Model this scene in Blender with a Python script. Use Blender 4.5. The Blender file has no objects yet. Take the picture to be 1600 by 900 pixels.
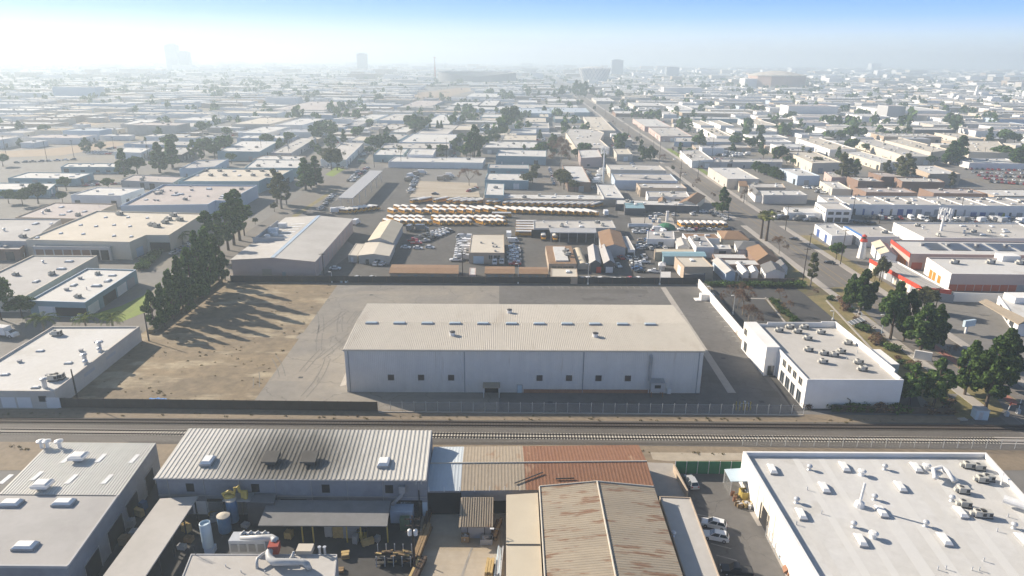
import bpy, math, random
import numpy as np
from mathutils import Vector, Matrix

random.seed(11)
RNG = np.random.default_rng(5)
C = bpy.data.collections.new('scene_objects')
bpy.context.scene.collection.children.link(C)
pi = math.pi

# ------------------------------------------------------------------ camera
CAM_H = 85.0
FPX = 1066.0
PITCH = math.atan(360.5 / FPX)
YAW = math.radians(0.51)
ROLL = 0.0085
Fv = Vector((math.sin(YAW) * math.cos(PITCH), math.cos(YAW) * math.cos(PITCH), -math.sin(PITCH)))
r0 = Vector((math.cos(YAW), -math.sin(YAW), 0))
u0 = r0.cross(Fv)
Rv = r0 * math.cos(ROLL) + u0 * math.sin(ROLL)
Uv = u0 * math.cos(ROLL) - r0 * math.sin(ROLL)
cam_d = bpy.data.cameras.new('camera')
cam = bpy.data.objects.new('camera', cam_d)
C.objects.link(cam)
cam_d.sensor_width = 36.0
cam_d.lens = 36.0 * FPX / 1600.0
cam_d.clip_start = 1.0
cam_d.clip_end = 40000.0
cam.matrix_world = Matrix(((Rv.x, Uv.x, -Fv.x, 0), (Rv.y, Uv.y, -Fv.y, 0), (Rv.z, Uv.z, -Fv.z, CAM_H), (0, 0, 0, 1)))
bpy.context.scene.camera = cam


def G(px, py, z=0.0):
 """point of the plane at height z seen at a place in the 1600 x 900 photograph"""
 d = Fv * FPX + Rv * (px - 800) - Uv * (py - 450)
 t = (z - CAM_H) / d.z
 return (d.x * t, d.y * t)


def P(x, y, z):
 v = Vector((x, y, z - CAM_H))
 w = v.dot(Fv)
 return (800 + FPX * v.dot(Rv) / w, 450 - FPX * v.dot(Uv) / w)


def height_to(bx, by, ty):
 x, y = G(bx, by)
 lo, hi = 0.0, 160.0
 for _ in range(40):
  m = (lo + hi) / 2
  if P(x, y, m)[1] > ty:
   lo = m
  else:
   hi = m
 return lo


# ------------------------------------------------------------------ materials
MATS = {}


def mk(name, col, rough=0.85, var=0.12, scale=0.6, col2=None, scale2=0.04, amount2=0.5, sharp2=0.12, spec=0.3, bump=0.0, metal=0.0, stripe=None, col3=None, scale3=0.2, thr3=0.62, crack=None):
 m = bpy.data.materials.new(name)
 m.use_nodes = True
 nt = m.node_tree
 nt.nodes.clear()
 N = nt.nodes.new
 L = nt.links.new
 out = N('ShaderNodeOutputMaterial')
 b = N('ShaderNodeBsdfPrincipled')
 L(b.outputs[0], out.inputs[0])
 b.inputs['Roughness'].default_value = rough
 b.inputs['Specular IOR Level'].default_value = spec
 b.inputs['Metallic'].default_value = metal
 geo = N('ShaderNodeNewGeometry')
 pos = geo.outputs['Position']
 n1 = N('ShaderNodeTexNoise')
 n1.inputs['Scale'].default_value = scale
 n1.inputs['Detail'].default_value = 5
 n1.inputs['Roughness'].default_value = 0.65
 L(pos, n1.inputs['Vector'])
 mr = N('ShaderNodeMapRange')
 mr.inputs[1].default_value = 0.25
 mr.inputs[2].default_value = 0.75
 mr.inputs[3].default_value = 1 - var
 mr.inputs[4].default_value = 1 + var
 L(n1.outputs[0], mr.inputs[0])
 cur = None

 def rgb(c):
  n = N('ShaderNodeRGB')
  n.outputs[0].default_value = (*c, 1)
  return n.outputs[0]
 cur = rgb(col)

 def mixc(a, bb, fac):
  x = N('ShaderNodeMix')
  x.data_type = 'RGBA'
  L(fac, x.inputs[0])
  L(a, x.inputs[6])
  L(bb, x.inputs[7])
  return x.outputs[2]

 def patch(cc, sc, centre, width, amt, stretch=None):
  n = N('ShaderNodeTexNoise')
  n.inputs['Scale'].default_value = sc
  n.inputs['Detail'].default_value = 6
  n.inputs['Roughness'].default_value = 0.6
  if stretch:
   vm = N('ShaderNodeVectorMath')
   vm.operation = 'MULTIPLY'
   vm.inputs[1].default_value = stretch
   L(pos, vm.inputs[0])
   L(vm.outputs[0], n.inputs['Vector'])
  else:
   L(pos, n.inputs['Vector'])
  r = N('ShaderNodeMapRange')
  r.inputs[1].default_value = centre - width
  r.inputs[2].default_value = centre + width
  r.inputs[3].default_value = 0
  r.inputs[4].default_value = amt
  L(n.outputs[0], r.inputs[0])
  return mixc(cur, rgb(cc), r.outputs[0])
 if col2:
  cur = patch(col2, scale2, 0.5, sharp2, amount2, stripe)
 if col3:
  cur = patch(col3, scale3, thr3, 0.04, 0.8, stripe)
 if crack:
  wn = N('ShaderNodeTexNoise')
  wn.inputs['Scale'].default_value = 0.25
  wn.inputs['Detail'].default_value = 4
  L(pos, wn.inputs['Vector'])
  wa = N('ShaderNodeVectorMath')
  wa.operation = 'MULTIPLY_ADD'
  wa.inputs[1].default_value = (7, 7, 0)
  L(wn.outputs['Color'], wa.inputs[0])
  L(pos, wa.inputs[2])
  vo = N('ShaderNodeTexVoronoi')
  vo.feature = 'DISTANCE_TO_EDGE'
  vo.inputs['Scale'].default_value = crack[0]
  L(wa.outputs[0], vo.inputs['Vector'])
  cm = N('ShaderNodeMapRange')
  cm.inputs[1].default_value = 0.0
  cm.inputs[2].default_value = crack[1]
  cm.inputs[3].default_value = crack[2]
  cm.inputs[4].default_value = 0.0
  L(vo.outputs['Distance'], cm.inputs[0])
  cur = mixc(cur, rgb((0.05, 0.047, 0.043)), cm.outputs[0])
 mul = N('ShaderNodeVectorMath')
 mul.operation = 'SCALE'
 L(cur, mul.inputs[0])
 L(mr.outputs[0], mul.inputs['Scale'])
 L(mul.outputs[0], b.inputs['Base Color'])
 if bump:
  bp = N('ShaderNodeBump')
  bp.inputs['Strength'].default_value = bump
  bp.inputs['Distance'].default_value = 0.05
  n2 = N('ShaderNodeTexNoise')
  n2.inputs['Scale'].default_value = scale * 6
  L(pos, n2.inputs['Vector'])
  L(n2.outputs[0], bp.inputs['Height'])
  L(bp.outputs[0], b.inputs['Normal'])
 MATS[name] = m
 return m


def leafmat(name, col, col2, rnd=0.25, transl=0.2):
 m = bpy.data.materials.new(name)
 m.use_nodes = True
 nt = m.node_tree
 nt.nodes.clear()
 N = nt.nodes.new
 L = nt.links.new
 out = N('ShaderNodeOutputMaterial')
 geo = N('ShaderNodeNewGeometry')
 n1 = N('ShaderNodeTexNoise')
 n1.inputs['Scale'].default_value = 0.9
 n1.inputs['Detail'].default_value = 3
 L(geo.outputs['Position'], n1.inputs['Vector'])
 mr = N('ShaderNodeMapRange')
 mr.inputs[1].default_value = 0.35
 mr.inputs[2].default_value = 0.65
 L(n1.outputs[0], mr.inputs[0])
 mix = N('ShaderNodeMix')
 mix.data_type = 'RGBA'
 L(mr.outputs[0], mix.inputs[0])
 mix.inputs[6].default_value = (*col, 1)
 mix.inputs[7].default_value = (*col2, 1)
 oi = N('ShaderNodeObjectInfo')
 m2 = N('ShaderNodeMapRange')
 m2.inputs[3].default_value = 1 - rnd
 m2.inputs[4].default_value = 1 + rnd
 L(oi.outputs['Random'], m2.inputs[0])
 ri = N('ShaderNodeMapRange')
 ri.inputs[3].default_value = 0.5
 ri.inputs[4].default_value = 1.6
 L(geo.outputs['Random Per Island'], ri.inputs[0])
 mm = N('ShaderNodeMath')
 mm.operation = 'MULTIPLY'
 L(m2.outputs[0], mm.inputs[0])
 L(ri.outputs[0], mm.inputs[1])
 mul = N('ShaderNodeVectorMath')
 mul.operation = 'SCALE'
 L(mix.outputs[2], mul.inputs[0])
 L(mm.outputs[0], mul.inputs['Scale'])
 d = N('ShaderNodeBsdfDiffuse')
 t = N('ShaderNodeBsdfTranslucent')
 L(mul.outputs[0], d.inputs[0])
 L(mul.outputs[0], t.inputs[0])
 ms = N('ShaderNodeMixShader')
 ms.inputs[0].default_value = transl
 L(d.outputs[0], ms.inputs[1])
 L(t.outputs[0], ms.inputs[2])
 L(ms.outputs[0], out.inputs[0])
 MATS[name] = m


# roofs
mk('roof_white', (0.57, 0.565, 0.55), col3=(0.475, 0.46, 0.43), scale3=0.11, thr3=0.62, var=0.07, scale=0.8, col2=(0.49, 0.475, 0.44), scale2=0.06, amount2=0.5)
mk('roof_seam', (0.585, 0.58, 0.56), var=0.03)
mk('roof_seam_dirty', (0.555, 0.545, 0.52), var=0.05, col2=(0.50, 0.49, 0.465), scale2=0.2)
mk('roof_cream', (0.56, 0.51, 0.43), var=0.05, col2=(0.45, 0.41, 0.34), scale2=0.05, amount2=0.5)
mk('roof_grey', (0.42, 0.41, 0.40), var=0.06, col2=(0.31, 0.30, 0.29), scale2=0.05, amount2=0.6)
mk('roof_pinkgrey', (0.45, 0.40, 0.38), var=0.07, col2=(0.34, 0.31, 0.29), scale2=0.06, amount2=0.6)
mk('roof_mid', (0.50, 0.48, 0.45), var=0.06, col2=(0.36, 0.34, 0.31), scale2=0.05, amount2=0.6)
mk('roof_dark', (0.22, 0.22, 0.22), var=0.1, col2=(0.15, 0.15, 0.15), scale2=0.07)
mk('roof_blue', (0.42, 0.48, 0.55), var=0.05, col2=(0.36, 0.40, 0.45))
mk('roof_teal', (0.22, 0.36, 0.42), var=0.06, col2=(0.17, 0.28, 0.32))
mk('roof_brown', (0.27, 0.17, 0.10), var=0.15, scale=1.5, col2=(0.21, 0.13, 0.08), scale2=0.3)
mk('roof_tanmetal', (0.55, 0.49, 0.38), var=0.06, col2=(0.47, 0.41, 0.31), scale2=0.15)
mk('roof_tanrust', (0.30, 0.258, 0.198), var=0.06, col2=(0.38, 0.32, 0.24), scale2=0.12, amount2=0.6, stripe=(0.45, 2.2, 1.0), col3=(0.20, 0.105, 0.06), scale3=0.36, thr3=0.585)
mk('roof_rust', (0.23, 0.118, 0.07), var=0.12, scale=0.8, col2=(0.22, 0.105, 0.062), scale2=0.15, amount2=0.5, sharp2=0.25, stripe=(1.2, 0.5, 1.0), col3=(0.36, 0.24, 0.16), scale3=0.25, thr3=0.66)
mk('roof_tanflat', (0.34, 0.285, 0.215), var=0.1, scale=0.8, col2=(0.29, 0.24, 0.18), scale2=0.15, amount2=0.5, sharp2=0.25, stripe=(1.2, 0.5, 1.0), col3=(0.27, 0.165, 0.10), scale3=0.2, thr3=0.63)
mk('roof_paleblue', (0.50, 0.55, 0.58), var=0.05)
mk('roof_corr', (0.60, 0.585, 0.54), var=0.06, rough=0.55, col2=(0.5, 0.485, 0.44), scale2=0.1, stripe=(2.0, 0.3, 1.0))
mk('roof_ware', (0.50, 0.46, 0.395), col3=(0.42, 0.375, 0.31), scale3=0.16, thr3=0.62, var=0.06, rough=0.6, col2=(0.42, 0.39, 0.335), scale2=0.08, stripe=(1.0, 0.25, 1))
mk('roof_shingle', (0.16, 0.16, 0.16), var=0.15, scale=2)
mk('roof_greymetal', (0.40, 0.40, 0.40), var=0.05, rough=0.5)
# walls
mk('wall_white', (0.78, 0.77, 0.75), var=0.03, col2=(0.66, 0.64, 0.6), scale2=0.12, amount2=0.4)
mk('wall_cream', (0.62, 0.56, 0.46), var=0.05)
mk('wall_grey', (0.42, 0.42, 0.42), var=0.06)
mk('wall_pink', (0.50, 0.39, 0.35), var=0.05)
mk('wall_tan', (0.42, 0.34, 0.26), var=0.06)
mk('wall_brown', (0.24, 0.16, 0.12), var=0.08)
mk('wall_blue', (0.45, 0.53, 0.62), var=0.05)
mk('wall_teal', (0.25, 0.36, 0.40), var=0.05)
mk('wall_ware', (0.66, 0.645, 0.61), col3=(0.47, 0.42, 0.36), scale3=0.5, thr3=0.66, var=0.04, rough=0.55, col2=(0.52, 0.51, 0.49), scale2=0.45, amount2=0.6, sharp2=0.2, stripe=(1, 1, 0.08))
mk('wall_corr', (0.27, 0.285, 0.31), var=0.1, rough=0.6, col2=(0.18, 0.19, 0.205), scale2=0.2, amount2=0.6)
mk('wall_dark', (0.10, 0.10, 0.105), var=0.1)
mk('wall_sand', (0.50, 0.46, 0.40), var=0.06, col2=(0.58, 0.55, 0.5), scale2=0.2)
# ground
mk('ground_city', (0.20, 0.19, 0.175), var=0.12, scale=0.3, col2=(0.15, 0.145, 0.14), scale2=0.015, amount2=0.8, col3=(0.22, 0.19, 0.14), scale3=0.011, thr3=0.58)
mk('asphalt', (0.125, 0.118, 0.11), var=0.14, crack=(0.09, 0.012, 0.45), scale=0.5, col2=(0.155, 0.148, 0.14), scale2=0.05, amount2=0.8, bump=0.1)
mk('asphalt_pale', (0.27, 0.243, 0.205), var=0.11, crack=(0.06, 0.012, 0.4), scale=0.4, col2=(0.20, 0.188, 0.172), scale2=0.045, amount2=0.9, col3=(0.27, 0.25, 0.22), scale3=0.07, thr3=0.62, bump=0.1)
mk('asphalt_yard', (0.088, 0.084, 0.079), var=0.15, scale=0.4, col2=(0.115, 0.109, 0.1), scale2=0.05, amount2=0.8, crack=(0.07, 0.012, 0.4))
mk('asphalt_dark', (0.062, 0.061, 0.06), var=0.15, scale=0.5, col2=(0.085, 0.081, 0.076), scale2=0.06, amount2=0.8, bump=0.1)
mk('asphalt_patch', (0.255, 0.23, 0.197), var=0.13, scale=0.5, col2=(0.28, 0.25, 0.21), scale2=0.1)
mk('asphalt_patch_dark', (0.11, 0.105, 0.098), var=0.13, scale=0.5, col2=(0.135, 0.126, 0.117), scale2=0.1)
mk('asphalt_mark', (0.185, 0.17, 0.152), var=0.3, scale=1.5, col2=(0.17, 0.16, 0.145), scale2=0.35, amount2=0.9)
mk('road', (0.185, 0.168, 0.148), var=0.08, scale=0.4, col2=(0.15, 0.138, 0.125), scale2=0.05, amount2=0.8)
mk('concrete', (0.40, 0.37, 0.33), var=0.1, scale=0.5, col2=(0.33, 0.30, 0.27), scale2=0.1)
mk('dirt_lot', (0.25, 0.19, 0.115), var=0.34, scale=0.3, col2=(0.18, 0.142, 0.095), scale2=0.04, amount2=0.9, sharp2=0.12, col3=(0.36, 0.30, 0.205), scale3=0.075, thr3=0.57, stripe=(0.45, 1.5, 1), bump=0.3)
mk('dirt_strip', (0.25, 0.20, 0.14), var=0.2, scale=0.7, col2=(0.20, 0.16, 0.115), scale2=0.1, amount2=0.7, stripe=(0.25, 1.5, 1), bump=0.4)
mk('dirt_pale', (0.42, 0.37, 0.30), var=0.12, scale=0.5, col2=(0.34, 0.28, 0.20), scale2=0.1, amount2=0.8, stripe=(0.3, 1.5, 1))
mk('dirt_field', (0.30, 0.23, 0.16), var=0.1, scale=0.05, col2=(0.30, 0.22, 0.14), scale2=0.01)
mk('ballast', (0.145, 0.133, 0.118), var=0.3, scale=2.0, col2=(0.11, 0.1, 0.088), scale2=0.15, amount2=0.8, stripe=(0.3, 1.5, 1), bump=0.8)
mk('ballast_dark', (0.075, 0.066, 0.056), var=0.25, scale=2.5, col2=(0.105, 0.094, 0.08), scale2=0.2, amount2=0.8, stripe=(0.3, 1.5, 1), bump=0.8)
mk('grass', (0.19, 0.26, 0.045), var=0.25, scale=0.8, col2=(0.16, 0.17, 0.045), scale2=0.1)
mk('grass_dry', (0.25, 0.20, 0.10), var=0.25, scale=0.8, col2=(0.15, 0.14, 0.05), scale2=0.12, amount2=0.8)
mk('mulch', (0.13, 0.10, 0.06), var=0.3, scale=0.8, col2=(0.10, 0.12, 0.04), scale2=0.25)
mk('paint', (0.62, 0.60, 0.56), var=0.15, scale=1.5, col2=(0.35, 0.33, 0.30), scale2=0.5, amount2=0.6)
mk('paint_faded', (0.33, 0.31, 0.28), var=0.1, scale=1.5, col2=(0.22, 0.21, 0.19), scale2=0.5, amount2=0.7)
mk('paint_yellow', (0.42, 0.30, 0.09), var=0.15, scale=1.0)
mk('brick_pave', (0.36, 0.15, 0.11), var=0.15, scale=1.0)
# things
mk('white_metal', (0.74, 0.74, 0.73), rough=0.45, var=0.05, col2=(0.6, 0.6, 0.58), scale2=0.7, amount2=0.5)
mk('galv', (0.52, 0.54, 0.56), rough=0.4, var=0.1, metal=0.3)
mk('grey_metal', (0.33, 0.33, 0.33), rough=0.55, var=0.15)
mk('dark_metal', (0.06, 0.06, 0.06), rough=0.6, var=0.2)
mk('soot_roof', (0.10, 0.095, 0.085), var=0.2)
mk('skylight', (0.78, 0.78, 0.76), rough=0.3, var=0.04)
mk('skyblue_glass', (0.45, 0.52, 0.55), rough=0.2, var=0.05, spec=0.6)
mk('glass', (0.03, 0.04, 0.05), rough=0.08, var=0.05, spec=0.8)
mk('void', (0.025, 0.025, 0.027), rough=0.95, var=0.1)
mk('window_brown', (0.07, 0.055, 0.05), rough=0.6, var=0.1)
mk('door_white', (0.70, 0.70, 0.69), rough=0.5, var=0.05)
mk('door_grey', (0.30, 0.31, 0.33), rough=0.5, var=0.05)
mk('door_blue', (0.06, 0.11, 0.30), rough=0.5, var=0.05)
mk('door_orange', (0.62, 0.22, 0.03), rough=0.5, var=0.05)
mk('door_red', (0.42, 0.10, 0.05), rough=0.5, var=0.05)
mk('duct_metal', (0.5, 0.5, 0.485), rough=0.45, var=0.1, col2=(0.4, 0.4, 0.39), scale2=0.8)
mk('red_machine', (0.33, 0.065, 0.045), rough=0.6, var=0.15)
mk('red_paint', (0.56, 0.065, 0.035), rough=0.5, var=0.05)
mk('blue_paint', (0.10, 0.27, 0.62), rough=0.5, var=0.05)
mk('rust_base', (0.30, 0.16, 0.10), var=0.2, scale=1.0)
mk('wood', (0.26, 0.18, 0.10), var=0.25, scale=2)
mk('wood_dark', (0.085, 0.06, 0.045), var=0.2, scale=2)
mk('wood_yellow', (0.45, 0.33, 0.15), var=0.2, scale=2)
mk('sleeper_conc', (0.62, 0.57, 0.48), var=0.15, scale=2)
mk('sleeper_wood', (0.065, 0.05, 0.042), var=0.25, scale=2)
mk('rail_steel', (0.05, 0.034, 0.028), rough=0.5, var=0.1, metal=0.2)
mk('screen_black', (0.032, 0.033, 0.036), rough=0.9, var=0.15)
mk('screen_brown', (0.085, 0.07, 0.055), rough=0.9, var=0.15)
mk('screen_green', (0.035, 0.16, 0.085), rough=0.8, var=0.15)
mk('bus_yellow', (0.66, 0.31, 0.012), rough=0.45, var=0.03)
mk('bus_roof', (0.72, 0.71, 0.68), rough=0.5, var=0.04)
mk('tyre', (0.02, 0.02, 0.02), rough=0.9, var=0.1)
mk('rim', (0.4, 0.4, 0.4), rough=0.4, var=0.05)
mk('lamp_red', (0.35, 0.02, 0.02), rough=0.3, var=0.02)
mk('lamp_white', (0.7, 0.7, 0.68), rough=0.2, var=0.02)
mk('leaf_paint', (0.10, 0.16, 0.09), rough=0.6, var=0.1)
mk('plastic_blue', (0.06, 0.13, 0.26), rough=0.6, var=0.15)
mk('machine_yellow', (0.50, 0.38, 0.10), rough=0.6, var=0.2)
mk('tank_blue', (0.10, 0.19, 0.32), rough=0.5, var=0.15)
mk('pale_blue_metal', (0.50, 0.60, 0.66), rough=0.5, var=0.08)
mk('bark', (0.10, 0.075, 0.055), var=0.2, scale=3)
mk('bark_pale', (0.24, 0.20, 0.16), var=0.2, scale=3)
mk('pole_wood', (0.055, 0.042, 0.035), var=0.2, scale=3)
mk('solar', (0.09, 0.10, 0.115), rough=0.3, var=0.1, spec=0.7)
mk('tower_glass', (0.30, 0.33, 0.36), rough=0.4, var=0.08)
mk('hall_brown', (0.48, 0.34, 0.27), var=0.05)
for nm, c in {'car_white': (0.78, 0.78, 0.77), 'car_silver': (0.45, 0.46, 0.47), 'car_grey': (0.16, 0.165, 0.17), 'car_black': (0.018, 0.019, 0.022), 'car_red': (0.38, 0.03, 0.025), 'car_blue': (0.05, 0.11, 0.26), 'car_tan': (0.38, 0.32, 0.24), 'car_green': (0.05, 0.14, 0.09)}.items():
 mk(nm, c, rough=0.28, var=0.02, spec=0.6)
leafmat('leaf_dark', (0.045, 0.088, 0.025), (0.115, 0.17, 0.05), transl=0.3)
leafmat('leaf_mid', (0.055, 0.098, 0.028), (0.10, 0.15, 0.045))
leafmat('leaf_olive', (0.085, 0.095, 0.04), (0.13, 0.13, 0.06))
leafmat('leaf_bright', (0.09, 0.13, 0.03), (0.16, 0.18, 0.05))
leafmat('leaf_brown', (0.14, 0.085, 0.055), (0.20, 0.13, 0.085))
leafmat('leaf_weed', (0.22, 0.17, 0.085), (0.14, 0.13, 0.06))
leafmat('leaf_palm', (0.10, 0.125, 0.04), (0.20, 0.20, 0.08))


def netmat(name, col, cover):
 m = bpy.data.materials.new(name)
 m.use_nodes = True
 nt = m.node_tree
 nt.nodes.clear()
 out = nt.nodes.new('ShaderNodeOutputMaterial')
 ms = nt.nodes.new('ShaderNodeMixShader')
 t = nt.nodes.new('ShaderNodeBsdfTransparent')
 d = nt.nodes.new('ShaderNodeBsdfDiffuse')
 d.inputs[0].default_value = (*col, 1)
 ms.inputs[0].default_value = cover
 nt.links.new(t.outputs[0], ms.inputs[1])
 nt.links.new(d.outputs[0], ms.inputs[2])
 nt.links.new(ms.outputs[0], out.inputs[0])
 MATS[name] = m


netmat('chain_mesh', (0.42, 0.43, 0.43), 0.16)


def sootmat():
 """sheet roof with two real soot stains round its exhaust hoods"""
 m = mk('roof_sooted', (0.57, 0.555, 0.51), var=0.06, rough=0.55, col2=(0.43, 0.42, 0.39), scale2=0.1, stripe=(2.0, 0.3, 1.0))
 nt = m.node_tree
 b = [n for n in nt.nodes if n.type == 'BSDF_PRINCIPLED'][0]
 lk = b.inputs['Base Color'].links[0]
 src = lk.from_socket
 geo = [n for n in nt.nodes if n.type == 'NEW_GEOMETRY'][0]
 cur = src
 for (px, py, rad) in ((424, 714, 21), (486, 714, 21)):
  x, y = G(px, py, 9)
  sub = nt.nodes.new('ShaderNodeVectorMath')
  sub.operation = 'SUBTRACT'
  sub.inputs[1].default_value = (x, y, 9)
  nt.links.new(geo.outputs['Position'], sub.inputs[0])
  ns = nt.nodes.new('ShaderNodeTexNoise')
  ns.inputs['Scale'].default_value = 0.6
  ns.inputs['Detail'].default_value = 5
  sv = nt.nodes.new('ShaderNodeVectorMath')
  sv.operation = 'MULTIPLY'
  sv.inputs[1].default_value = (1.8, 0.3, 1)
  nt.links.new(geo.outputs['Position'], sv.inputs[0])
  nt.links.new(sv.outputs[0], ns.inputs['Vector'])
  ln = nt.nodes.new('ShaderNodeVectorMath')
  ln.operation = 'LENGTH'
  nt.links.new(sub.outputs[0], ln.inputs[0])
  ad = nt.nodes.new('ShaderNodeMath')
  ad.operation = 'MULTIPLY_ADD'
  ad.inputs[1].default_value = 8.0
  nt.links.new(ns.outputs[0], ad.inputs[0])
  nt.links.new(ln.outputs['Value'], ad.inputs[2])
  mr = nt.nodes.new('ShaderNodeMapRange')
  mr.interpolation_type = 'SMOOTHSTEP'
  mr.inputs[1].default_value = rad + 1.5
  mr.inputs[2].default_value = 2.5
  mr.inputs[3].default_value = 0
  mr.inputs[4].default_value = 0.95
  nt.links.new(ad.outputs[0], mr.inputs[0])
  mx = nt.nodes.new('ShaderNodeMix')
  mx.data_type = 'RGBA'
  nt.links.new(mr.outputs[0], mx.inputs[0])
  nt.links.new(cur, mx.inputs[6])
  mx.inputs[7].default_value = (0.06, 0.055, 0.045, 1)
  cur = mx.outputs[2]
 nt.links.new(cur, b.inputs['Base Color'])


sootmat()


# ------------------------------------------------------------------ mesh builder
class MB:
 def __init__(s):
  s.v = []
  s.f = []
  s.m = []

 def face(s, pts, m=0):
  i = len(s.v)
  s.v.extend([tuple(p) for p in pts])
  s.f.append(tuple(range(i, i + len(pts))))
  s.m.append(m)

 def prism(s, poly, z0, z1, m=0, mtop=None, bottom=False, z1s=None):
  """poly: ccw list of (x, y)"""
  n = len(poly)
  i = len(s.v)
  s.v.extend([(p[0], p[1], z0) for p in poly])
  s.v.extend([(p[0], p[1], (z1s[k] if z1s else z1)) for k, p in enumerate(poly)])
  for k in range(n):
   s.f.append((i + k, i + (k + 1) % n, i + n + (k + 1) % n, i + n + k))
   s.m.append(m)
  s.f.append(tuple(range(i + n, i + 2 * n)))
  s.m.append(m if mtop is None else mtop)
  if bottom:
   s.f.append(tuple(range(i + n - 1, i - 1, -1)))
   s.m.append(m)

 def box(s, c, size, rz=0.0, m=0, mtop=None, taper=1.0):
  """c: centre of the base; size x, y, z"""
  cs, sn = math.cos(rz), math.sin(rz)
  i = len(s.v)
  for z, t in ((0, 1.0), (size[2], taper)):
   for a, b in ((-1, -1), (1, -1), (1, 1), (-1, 1)):
    x, y = a * size[0] / 2 * t, b * size[1] / 2 * t
    s.v.append((c[0] + x * cs - y * sn, c[1] + x * sn + y * cs, c[2] + z))
  for q, mm in (((0, 3, 2, 1), m), ((4, 5, 6, 7), m if mtop is None else mtop), ((0, 1, 5, 4), m), ((1, 2, 6, 5), m), ((2, 3, 7, 6), m), ((3, 0, 4, 7), m)):
   s.f.append(tuple(i + k for k in q))
   s.m.append(mm)

 def tube(s, pts, radii, n=6, m=0, cap=True):
  pts = [Vector(p) for p in pts]
  if not hasattr(radii, '__len__'):
   radii = [radii] * len(pts)
  base = len(s.v)
  ref = None
  for k, p in enumerate(pts):
   t = (pts[min(k + 1, len(pts) - 1)] - pts[max(k - 1, 0)]).normalized()
   if ref is None:
    ref = Vector((0, 0, 1)) if abs(t.z) < 0.9 else Vector((1, 0, 0))
   a = t.cross(ref).normalized()
   b = t.cross(a)
   for j in range(n):
    ang = 2 * pi * j / n
    q = p + (a * math.cos(ang) + b * math.sin(ang)) * radii[k]
    s.v.append(tuple(q))
  for k in range(len(pts) - 1):
   for j in range(n):
    a0 = base + k * n + j
    a1 = base + k * n + (j + 1) % n
    s.f.append((a0, a0 + n, a1 + n, a1))
    s.m.append(m)
  if cap:
   s.f.append(tuple(base + j for j in range(n)))
   s.m.append(m)
   e = base + (len(pts) - 1) * n
   s.f.append(tuple(e + n - 1 - j for j in range(n)))
   s.m.append(m)

 def lathe(s, c, prof, n=12, m=0):
  """prof: list of (radius, z)"""
  base = len(s.v)
  for r, z in prof:
   for j in range(n):
    a = 2 * pi * j / n
    s.v.append((c[0] + r * math.cos(a), c[1] + r * math.sin(a), c[2] + z))
  for k in range(len(prof) - 1):
   for j in range(n):
    a0 = base + k * n + j
    a1 = base + k * n + (j + 1) % n
    s.f.append((a0, a1, a1 + n, a0 + n))
    s.m.append(m)
  e = base + (len(prof) - 1) * n
  s.f.append(tuple(e + j for j in range(n)))
  s.m.append(m)

 def mesh(s, name, mats, off=(0, 0, 0), smooth=False):
  me = bpy.data.meshes.new(name)
  v = [(a - off[0], b - off[1], c - off[2]) for a, b, c in s.v]
  me.from_pydata(v, [], s.f)
  for mt in (mats if isinstance(mats, (list, tuple)) else [mats]):
   me.materials.append(MATS[mt])
  if any(s.m):
   me.polygons.foreach_set('material_index', s.m)
  if smooth:
   me.polygons.foreach_set('use_smooth', [True] * len(me.polygons))
  me.update()
  return me


def tag(o, label=None, cat=None, group=None, kind=None):
 if label:
  o['label'] = label
 if cat:
  o['category'] = cat
 if group:
  o['group'] = group
 if kind:
  o['kind'] = kind
 return o


PENDING = []     # (object, base label, zone phrase, x in the picture): numbered from the left at the end


def later(o, base, zone, cat, group=None, px=None, how='from the left'):
 tag(o, base, cat, group)
 if px is None:
  px = P(o.location.x, o.location.y, o.location.z)[0]
 PENDING.append((o, base, zone, px, how))
 return o


OFF = {}


def empty(name, loc, rz=0.0):
 o = bpy.data.objects.new(name, None)
 o.empty_display_size = 1
 C.objects.link(o)
 o.location = loc
 o.rotation_euler = (0, 0, rz)
 return o


def build(name, mb, mats, parent=None, loc=None, smooth=False):
 """parent given: the vertices are in world space and are moved into the parent's (unrotated) frame"""
 off = parent.location if parent is not None and loc is None else (loc if loc is not None else (0, 0, 0))
 if parent is not None and parent.name in OFF:
  off = OFF[parent.name]
 me = mb.mesh(name, mats, off, smooth)
 o = bpy.data.objects.new(name, me)
 C.objects.link(o)
 if parent is not None:
  o.parent = parent
  OFF[o.name] = tuple(off)
 elif loc is not None:
  o.location = loc
 return o


def local(name, mb, mats, parent, smooth=False):
 """vertices already in the parent's frame"""
 me = mb.mesh(name, mats, (0, 0, 0), smooth)
 o = bpy.data.objects.new(name, me)
 C.objects.link(o)
 o.parent = parent
 return o


def copy_tree(o, parent=None):
 c = o.copy()
 C.objects.link(c)
 c.parent = parent
 for ch in KIDS.get(o.name, []):
  d = ch.copy()
  C.objects.link(d)
  d.parent = c
 return c


KIDS = {}


def register(o):
 KIDS[o.name] = [x for x in C.objects if x.parent == o]


def struct(name, mb, mats):
 o = build(name, mb, mats)
 o['kind'] = 'structure'
 return o


def ccw(poly):
 a = sum(poly[i][0] * poly[(i + 1) % len(poly)][1] - poly[(i + 1) % len(poly)][0] * poly[i][1] for i in range(len(poly)))
 return list(poly) if a > 0 else list(reversed(poly))


def sheet(name, px_poly, mat, z, world=False):
 mb = MB()
 pts = ccw([p if world else G(*p) for p in px_poly])
 mb.face([(x, y, z) for x, y in pts])
 return struct(name, mb, mat)


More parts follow.
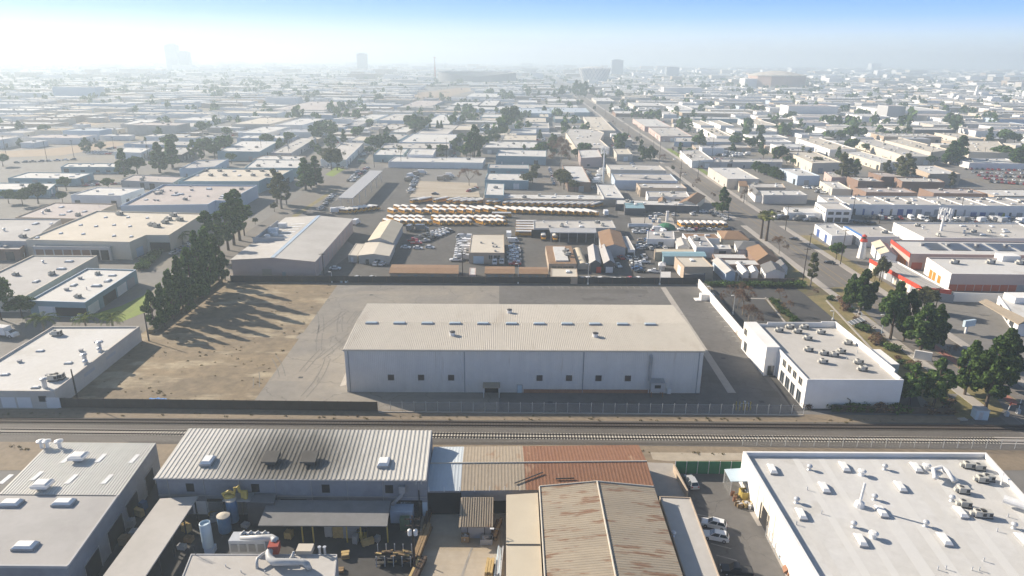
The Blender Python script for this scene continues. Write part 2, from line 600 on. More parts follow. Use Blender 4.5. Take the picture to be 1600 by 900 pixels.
def inset(poly, d):
 n = len(poly)
 out = []
 for i in range(n):
  p0, p1, p2 = Vector(poly[i - 1]), Vector(poly[i]), Vector(poly[(i + 1) % n])
  a = (p1 - p0).normalized()
  b = (p2 - p1).normalized()
  na, nb = Vector((-a.y, a.x)), Vector((-b.y, b.x))
  k = na + nb
  k = k / max(0.3, (1 + na.dot(nb)))
  out.append(tuple(p1 + k * d))
 return out


def quadfit(q, far=False):
 """FL FR BR BL picture corners already on their plane -> a parallelogram"""
 q = [Vector(p) for p in q]
 c = (q[0] + q[1] + q[2] + q[3]) / 4
 u = (q[1] - q[0] + q[2] - q[3]) / 4
 v = (q[3] - q[0] + q[2] - q[1]) / 4
 if far:
  gv = Vector((0.045, 1.0)).normalized()
  gu = Vector((gv.y, -gv.x))
  u = gu * u.length
  v = gv * max(abs(v.dot(gv)), 7)
 return [tuple(c - u - v), tuple(c + u - v), tuple(c + u + v), tuple(c - u + v)]
# ------------------------------------------------------------------ buildings
class B:
 pass


BLD = []      # footprints already taken: (cx, cy, radius, poly)


def inside(pt, poly):
 x, y = pt
 c = False
 n = len(poly)
 for i in range(n):
  x1, y1 = poly[i]
  x2, y2 = poly[(i + 1) % n]
  if (y1 > y) != (y2 > y) and x < (x2 - x1) * (y - y1) / (y2 - y1) + x1:
   c = not c
 return c


def reserve(poly):
 cx = sum(p[0] for p in poly) / len(poly)
 cy = sum(p[1] for p in poly) / len(poly)
 BLD.append((cx, cy, max(math.hypot(p[0] - cx, p[1] - cy) for p in poly), poly))


def free(x, y, r=1.0):
 for cx, cy, rr, poly in BLD:
  d = math.hypot(x - cx, y - cy)
  if d < rr + r:
   if inside((x, y), poly):
    return False
   for k in range(len(poly)):
    a = Vector(poly[k])
    b = Vector(poly[(k + 1) % len(poly)])
    q = Vector((x, y))
    t = max(0, min(1, (q - a).dot(b - a) / max(1e-6, (b - a).length_squared)))
    if (a + (b - a) * t - q).length < r:
     return False
 return True


def building(name, label, px, h, wall='wall_white', roof='roof_white', par=0.6, cat='warehouse', exact=False, far=False, world=False, zone=None, group=None, trim=None, t=0.35):
 pts = list(px) if world else [G(p[0], p[1], h) for p in px]
 if len(pts) == 4 and not exact and not world:
  pts = quadfit(pts, far)
 elif not world:
  pts = ccw(pts) if not exact else pts
 b = B()
 b.pts, b.h, b.par = pts, h, par
 cx = sum(p[0] for p in pts) / len(pts)
 cy = sum(p[1] for p in pts) / len(pts)
 b.c = (cx, cy)
 reserve(pts)
 b.root = empty(name, (cx, cy, 0))
 if zone:
  later(b.root, label, zone, cat, group, px=P(cx, cy, h)[0])
 else:
  tag(b.root, label, cat, group)
 mb = MB()
 n = len(pts)
 inn = inset(pts, t)
 for k in range(n):
  p, q, pi_, qi = pts[k], pts[(k + 1) % n], inn[k], inn[(k + 1) % n]
  mb.face([(*p, 0), (*q, 0), (*q, h), (*p, h)])
  if par > 0:
   mb.face([(*p, h), (*q, h), (*qi, h), (*pi_, h)], 1 if trim else 0)
   mb.face([(*pi_, h), (*qi, h), (*qi, h - par), (*pi_, h - par)])
 b.wall = build('wall', mb, [wall, trim] if trim else wall, b.root)
 rb = MB()
 rb.face([(*p, h - par) for p in (inn if par > 0 else pts)])
 b.roof = build('roof', rb, roof, b.root)
 return b


def gable(name, label, px, h, rise, wall, roof, along='v', cat='house', over=0.4, zone=None, group=None, hip=0.0):
 """ridge along v (away from the camera) or u (across the picture)"""
 pts = quadfit([G(p[0], p[1], h) for p in px])
 b = B()
 b.pts, b.h, b.par = pts, h, 0
 q = [Vector(p) for p in pts]
 c = (q[0] + q[1] + q[2] + q[3]) / 4
 b.c = tuple(c)
 reserve(pts)
 b.root = empty(name, (c.x, c.y, 0))
 if zone:
  later(b.root, label, zone, cat, group, px=P(c.x, c.y, h)[0])
 else:
  tag(b.root, label, cat, group)
 u = (q[1] - q[0]).normalized()
 v = (q[3] - q[0]).normalized()
 w = [q[0] + (u + v) * over, q[1] + (v - u) * over, q[2] - (u + v) * over, q[3] + (u - v) * over]
 wb = MB()
 rb = MB()
 if along == 'v':
  m0, m1 = (q[0] + q[1]) / 2, (q[3] + q[2]) / 2
  e = [(q[0], q[3], m1, m0), (q[1], q[2], m1, m0)]
  g = [(w[0], w[1]), (w[3], w[2])]
 else:
  m0, m1 = (q[0] + q[3]) / 2, (q[1] + q[2]) / 2
  e = [(q[0], q[1], m1, m0), (q[3], q[2], m1, m0)]
  g = [(w[0], w[3]), (w[1], w[2])]
 d = (m1 - m0)
 r0_, r1_ = m0 + d * hip, m1 - d * hip
 for a, bb, x1, x0 in e:
  A, Bv = (*a, h), (*bb, h)
  X1, X0 = (*r1_, h + rise), (*r0_, h + rise)
  rb.face([A, Bv, X1, X0])
  rb.face([(A[0], A[1], h - 0.25), (Bv[0], Bv[1], h - 0.25), Bv, A])
 if hip:
  for (a, bb), x in zip(((e[0][0], e[1][0]), (e[0][1], e[1][1])), (r0_, r1_)):
   rb.face([(*a, h), (*bb, h), (*x, h + rise)])
 for k in range(4):
  wb.face([(*w[k], 0), (*w[(k + 1) % 4], 0), (*w[(k + 1) % 4], h - 0.02), (*w[k], h - 0.02)])
 if not hip:
  for a, bb in g:
   mm = (a + bb) / 2
   wb.face([(*a, h - 0.02), (*bb, h - 0.02), (*mm, h + rise - 0.15)])
 b.wall = build('wall', wb, wall, b.root)
 b.roof = build('roof', rb, roof, b.root)
 return b


def opening(b, e, t, w, z0, z1, mat, name='door', frame=None, out=0.05):
 """a door or window on edge e, centred at fraction t"""
 p, q = Vector(b.pts[e]), Vector(b.pts[(e + 1) % len(b.pts)])
 d = (q - p)
 L = d.length
 d.normalize()
 nrm = Vector((d.y, -d.x))
 c = p + d * (L * t)
 ang = math.atan2(d.y, d.x)
 mb = MB()
 cc = c + nrm * (out / 2 - 0.01)
 mb.box((cc.x, cc.y, z0), (w, out, z1 - z0), ang, 0)
 o = build(name, mb, mat, b.root)
 if frame:
  fb = MB()
  f = 0.14
  co = c + nrm * (out / 2 + 0.02)
  for s in (-1, 1):
   x = co + d * (s * (w / 2 + f / 2))
   fb.box((x.x, x.y, z0 - f), (f, out + 0.06, z1 - z0 + 2 * f), ang)
  fb.box((co.x, co.y, z1), (w, out + 0.06, f), ang)
  fb.box((co.x, co.y, z0 - f), (w, out + 0.06, f), ang)
  if name == 'window':
   fb.box((co.x, co.y, z0), (0.1, out + 0.03, z1 - z0), ang)
  build('frame', fb, frame, o)
 return o


# shared roof fittings
def _mesh(name, f, mats, smooth=False):
 mb = MB()
 f(mb)
 return mb.mesh(name, mats, (0, 0, 0), smooth)


def m_sky(mb):
 mb.box((0, 0, 0), (1.5, 2.7, 0.3), 0, 1)
 mb.box((0, 0, 0.3), (1.4, 2.6, 0.28), 0, 0, taper=0.72)


def m_turb(mb):
 mb.lathe((0, 0, 0), [(0.5, 0), (0.3, 0.25), (0.3, 0.55), (0.55, 0.7), (0.6, 0.95), (0.42, 1.2), (0.05, 1.3)], 10)


def m_ac(mb):
 mb.box((0, 0, 0), (2.1, 1.5, 0.25), 0, 1)
 mb.box((0, 0, 0.25), (1.9, 1.35, 1.1), 0, 0)
 mb.lathe((-0.45, 0, 1.35), [(0.36, 0.0), (0.36, 0.1), (0.3, 0.12)], 10, 1)
 mb.box((0.6, -0.69, 0.45), (0.6, 0.05, 0.7), 0, 1)
 mb.box((0.97, 0, 0.45), (0.05, 1.0, 0.7), 0, 1)
 mb.box((-1.3, 0, 0.25), (0.7, 0.7, 0.7), 0, 0)


def m_hood(mb):
 mb.lathe((0, 0, 0), [(0.7, 0), (0.55, 0.2), (0.55, 0.9), (0.95, 1.0), (0.95, 1.25), (0.5, 1.5)], 12)


def m_box(mb):
 mb.box((0, 0, 0), (0.9, 0.9, 0.55), 0, 0)
 mb.box((0, 0, 0.55), (1.1, 1.1, 0.2), 0, 0)


def m_pipe(mb):
 mb.tube([(0, 0, 0), (0, 0, 0.9)], 0.13, 6)
 mb.tube([(0, 0, 0.9), (0, 0, 1.0)], 0.2, 6)


mk('ac_metal', (0.46, 0.45, 0.41), rough=0.6, var=0.08)
FIT = {'skylight': _mesh('skylight', m_sky, ['skylight', 'grey_metal']), 'turbine_vent': _mesh('turbine_vent', m_turb, ['galv'], True),
 'air_conditioner': _mesh('air_conditioner', m_ac, ['ac_metal', 'dark_metal']), 'exhaust_hood': _mesh('exhaust_hood', m_hood, ['white_metal']),
 'roof_vent': _mesh('roof_vent', m_box, ['grey_metal']), 'vent_pipe': _mesh('vent_pipe', m_pipe, ['galv'])}


def fit(b, kind, x, y, z=None, rz=0.0, s=1.0):
 o = bpy.data.objects.new(kind, FIT[kind])
 C.objects.link(o)
 o.parent = b.root
 L = b.root.location
 o.location = (x - L.x, y - L.y, (b.h - b.par if z is None else z) - L.z + 0.01)
 o.rotation_euler = (0, 0, rz)
 o.scale = (s, s, s) if not hasattr(s, '__len__') else s
 return o


def fits(b, kind, pxs, rz=0.0, s=1.0, z=None):
 for p in pxs:
  zz = b.h - b.par if z is None else z
  x, y = G(p[0], p[1], zz)
  fit(b, kind, x, y, zz, rz, s)


def lerp(b, u, v):
 q = [Vector(p) for p in b.pts[:4]]
 a = q[0].lerp(q[1], u)
 c = q[3].lerp(q[2], u)
 return a.lerp(c, v)


def deco(b, rng, roofn=6, front=True, side=True, doors=('door_white', 'door_grey', 'glass'), only=None):
 """doors, windows and roof fittings of an ordinary industrial building"""
 q = [Vector(p) for p in b.pts[:4]]
 W = (q[1] - q[0]).length
 D = (q[3] - q[0]).length
 kinds = only or ['skylight', 'skylight', 'skylight', 'roof_vent', 'turbine_vent', 'air_conditioner', 'air_conditioner', 'vent_pipe']
 nx = max(1, int(round(math.sqrt(roofn * W / max(D, 1)))))
 ny = max(1, int(math.ceil(roofn / nx)))
 for i in range(nx):
  for j in range(ny):
   if rng.random() < 0.2:
    continue
   u = (i + 0.5 + rng.uniform(-0.22, 0.22)) / nx
   v = (j + 0.5 + rng.uniform(-0.22, 0.22)) / ny
   if D < 7 or W < 7:
    continue
   p = lerp(b, 0.06 + 0.88 * u, 0.1 + 0.8 * v)
   fit(b, rng.choice(kinds), p.x, p.y, rz=rng.choice([0, pi / 2]), s=rng.uniform(0.85, 1.25))
 edges = []
 if front:
  edges.append((0, W))
 if side:
  edges.append((3 if b.c[0] > 0 else 1, D))
 for e, L in edges:
  n = int(max(1, min(7, L / rng.uniform(8, 13))))
  for i in range(n):
   t = (i + 0.5 + rng.uniform(-0.15, 0.15)) / n
   r = rng.random()
   hh = b.h - max(b.par, 0.3)
   if r < 0.5 and L / n > 5:
    opening(b, e, t, rng.uniform(3, 4.2), 0, min(hh - 0.6, 3.8), rng.choice(doors), 'roller_door')
   elif r < 0.7:
    opening(b, e, t, 1.1, 0, 2.2, rng.choice(doors), 'door')
   else:
    opening(b, e, t, rng.uniform(1.8, 3.2), 1.0, min(hh - 0.7, 2.5), 'glass', 'window')


def ribs(mb, a, b_, c, d, n, hgt, m=0):
 """ribbed sheet over the quad a b c d (a-b eave, d-c ridge); n ribs run from eave to ridge"""
 a, b_, c, d = Vector(a), Vector(b_), Vector(c), Vector(d)
 up = (b_ - a).cross(d - a).normalized() * hgt
 prof = [(0.0, 0), (0.45, 0), (0.55, 1), (0.9, 1), (1.0, 0)]
 low, high = [], []
 for i in range(n):
  for k, (x, z) in enumerate(prof[:-1] if i < n - 1 else prof):
   t = (i + x) / n
   low.append(a.lerp(b_, t) + up * z)
   high.append(d.lerp(c, t) + up * z)
 for k in range(len(low) - 1):
  mb.face([low[k], low[k + 1], high[k + 1], high[k]], m)


V3 = lambda p, z: (p[0], p[1], z)

# ------------------------------------------------------------------ ground
gb = MB()
gb.face([(-7800, -300, 0), (7800, -300, 0), (7800, 9300, 0), (-7800, 9300, 0)])
struct('ground', gb, 'ground_city')

# boulevard: kerb line through two places of the photograph
kA, kB = Vector(G(1128, 294)), Vector(G(1338, 433))
bd = (kA - kB).normalized()
bn = Vector((bd.y, -bd.x))          # to the right, away from the road


def along(s, off):
 """metres past kB along the boulevard, metres right of its right kerb"""
 p = kB + bd * s + bn * off
 return (p.x, p.y)


def strip(name, s0, s1, o0, o1, mat, z):
 return sheet(name, [along(s0, o0), along(s0, o1), along(s1, o1), along(s1, o0)], mat, z, world=True)


S0, S1 = -150, 2600
strip('boulevard', S0, S1, -17.5, 0, 'road', 0.03)
mbk = MB()
for (o0, o1) in ((0.0, 3.2), (-20.7, -17.5)):
 for (a, bnd) in ((-112, 90), (108, 300), (316, 700), (715, 1500)):
  mbk.prism(ccw([along(a, o0), along(a, o1), along(bnd, o1), along(bnd, o0)]), 0, 0.13)
struct('pavement', mbk, 'concrete')
mbl = MB()
for o in (-3.6, -13.9):
 for k in range(-10, 90):
  s = k * 12.0
  mbl.face([V3(p, 0.045) for p in ccw([along(s, o - 0.08), along(s, o + 0.08), along(s + 3.6, o + 0.08), along(s + 3.6, o - 0.08)])])
for o in (-7.0, -10.5):
 mbl.face([V3(p, 0.045) for p in ccw([along(-110, o - 0.07), along(-110, o + 0.07), along(1500, o + 0.07), along(1500, o - 0.07)])], 1)
struct('road_marking', mbl, ['paint_faded', 'paint_yellow'])
strip('brick_median', -110, -62, -9.9, -7.4, 'brick_pave', 0.06)
# dry verge strips along the boulevard
strip('verge_right', -20, 70, 3.3, 8.5, 'grass_dry', 0.03)
strip('verge_left', -104, 22, -30, -20.8, 'grass_dry', 0.03)
strip('lawn_right', 222, 296, 3.4, 8.0, 'grass', 0.03)
strip('lawn_right', 318, 420, 3.4, 9.0, 'grass', 0.03)
# streets left and across
sheet('street_left', [(90, 497), (232, 470), (300, 420), (545, 256), (580, 256), (500, 322), (440, 352), (372, 405), (345, 438), (240, 512), (100, 512)], 'road', 0.025)
sheet('cross_street', [(380, 253), (990, 262), (990, 255), (380, 247)], 'road', 0.03)
sheet('side_street', [(722, 257), (752, 257), (756, 190), (742, 190)], 'road', 0.026)
sheet('side_street', [(836, 300), (878, 300), (872, 262), (852, 200), (842, 200), (843, 262)], 'road', 0.026)
sheet('side_street', [(1160, 347), (1214, 352), (1640, 348), (1640, 334), (1330, 338), (1290, 347)], 'asphalt', 0.022)
sheet('yard_ground', [(470, 330), (965, 335), (965, 430), (500, 434), (560, 388)], 'asphalt_yard', 0.02)
sheet('yard_ground', [(500, 330), (965, 335), (965, 305), (640, 300), (660, 265), (602, 262)], 'asphalt_yard', 0.021)
sheet('gravel_yard', [(640, 308), (750, 308), (745, 286), (655, 283)], 'dirt_pale', 0.03)
sheet('yard_ground', [(960, 434), (1250, 440), (1160, 345), (965, 335)], 'asphalt_yard', 0.024)
sheet('fuel_apron', [(990, 362), (1062, 362), (1050, 340), (985, 340)], 'concrete', 0.035)
# the fenced lot
sheet('lot_paving', [(394, 631), (527, 446), (780, 447), (780, 640), (592, 641)], 'asphalt_pale', 0.04)
sheet('lot_paving', [(780, 447), (1093, 449), (1182, 575), (1236, 640), (1240, 648), (780, 644)], 'asphalt', 0.04)
sheet('bare_lot', [(84, 628), (228, 516), (345, 436), (364, 440), (527, 446), (394, 631)], 'dirt_lot', 0.045)
mbc = MB()
for q in ([(1032, 449), (1040, 449), (1150, 614), (1137, 614)],):
 mbc.face([V3(p, 0.06) for p in ccw([G(*p) for p in q])])
for k in range(11):
 x0, y0 = 1101 + k * 6.0, 472 + k * 7.6
 q = [(x0, y0), (x0 + 17 + k * 0.4, y0 + 0.3), (x0 + 17 + k * 0.4, y0 + 1.0), (x0, y0 + 0.7)]
 mbc.face([V3(p, 0.06) for p in ccw([G(*p) for p in q])], 1)
for k in range(18):
 x0 = 846 + k * 10.2
 q = [(x0, 447.3), (x0 + 0.7, 447.3), (x0 + 3.7, 451), (x0 + 3.0, 451)]
 mbc.face([V3(p, 0.06) for p in ccw([G(*p) for p in q])], 1)
struct('lot_marking', mbc, ['concrete', 'paint_faded'])
sheet('planting_strip', [(1096, 449), (1112, 449), (1205, 573), (1186, 573)], 'dirt_strip', 0.055)
# car park beside the white office
sheet('car_park', [(1108, 444), (1300, 448), (1410, 560), (1440, 640), (1240, 642), (1183, 562)], 'asphalt_dark', 0.028)
sheet('planting_strip', [(1193, 466), (1218, 467), (1252, 505), (1226, 505)], 'mulch', 0.06)
sheet('planting_strip', [(1296, 450), (1318, 448), (1352, 487), (1488, 628), (1460, 640), (1404, 585), (1345, 497)], 'grass_dry', 0.062)
sheet('planting_strip', [(1246, 452), (1284, 449), (1300, 460), (1262, 463)], 'mulch', 0.06)
sheet('planting_strip', [(1478, 640), (1530, 575), (1568, 640), (1560, 652), (1500, 655)], 'grass_dry', 0.063)
mbk = MB()
for q in ([(1195, 465.5), (1197, 465), (1229, 505), (1227, 506)], [(1290, 470), (1292, 469), (1420, 606), (1417, 607)], [(1165, 466), (1215, 467), (1215, 468.5), (1165, 467.5)]):
 mbk.prism(ccw([G(*p) for p in q]), 0.03, 0.16)
struct('kerb', mbk, 'concrete')
# rail corridor
sheet('rail_bed', [(-160, 641), (1760, 652), (1760, 720), (-160, 706)], 'ballast', 0.02)
sheet('dirt_strip', [(-160, 634), (590, 641), (1500, 650), (1500, 661), (-160, 651)], 'dirt_strip', 0.035)
sheet('dirt_strip', [(-160, 690), (640, 692), (1760, 706), (1760, 735), (-160, 735)], 'dirt_strip', 0.03)
sheet('service_track', [(1016, 707), (1160, 708), (1162, 719), (1045, 721), (1020, 718)], 'dirt_pale', 0.045)
sheet('ballast_strip', [(200, 690), (1160, 692), (1160, 696), (200, 694)], 'ballast_dark', 0.04)  # shadow on the ballast below the near track, put into the colour
sheet('ballast_strip', [(-160, 651), (1760, 665), (1760, 676), (-160, 661.5)], 'ballast_dark', 0.05)
# works yards south of the line
sheet('works_yard', [(150, 760), (245, 745), (680, 745), (1040, 745), (1040, 960), (60, 960)], 'asphalt_dark', 0.03)
sheet('works_yard_apron', [(660, 800), (800, 800), (800, 960), (640, 960)], 'dirt_pale', 0.05)
sheet('car_yard', [(1046, 728), (1170, 728), (1320, 960), (1060, 960)], 'asphalt', 0.03)
sheet('yard_slab', [(1171, 800), (1203, 803), (1203, 822), (1184, 822)], 'concrete', 0.05)
sheet('yard_slab', [(1196, 838), (1212, 838), (1256, 905), (1230, 905)], 'concrete', 0.05)
mbl = MB()
for q in ([(1082, 803), (1083, 802), (1128, 811), (1127, 812)], [(1110, 850), (1112, 849), (1143, 857), (1142, 858.2)], [(1118, 868), (1120, 867), (1152, 875.5), (1151, 877)]):
 mbl.face([V3(p, 0.05) for p in ccw([G(*p) for p in q])])
mbl.face([V3(p, 0.07) for p in ccw([G(736, 856), G(739, 856), G(722, 905), G(718, 905)])])
struct('parking_marking', mbl, ['paint_faded'])
# lawns and fields far left
sheet('lawn', [(142, 492), (190, 478), (226, 461), (238, 466), (232, 486), (190, 503), (160, 501)], 'grass', 0.05)
sheet('dry_field', [(-60, 248), (95, 243), (205, 225), (175, 221), (70, 233), (-60, 240)], 'dirt_field', 0.04)
sheet('dry_field', [(-60, 214), (62, 211), (215, 184), (190, 177), (-60, 203)], 'dirt_field', 0.05)
sheet('dry_field', [(636, 147), (720, 137), (752, 138.5), (712, 148), (690, 156), (650, 153)], 'dirt_field', 0.05)
sheet('verge_left_street', [(455, 338), (520, 296), (527, 296), (462, 340)], 'grass_dry', 0.035)
sheet('verge_left_street', [(345, 425), (440, 360), (452, 362), (372, 410)], 'grass_dry', 0.036)
sheet('verge_left_street', [(508, 273), (530, 258), (543, 262), (520, 276)], 'grass', 0.037)

sheet('lot_patch', [(531, 604), (541, 602), (543, 583), (540, 583)], 'concrete', 0.07)
for q_ in ([(470, 520), (520, 521), (512, 530), (462, 529)], [(440, 575), (500, 577), (488, 597), (424, 595)], [(560, 455), (700, 456), (702, 461), (556, 460)], [(620, 622), (760, 624), (764, 630), (616, 628)]):
 sheet('lot_patch', q_, 'asphalt_patch', 0.052)
for q_ in ([(1105, 585), (1150, 590), (1158, 603), (1108, 598)], [(1062, 460), (1090, 462), (1100, 474), (1068, 471)], [(900, 452), (1010, 453), (1014, 459), (900, 458)], [(1190, 610), (1215, 612), (1222, 622), (1194, 620)]):
 sheet('lot_patch', q_, 'asphalt_patch_dark', 0.052)

tm = MB()
rt_ = random.Random(6)
for k in range(15):
 x0, y0 = (rt_.uniform(-78, -46), rt_.uniform(160, 225)) if k < 11 else ((rt_.uniform(-40, 50), rt_.uniform(203, 222)) if k < 18 else (rt_.uniform(56, 70), rt_.uniform(150, 215)))
 a0, cv = rt_.uniform(-.5, .5) + (pi / 2 if not 10 < k < 18 else 0), rt_.uniform(-.035, .035)
 for off in (-.8, .8):
  x, y, a = x0 - off * math.sin(a0), y0 + off * math.cos(a0), a0
  for j in range(rt_.randint(7, 14)):
   x2, y2 = x + 2 * math.cos(a), y + 2 * math.sin(a)
   a2 = a + cv
   w_ = .12
   if -70 < x2 < 71 and 152 < y2 < 226 and not (-44 < x2 < 54 and 163 < y2 < 202) and not (x2 < -50 - (y2 - 150) * .0 and x2 < -78):
    tm.face([(x - w_ * math.sin(a) * -1, y - w_ * math.cos(a), .064), (x2 + w_ * math.sin(a2), y2 - w_ * math.cos(a2), .064), (x2 - w_ * math.sin(a2), y2 + w_ * math.cos(a2), .064), (x - w_ * math.sin(a), y + w_ * math.cos(a), .064)])
   x, y, a = x2, y2, a2
struct('tyre_marking', tm, 'asphalt_mark')
dg_ = MB()
for px, py in ((470, 590), (580, 461), (860, 629), (1000, 463), (1130, 560), (1190, 628)):
 x, y = G(px, py)
 dg_.box((x, y, .05), (1.2, 1.0, .03))
struct('road_drain', dg_, 'dark_metal')
R = random.Random(3)
# ================================================================== the big warehouse
HW, HR = 12.5, 13.2
wq = quadfit([G(541, 545, HW), G(1097, 548, HW), G(1053, 477, HW), G(572, 475, HW)])
w0, w1, w2, w3 = [Vector(p) for p in wq]
W = B()
W.pts, W.h, W.par = wq, HW, 0
W.c = tuple((w0 + w1 + w2 + w3) / 4)
reserve(wq)
W.root = tag(empty('warehouse', (*W.c, 0)), 'huge blue-grey metal warehouse with beige ribbed roof and row of skylights, centre of lot', 'warehouse')
mb = MB()
vd0 = (w3 - w0).normalized()
for k in range(4):
 p, q = wq[k], wq[(k + 1) % 4]
 mb.face([(*p, 0), (*q, 0), (*q, HW - 0.05), (*p, HW - 0.05)])
for (a, b_) in ((w0, w3), (w1, w2)):
 m = (a + b_) / 2
 mb.face([(*a, HW - 0.05), (*b_, HW - 0.05), (*m, HR - 0.05)])
ribs(mb, V3(w0 - vd0 * .02, 0), V3(w1 - vd0 * .02, 0), V3(w1 - vd0 * .02, HW - .05), V3(w0 - vd0 * .02, HW - .05), 188, 0.035)
build('wall', mb, 'wall_ware', W.root)
ud = (w1 - w0).normalized()
vd = (w3 - w0).normalized()
m0, m1 = (w0 + w3) / 2 - ud * 0.3, (w1 + w2) / 2 + ud * 0.3
rf = MB()
ribs(rf, V3(w0 - ud * .3 - vd * .3, HW), V3(w1 + ud * .3 - vd * .3, HW), V3(m1, HR), V3(m0, HR), 186, 0.045)
ribs(rf, V3(w2 + ud * .3 + vd * .3, HW), V3(w3 - ud * .3 + vd * .3, HW), V3(m0, HR), V3(m1, HR), 186, 0.045)
build('roof', rf, 'roof_ware', W.root)
tr = MB()
ang = math.atan2(ud.y, ud.x)
for (s, off) in ((w0, -vd * 0.36), (w3, vd * 0.36)):
 c = s + (w1 - w0) / 2 + off
 tr.box((c.x, c.y, HW - 0.42), ((w1 - w0).length + 0.7, 0.16, 0.4), ang)
build('gutter', tr, 'roof_ware', W.root)
for px in (611, 658, 705, 843, 889, 935, 981):
 x, y = G(px, 592 + (px - 611) * 0.006, 3.6)
 t = ((Vector((x, y)) - w0).dot(ud)) / (w1 - w0).length
 # keep the picture column: project the wall plane
 lo, hi = 0.0, 1.0
 for _ in range(30):
  mm = (lo + hi) / 2
  p = w0.lerp(w1, mm)
  if P(p.x, p.y, 4.4)[0] < px:
   lo = mm
  else:
   hi = mm
 opening(W, 0, lo, 1.6, 3.6, 5.2, 'window_brown', 'window', out=.2)


def wall_t(b, e, px, z):
 p, q = Vector(b.pts[e]), Vector(b.pts[(e + 1) % len(b.pts)])
 lo, hi = 0.0, 1.0
 inc = P(*q, z)[0] > P(*p, z)[0]
 for _ in range(40):
  mm = (lo + hi) / 2
  r = p.lerp(q, mm)
  if (P(r.x, r.y, z)[0] < px) == inc:
   lo = mm
  else:
   hi = mm
 return lo


def wall_pt(b, e, px, z, out=0.0):
 p, q = Vector(b.pts[e]), Vector(b.pts[(e + 1) % len(b.pts)])
 d = (q - p).normalized()
 r = p.lerp(q, wall_t(b, e, px, z)) + Vector((d.y, -d.x)) * out
 return r


for px in (726, 911, 545.8, 1090):
 p = wall_pt(W, 0, px, 6, 0.12)
 mb = MB()
 mb.tube([V3(p, 0.1), V3(p, HW - 0.4)], 0.11, 6)
 build('downpipe', mb, 'wall_corr', W.root)
opening(W, 0, wall_t(W, 0, 812, 1), 1.2, 0, 2.3, 'pale_blue_metal', 'door', 'grey_metal', out=.2)
# rusty base course
ta, tb = wall_t(W, 0, 818, 0.5), wall_t(W, 0, 1012, 0.5)
opening(W, 0, (ta + tb) / 2, (tb - ta) * (w1 - w0).length, 0, 1.05, 'rust_base', 'base_course', out=0.2)
# loading porch
p = wall_pt(W, 0, 768, 2)
nv = -vd
mb = MB()
c = p + nv * 1.6
mb.box((c.x, c.y, 2.9), (4.4, 3.2, 0.18), ang)
build('porch_roof', mb, 'roof_tanflat', W.root)
for s in (-1, 1):
 q = p + nv * 3.0 + ud * 2.05 * s
 mb = MB()
 mb.box((q.x, q.y, 0), (0.16, 0.16, 2.9), ang)
 build('porch_post', mb, 'white_metal', W.root)
opening(W, 0, wall_t(W, 0, 768, 1), 3.6, 0, 2.6, 'void', 'loading_door', out=.2)
# fan house on legs with its duct
p = wall_pt(W, 0, 1024, 2)
mb = MB()
c = p + nv * 1.3
mb.box((c.x, c.y, 1.6), (3.4, 2.4, 2.6), ang)
fh = build('fan_house', mb, 'wall_grey', W.root)
mb = MB()
mb.box((c.x, c.y, 4.25), (3.9, 3.0, 0.16), ang)
build('roof', mb, 'grey_metal', fh)
mb = MB()
q = c + nv * 1.22
mb.box((q.x, q.y, 2.7), (1.6, 0.08, 0.9), ang)
build('louvre', mb, 'void', fh)
for a in (-1, 1):
 for bb in (-1, 1):
  q = c + ud * 1.5 * a + nv * 1.0 * bb
  mb = MB()
  mb.box((q.x, q.y, 0), (0.2, 0.2, 1.6), ang)
  build('leg', mb, 'rust_base', fh)
p = wall_pt(W, 0, 1016, 8, 0.45)
mb = MB()
mb.tube([V3(p, 4.0), V3(p, 10.6)], 0.4, 8)
mb.tube([V3(p, 10.5), V3(p + vd * 0.35, 11.2)], 0.45, 8)
build('duct', mb, 'grey_metal', W.root)
p = wall_pt(W, 0, 1045, 1, 0.3)
mb = MB()
mb.box((p.x, p.y, 0), (1.0, 0.5, 1.5), ang)
build('switch_box', mb, 'white_metal', W.root)
for k in range(11):
 px = 582 + k * 43.2 + (1 if k > 4 else 0)
 x, y = G(px, 502 + k * 0.35, HR)
 p = m0 + ud * (Vector((x, y)) - m0).dot(ud) - vd * 0.75
 mb = MB()
 mb.box((p.x, p.y, HR - 0.1), (3.4, 1.3, 0.35), ang, 0)
 mb.box((p.x, p.y, HR + 0.25), (3.2, 1.1, 0.2), ang, 1, taper=0.9)
 build('skylight', mb, ['grey_metal', 'skyblue_glass'], W.root)
for (px, py) in ((707, 524), (930, 526), (796, 489)):
 x, y = G(px, py, HR - 0.4)
 mb = MB()
 mb.lathe((x, y, HR - 0.9), [(0.75, 0), (0.75, 1.3), (0.9, 1.35), (0.9, 1.5)], 12, 0)
 mb.lathe((x, y, HR + 0.6), [(0.78, 0), (0.78, 0.15), (0.5, 0.25)], 12, 1)
 build('roof_vent', mb, ['white_metal', 'dark_metal'], W.root)

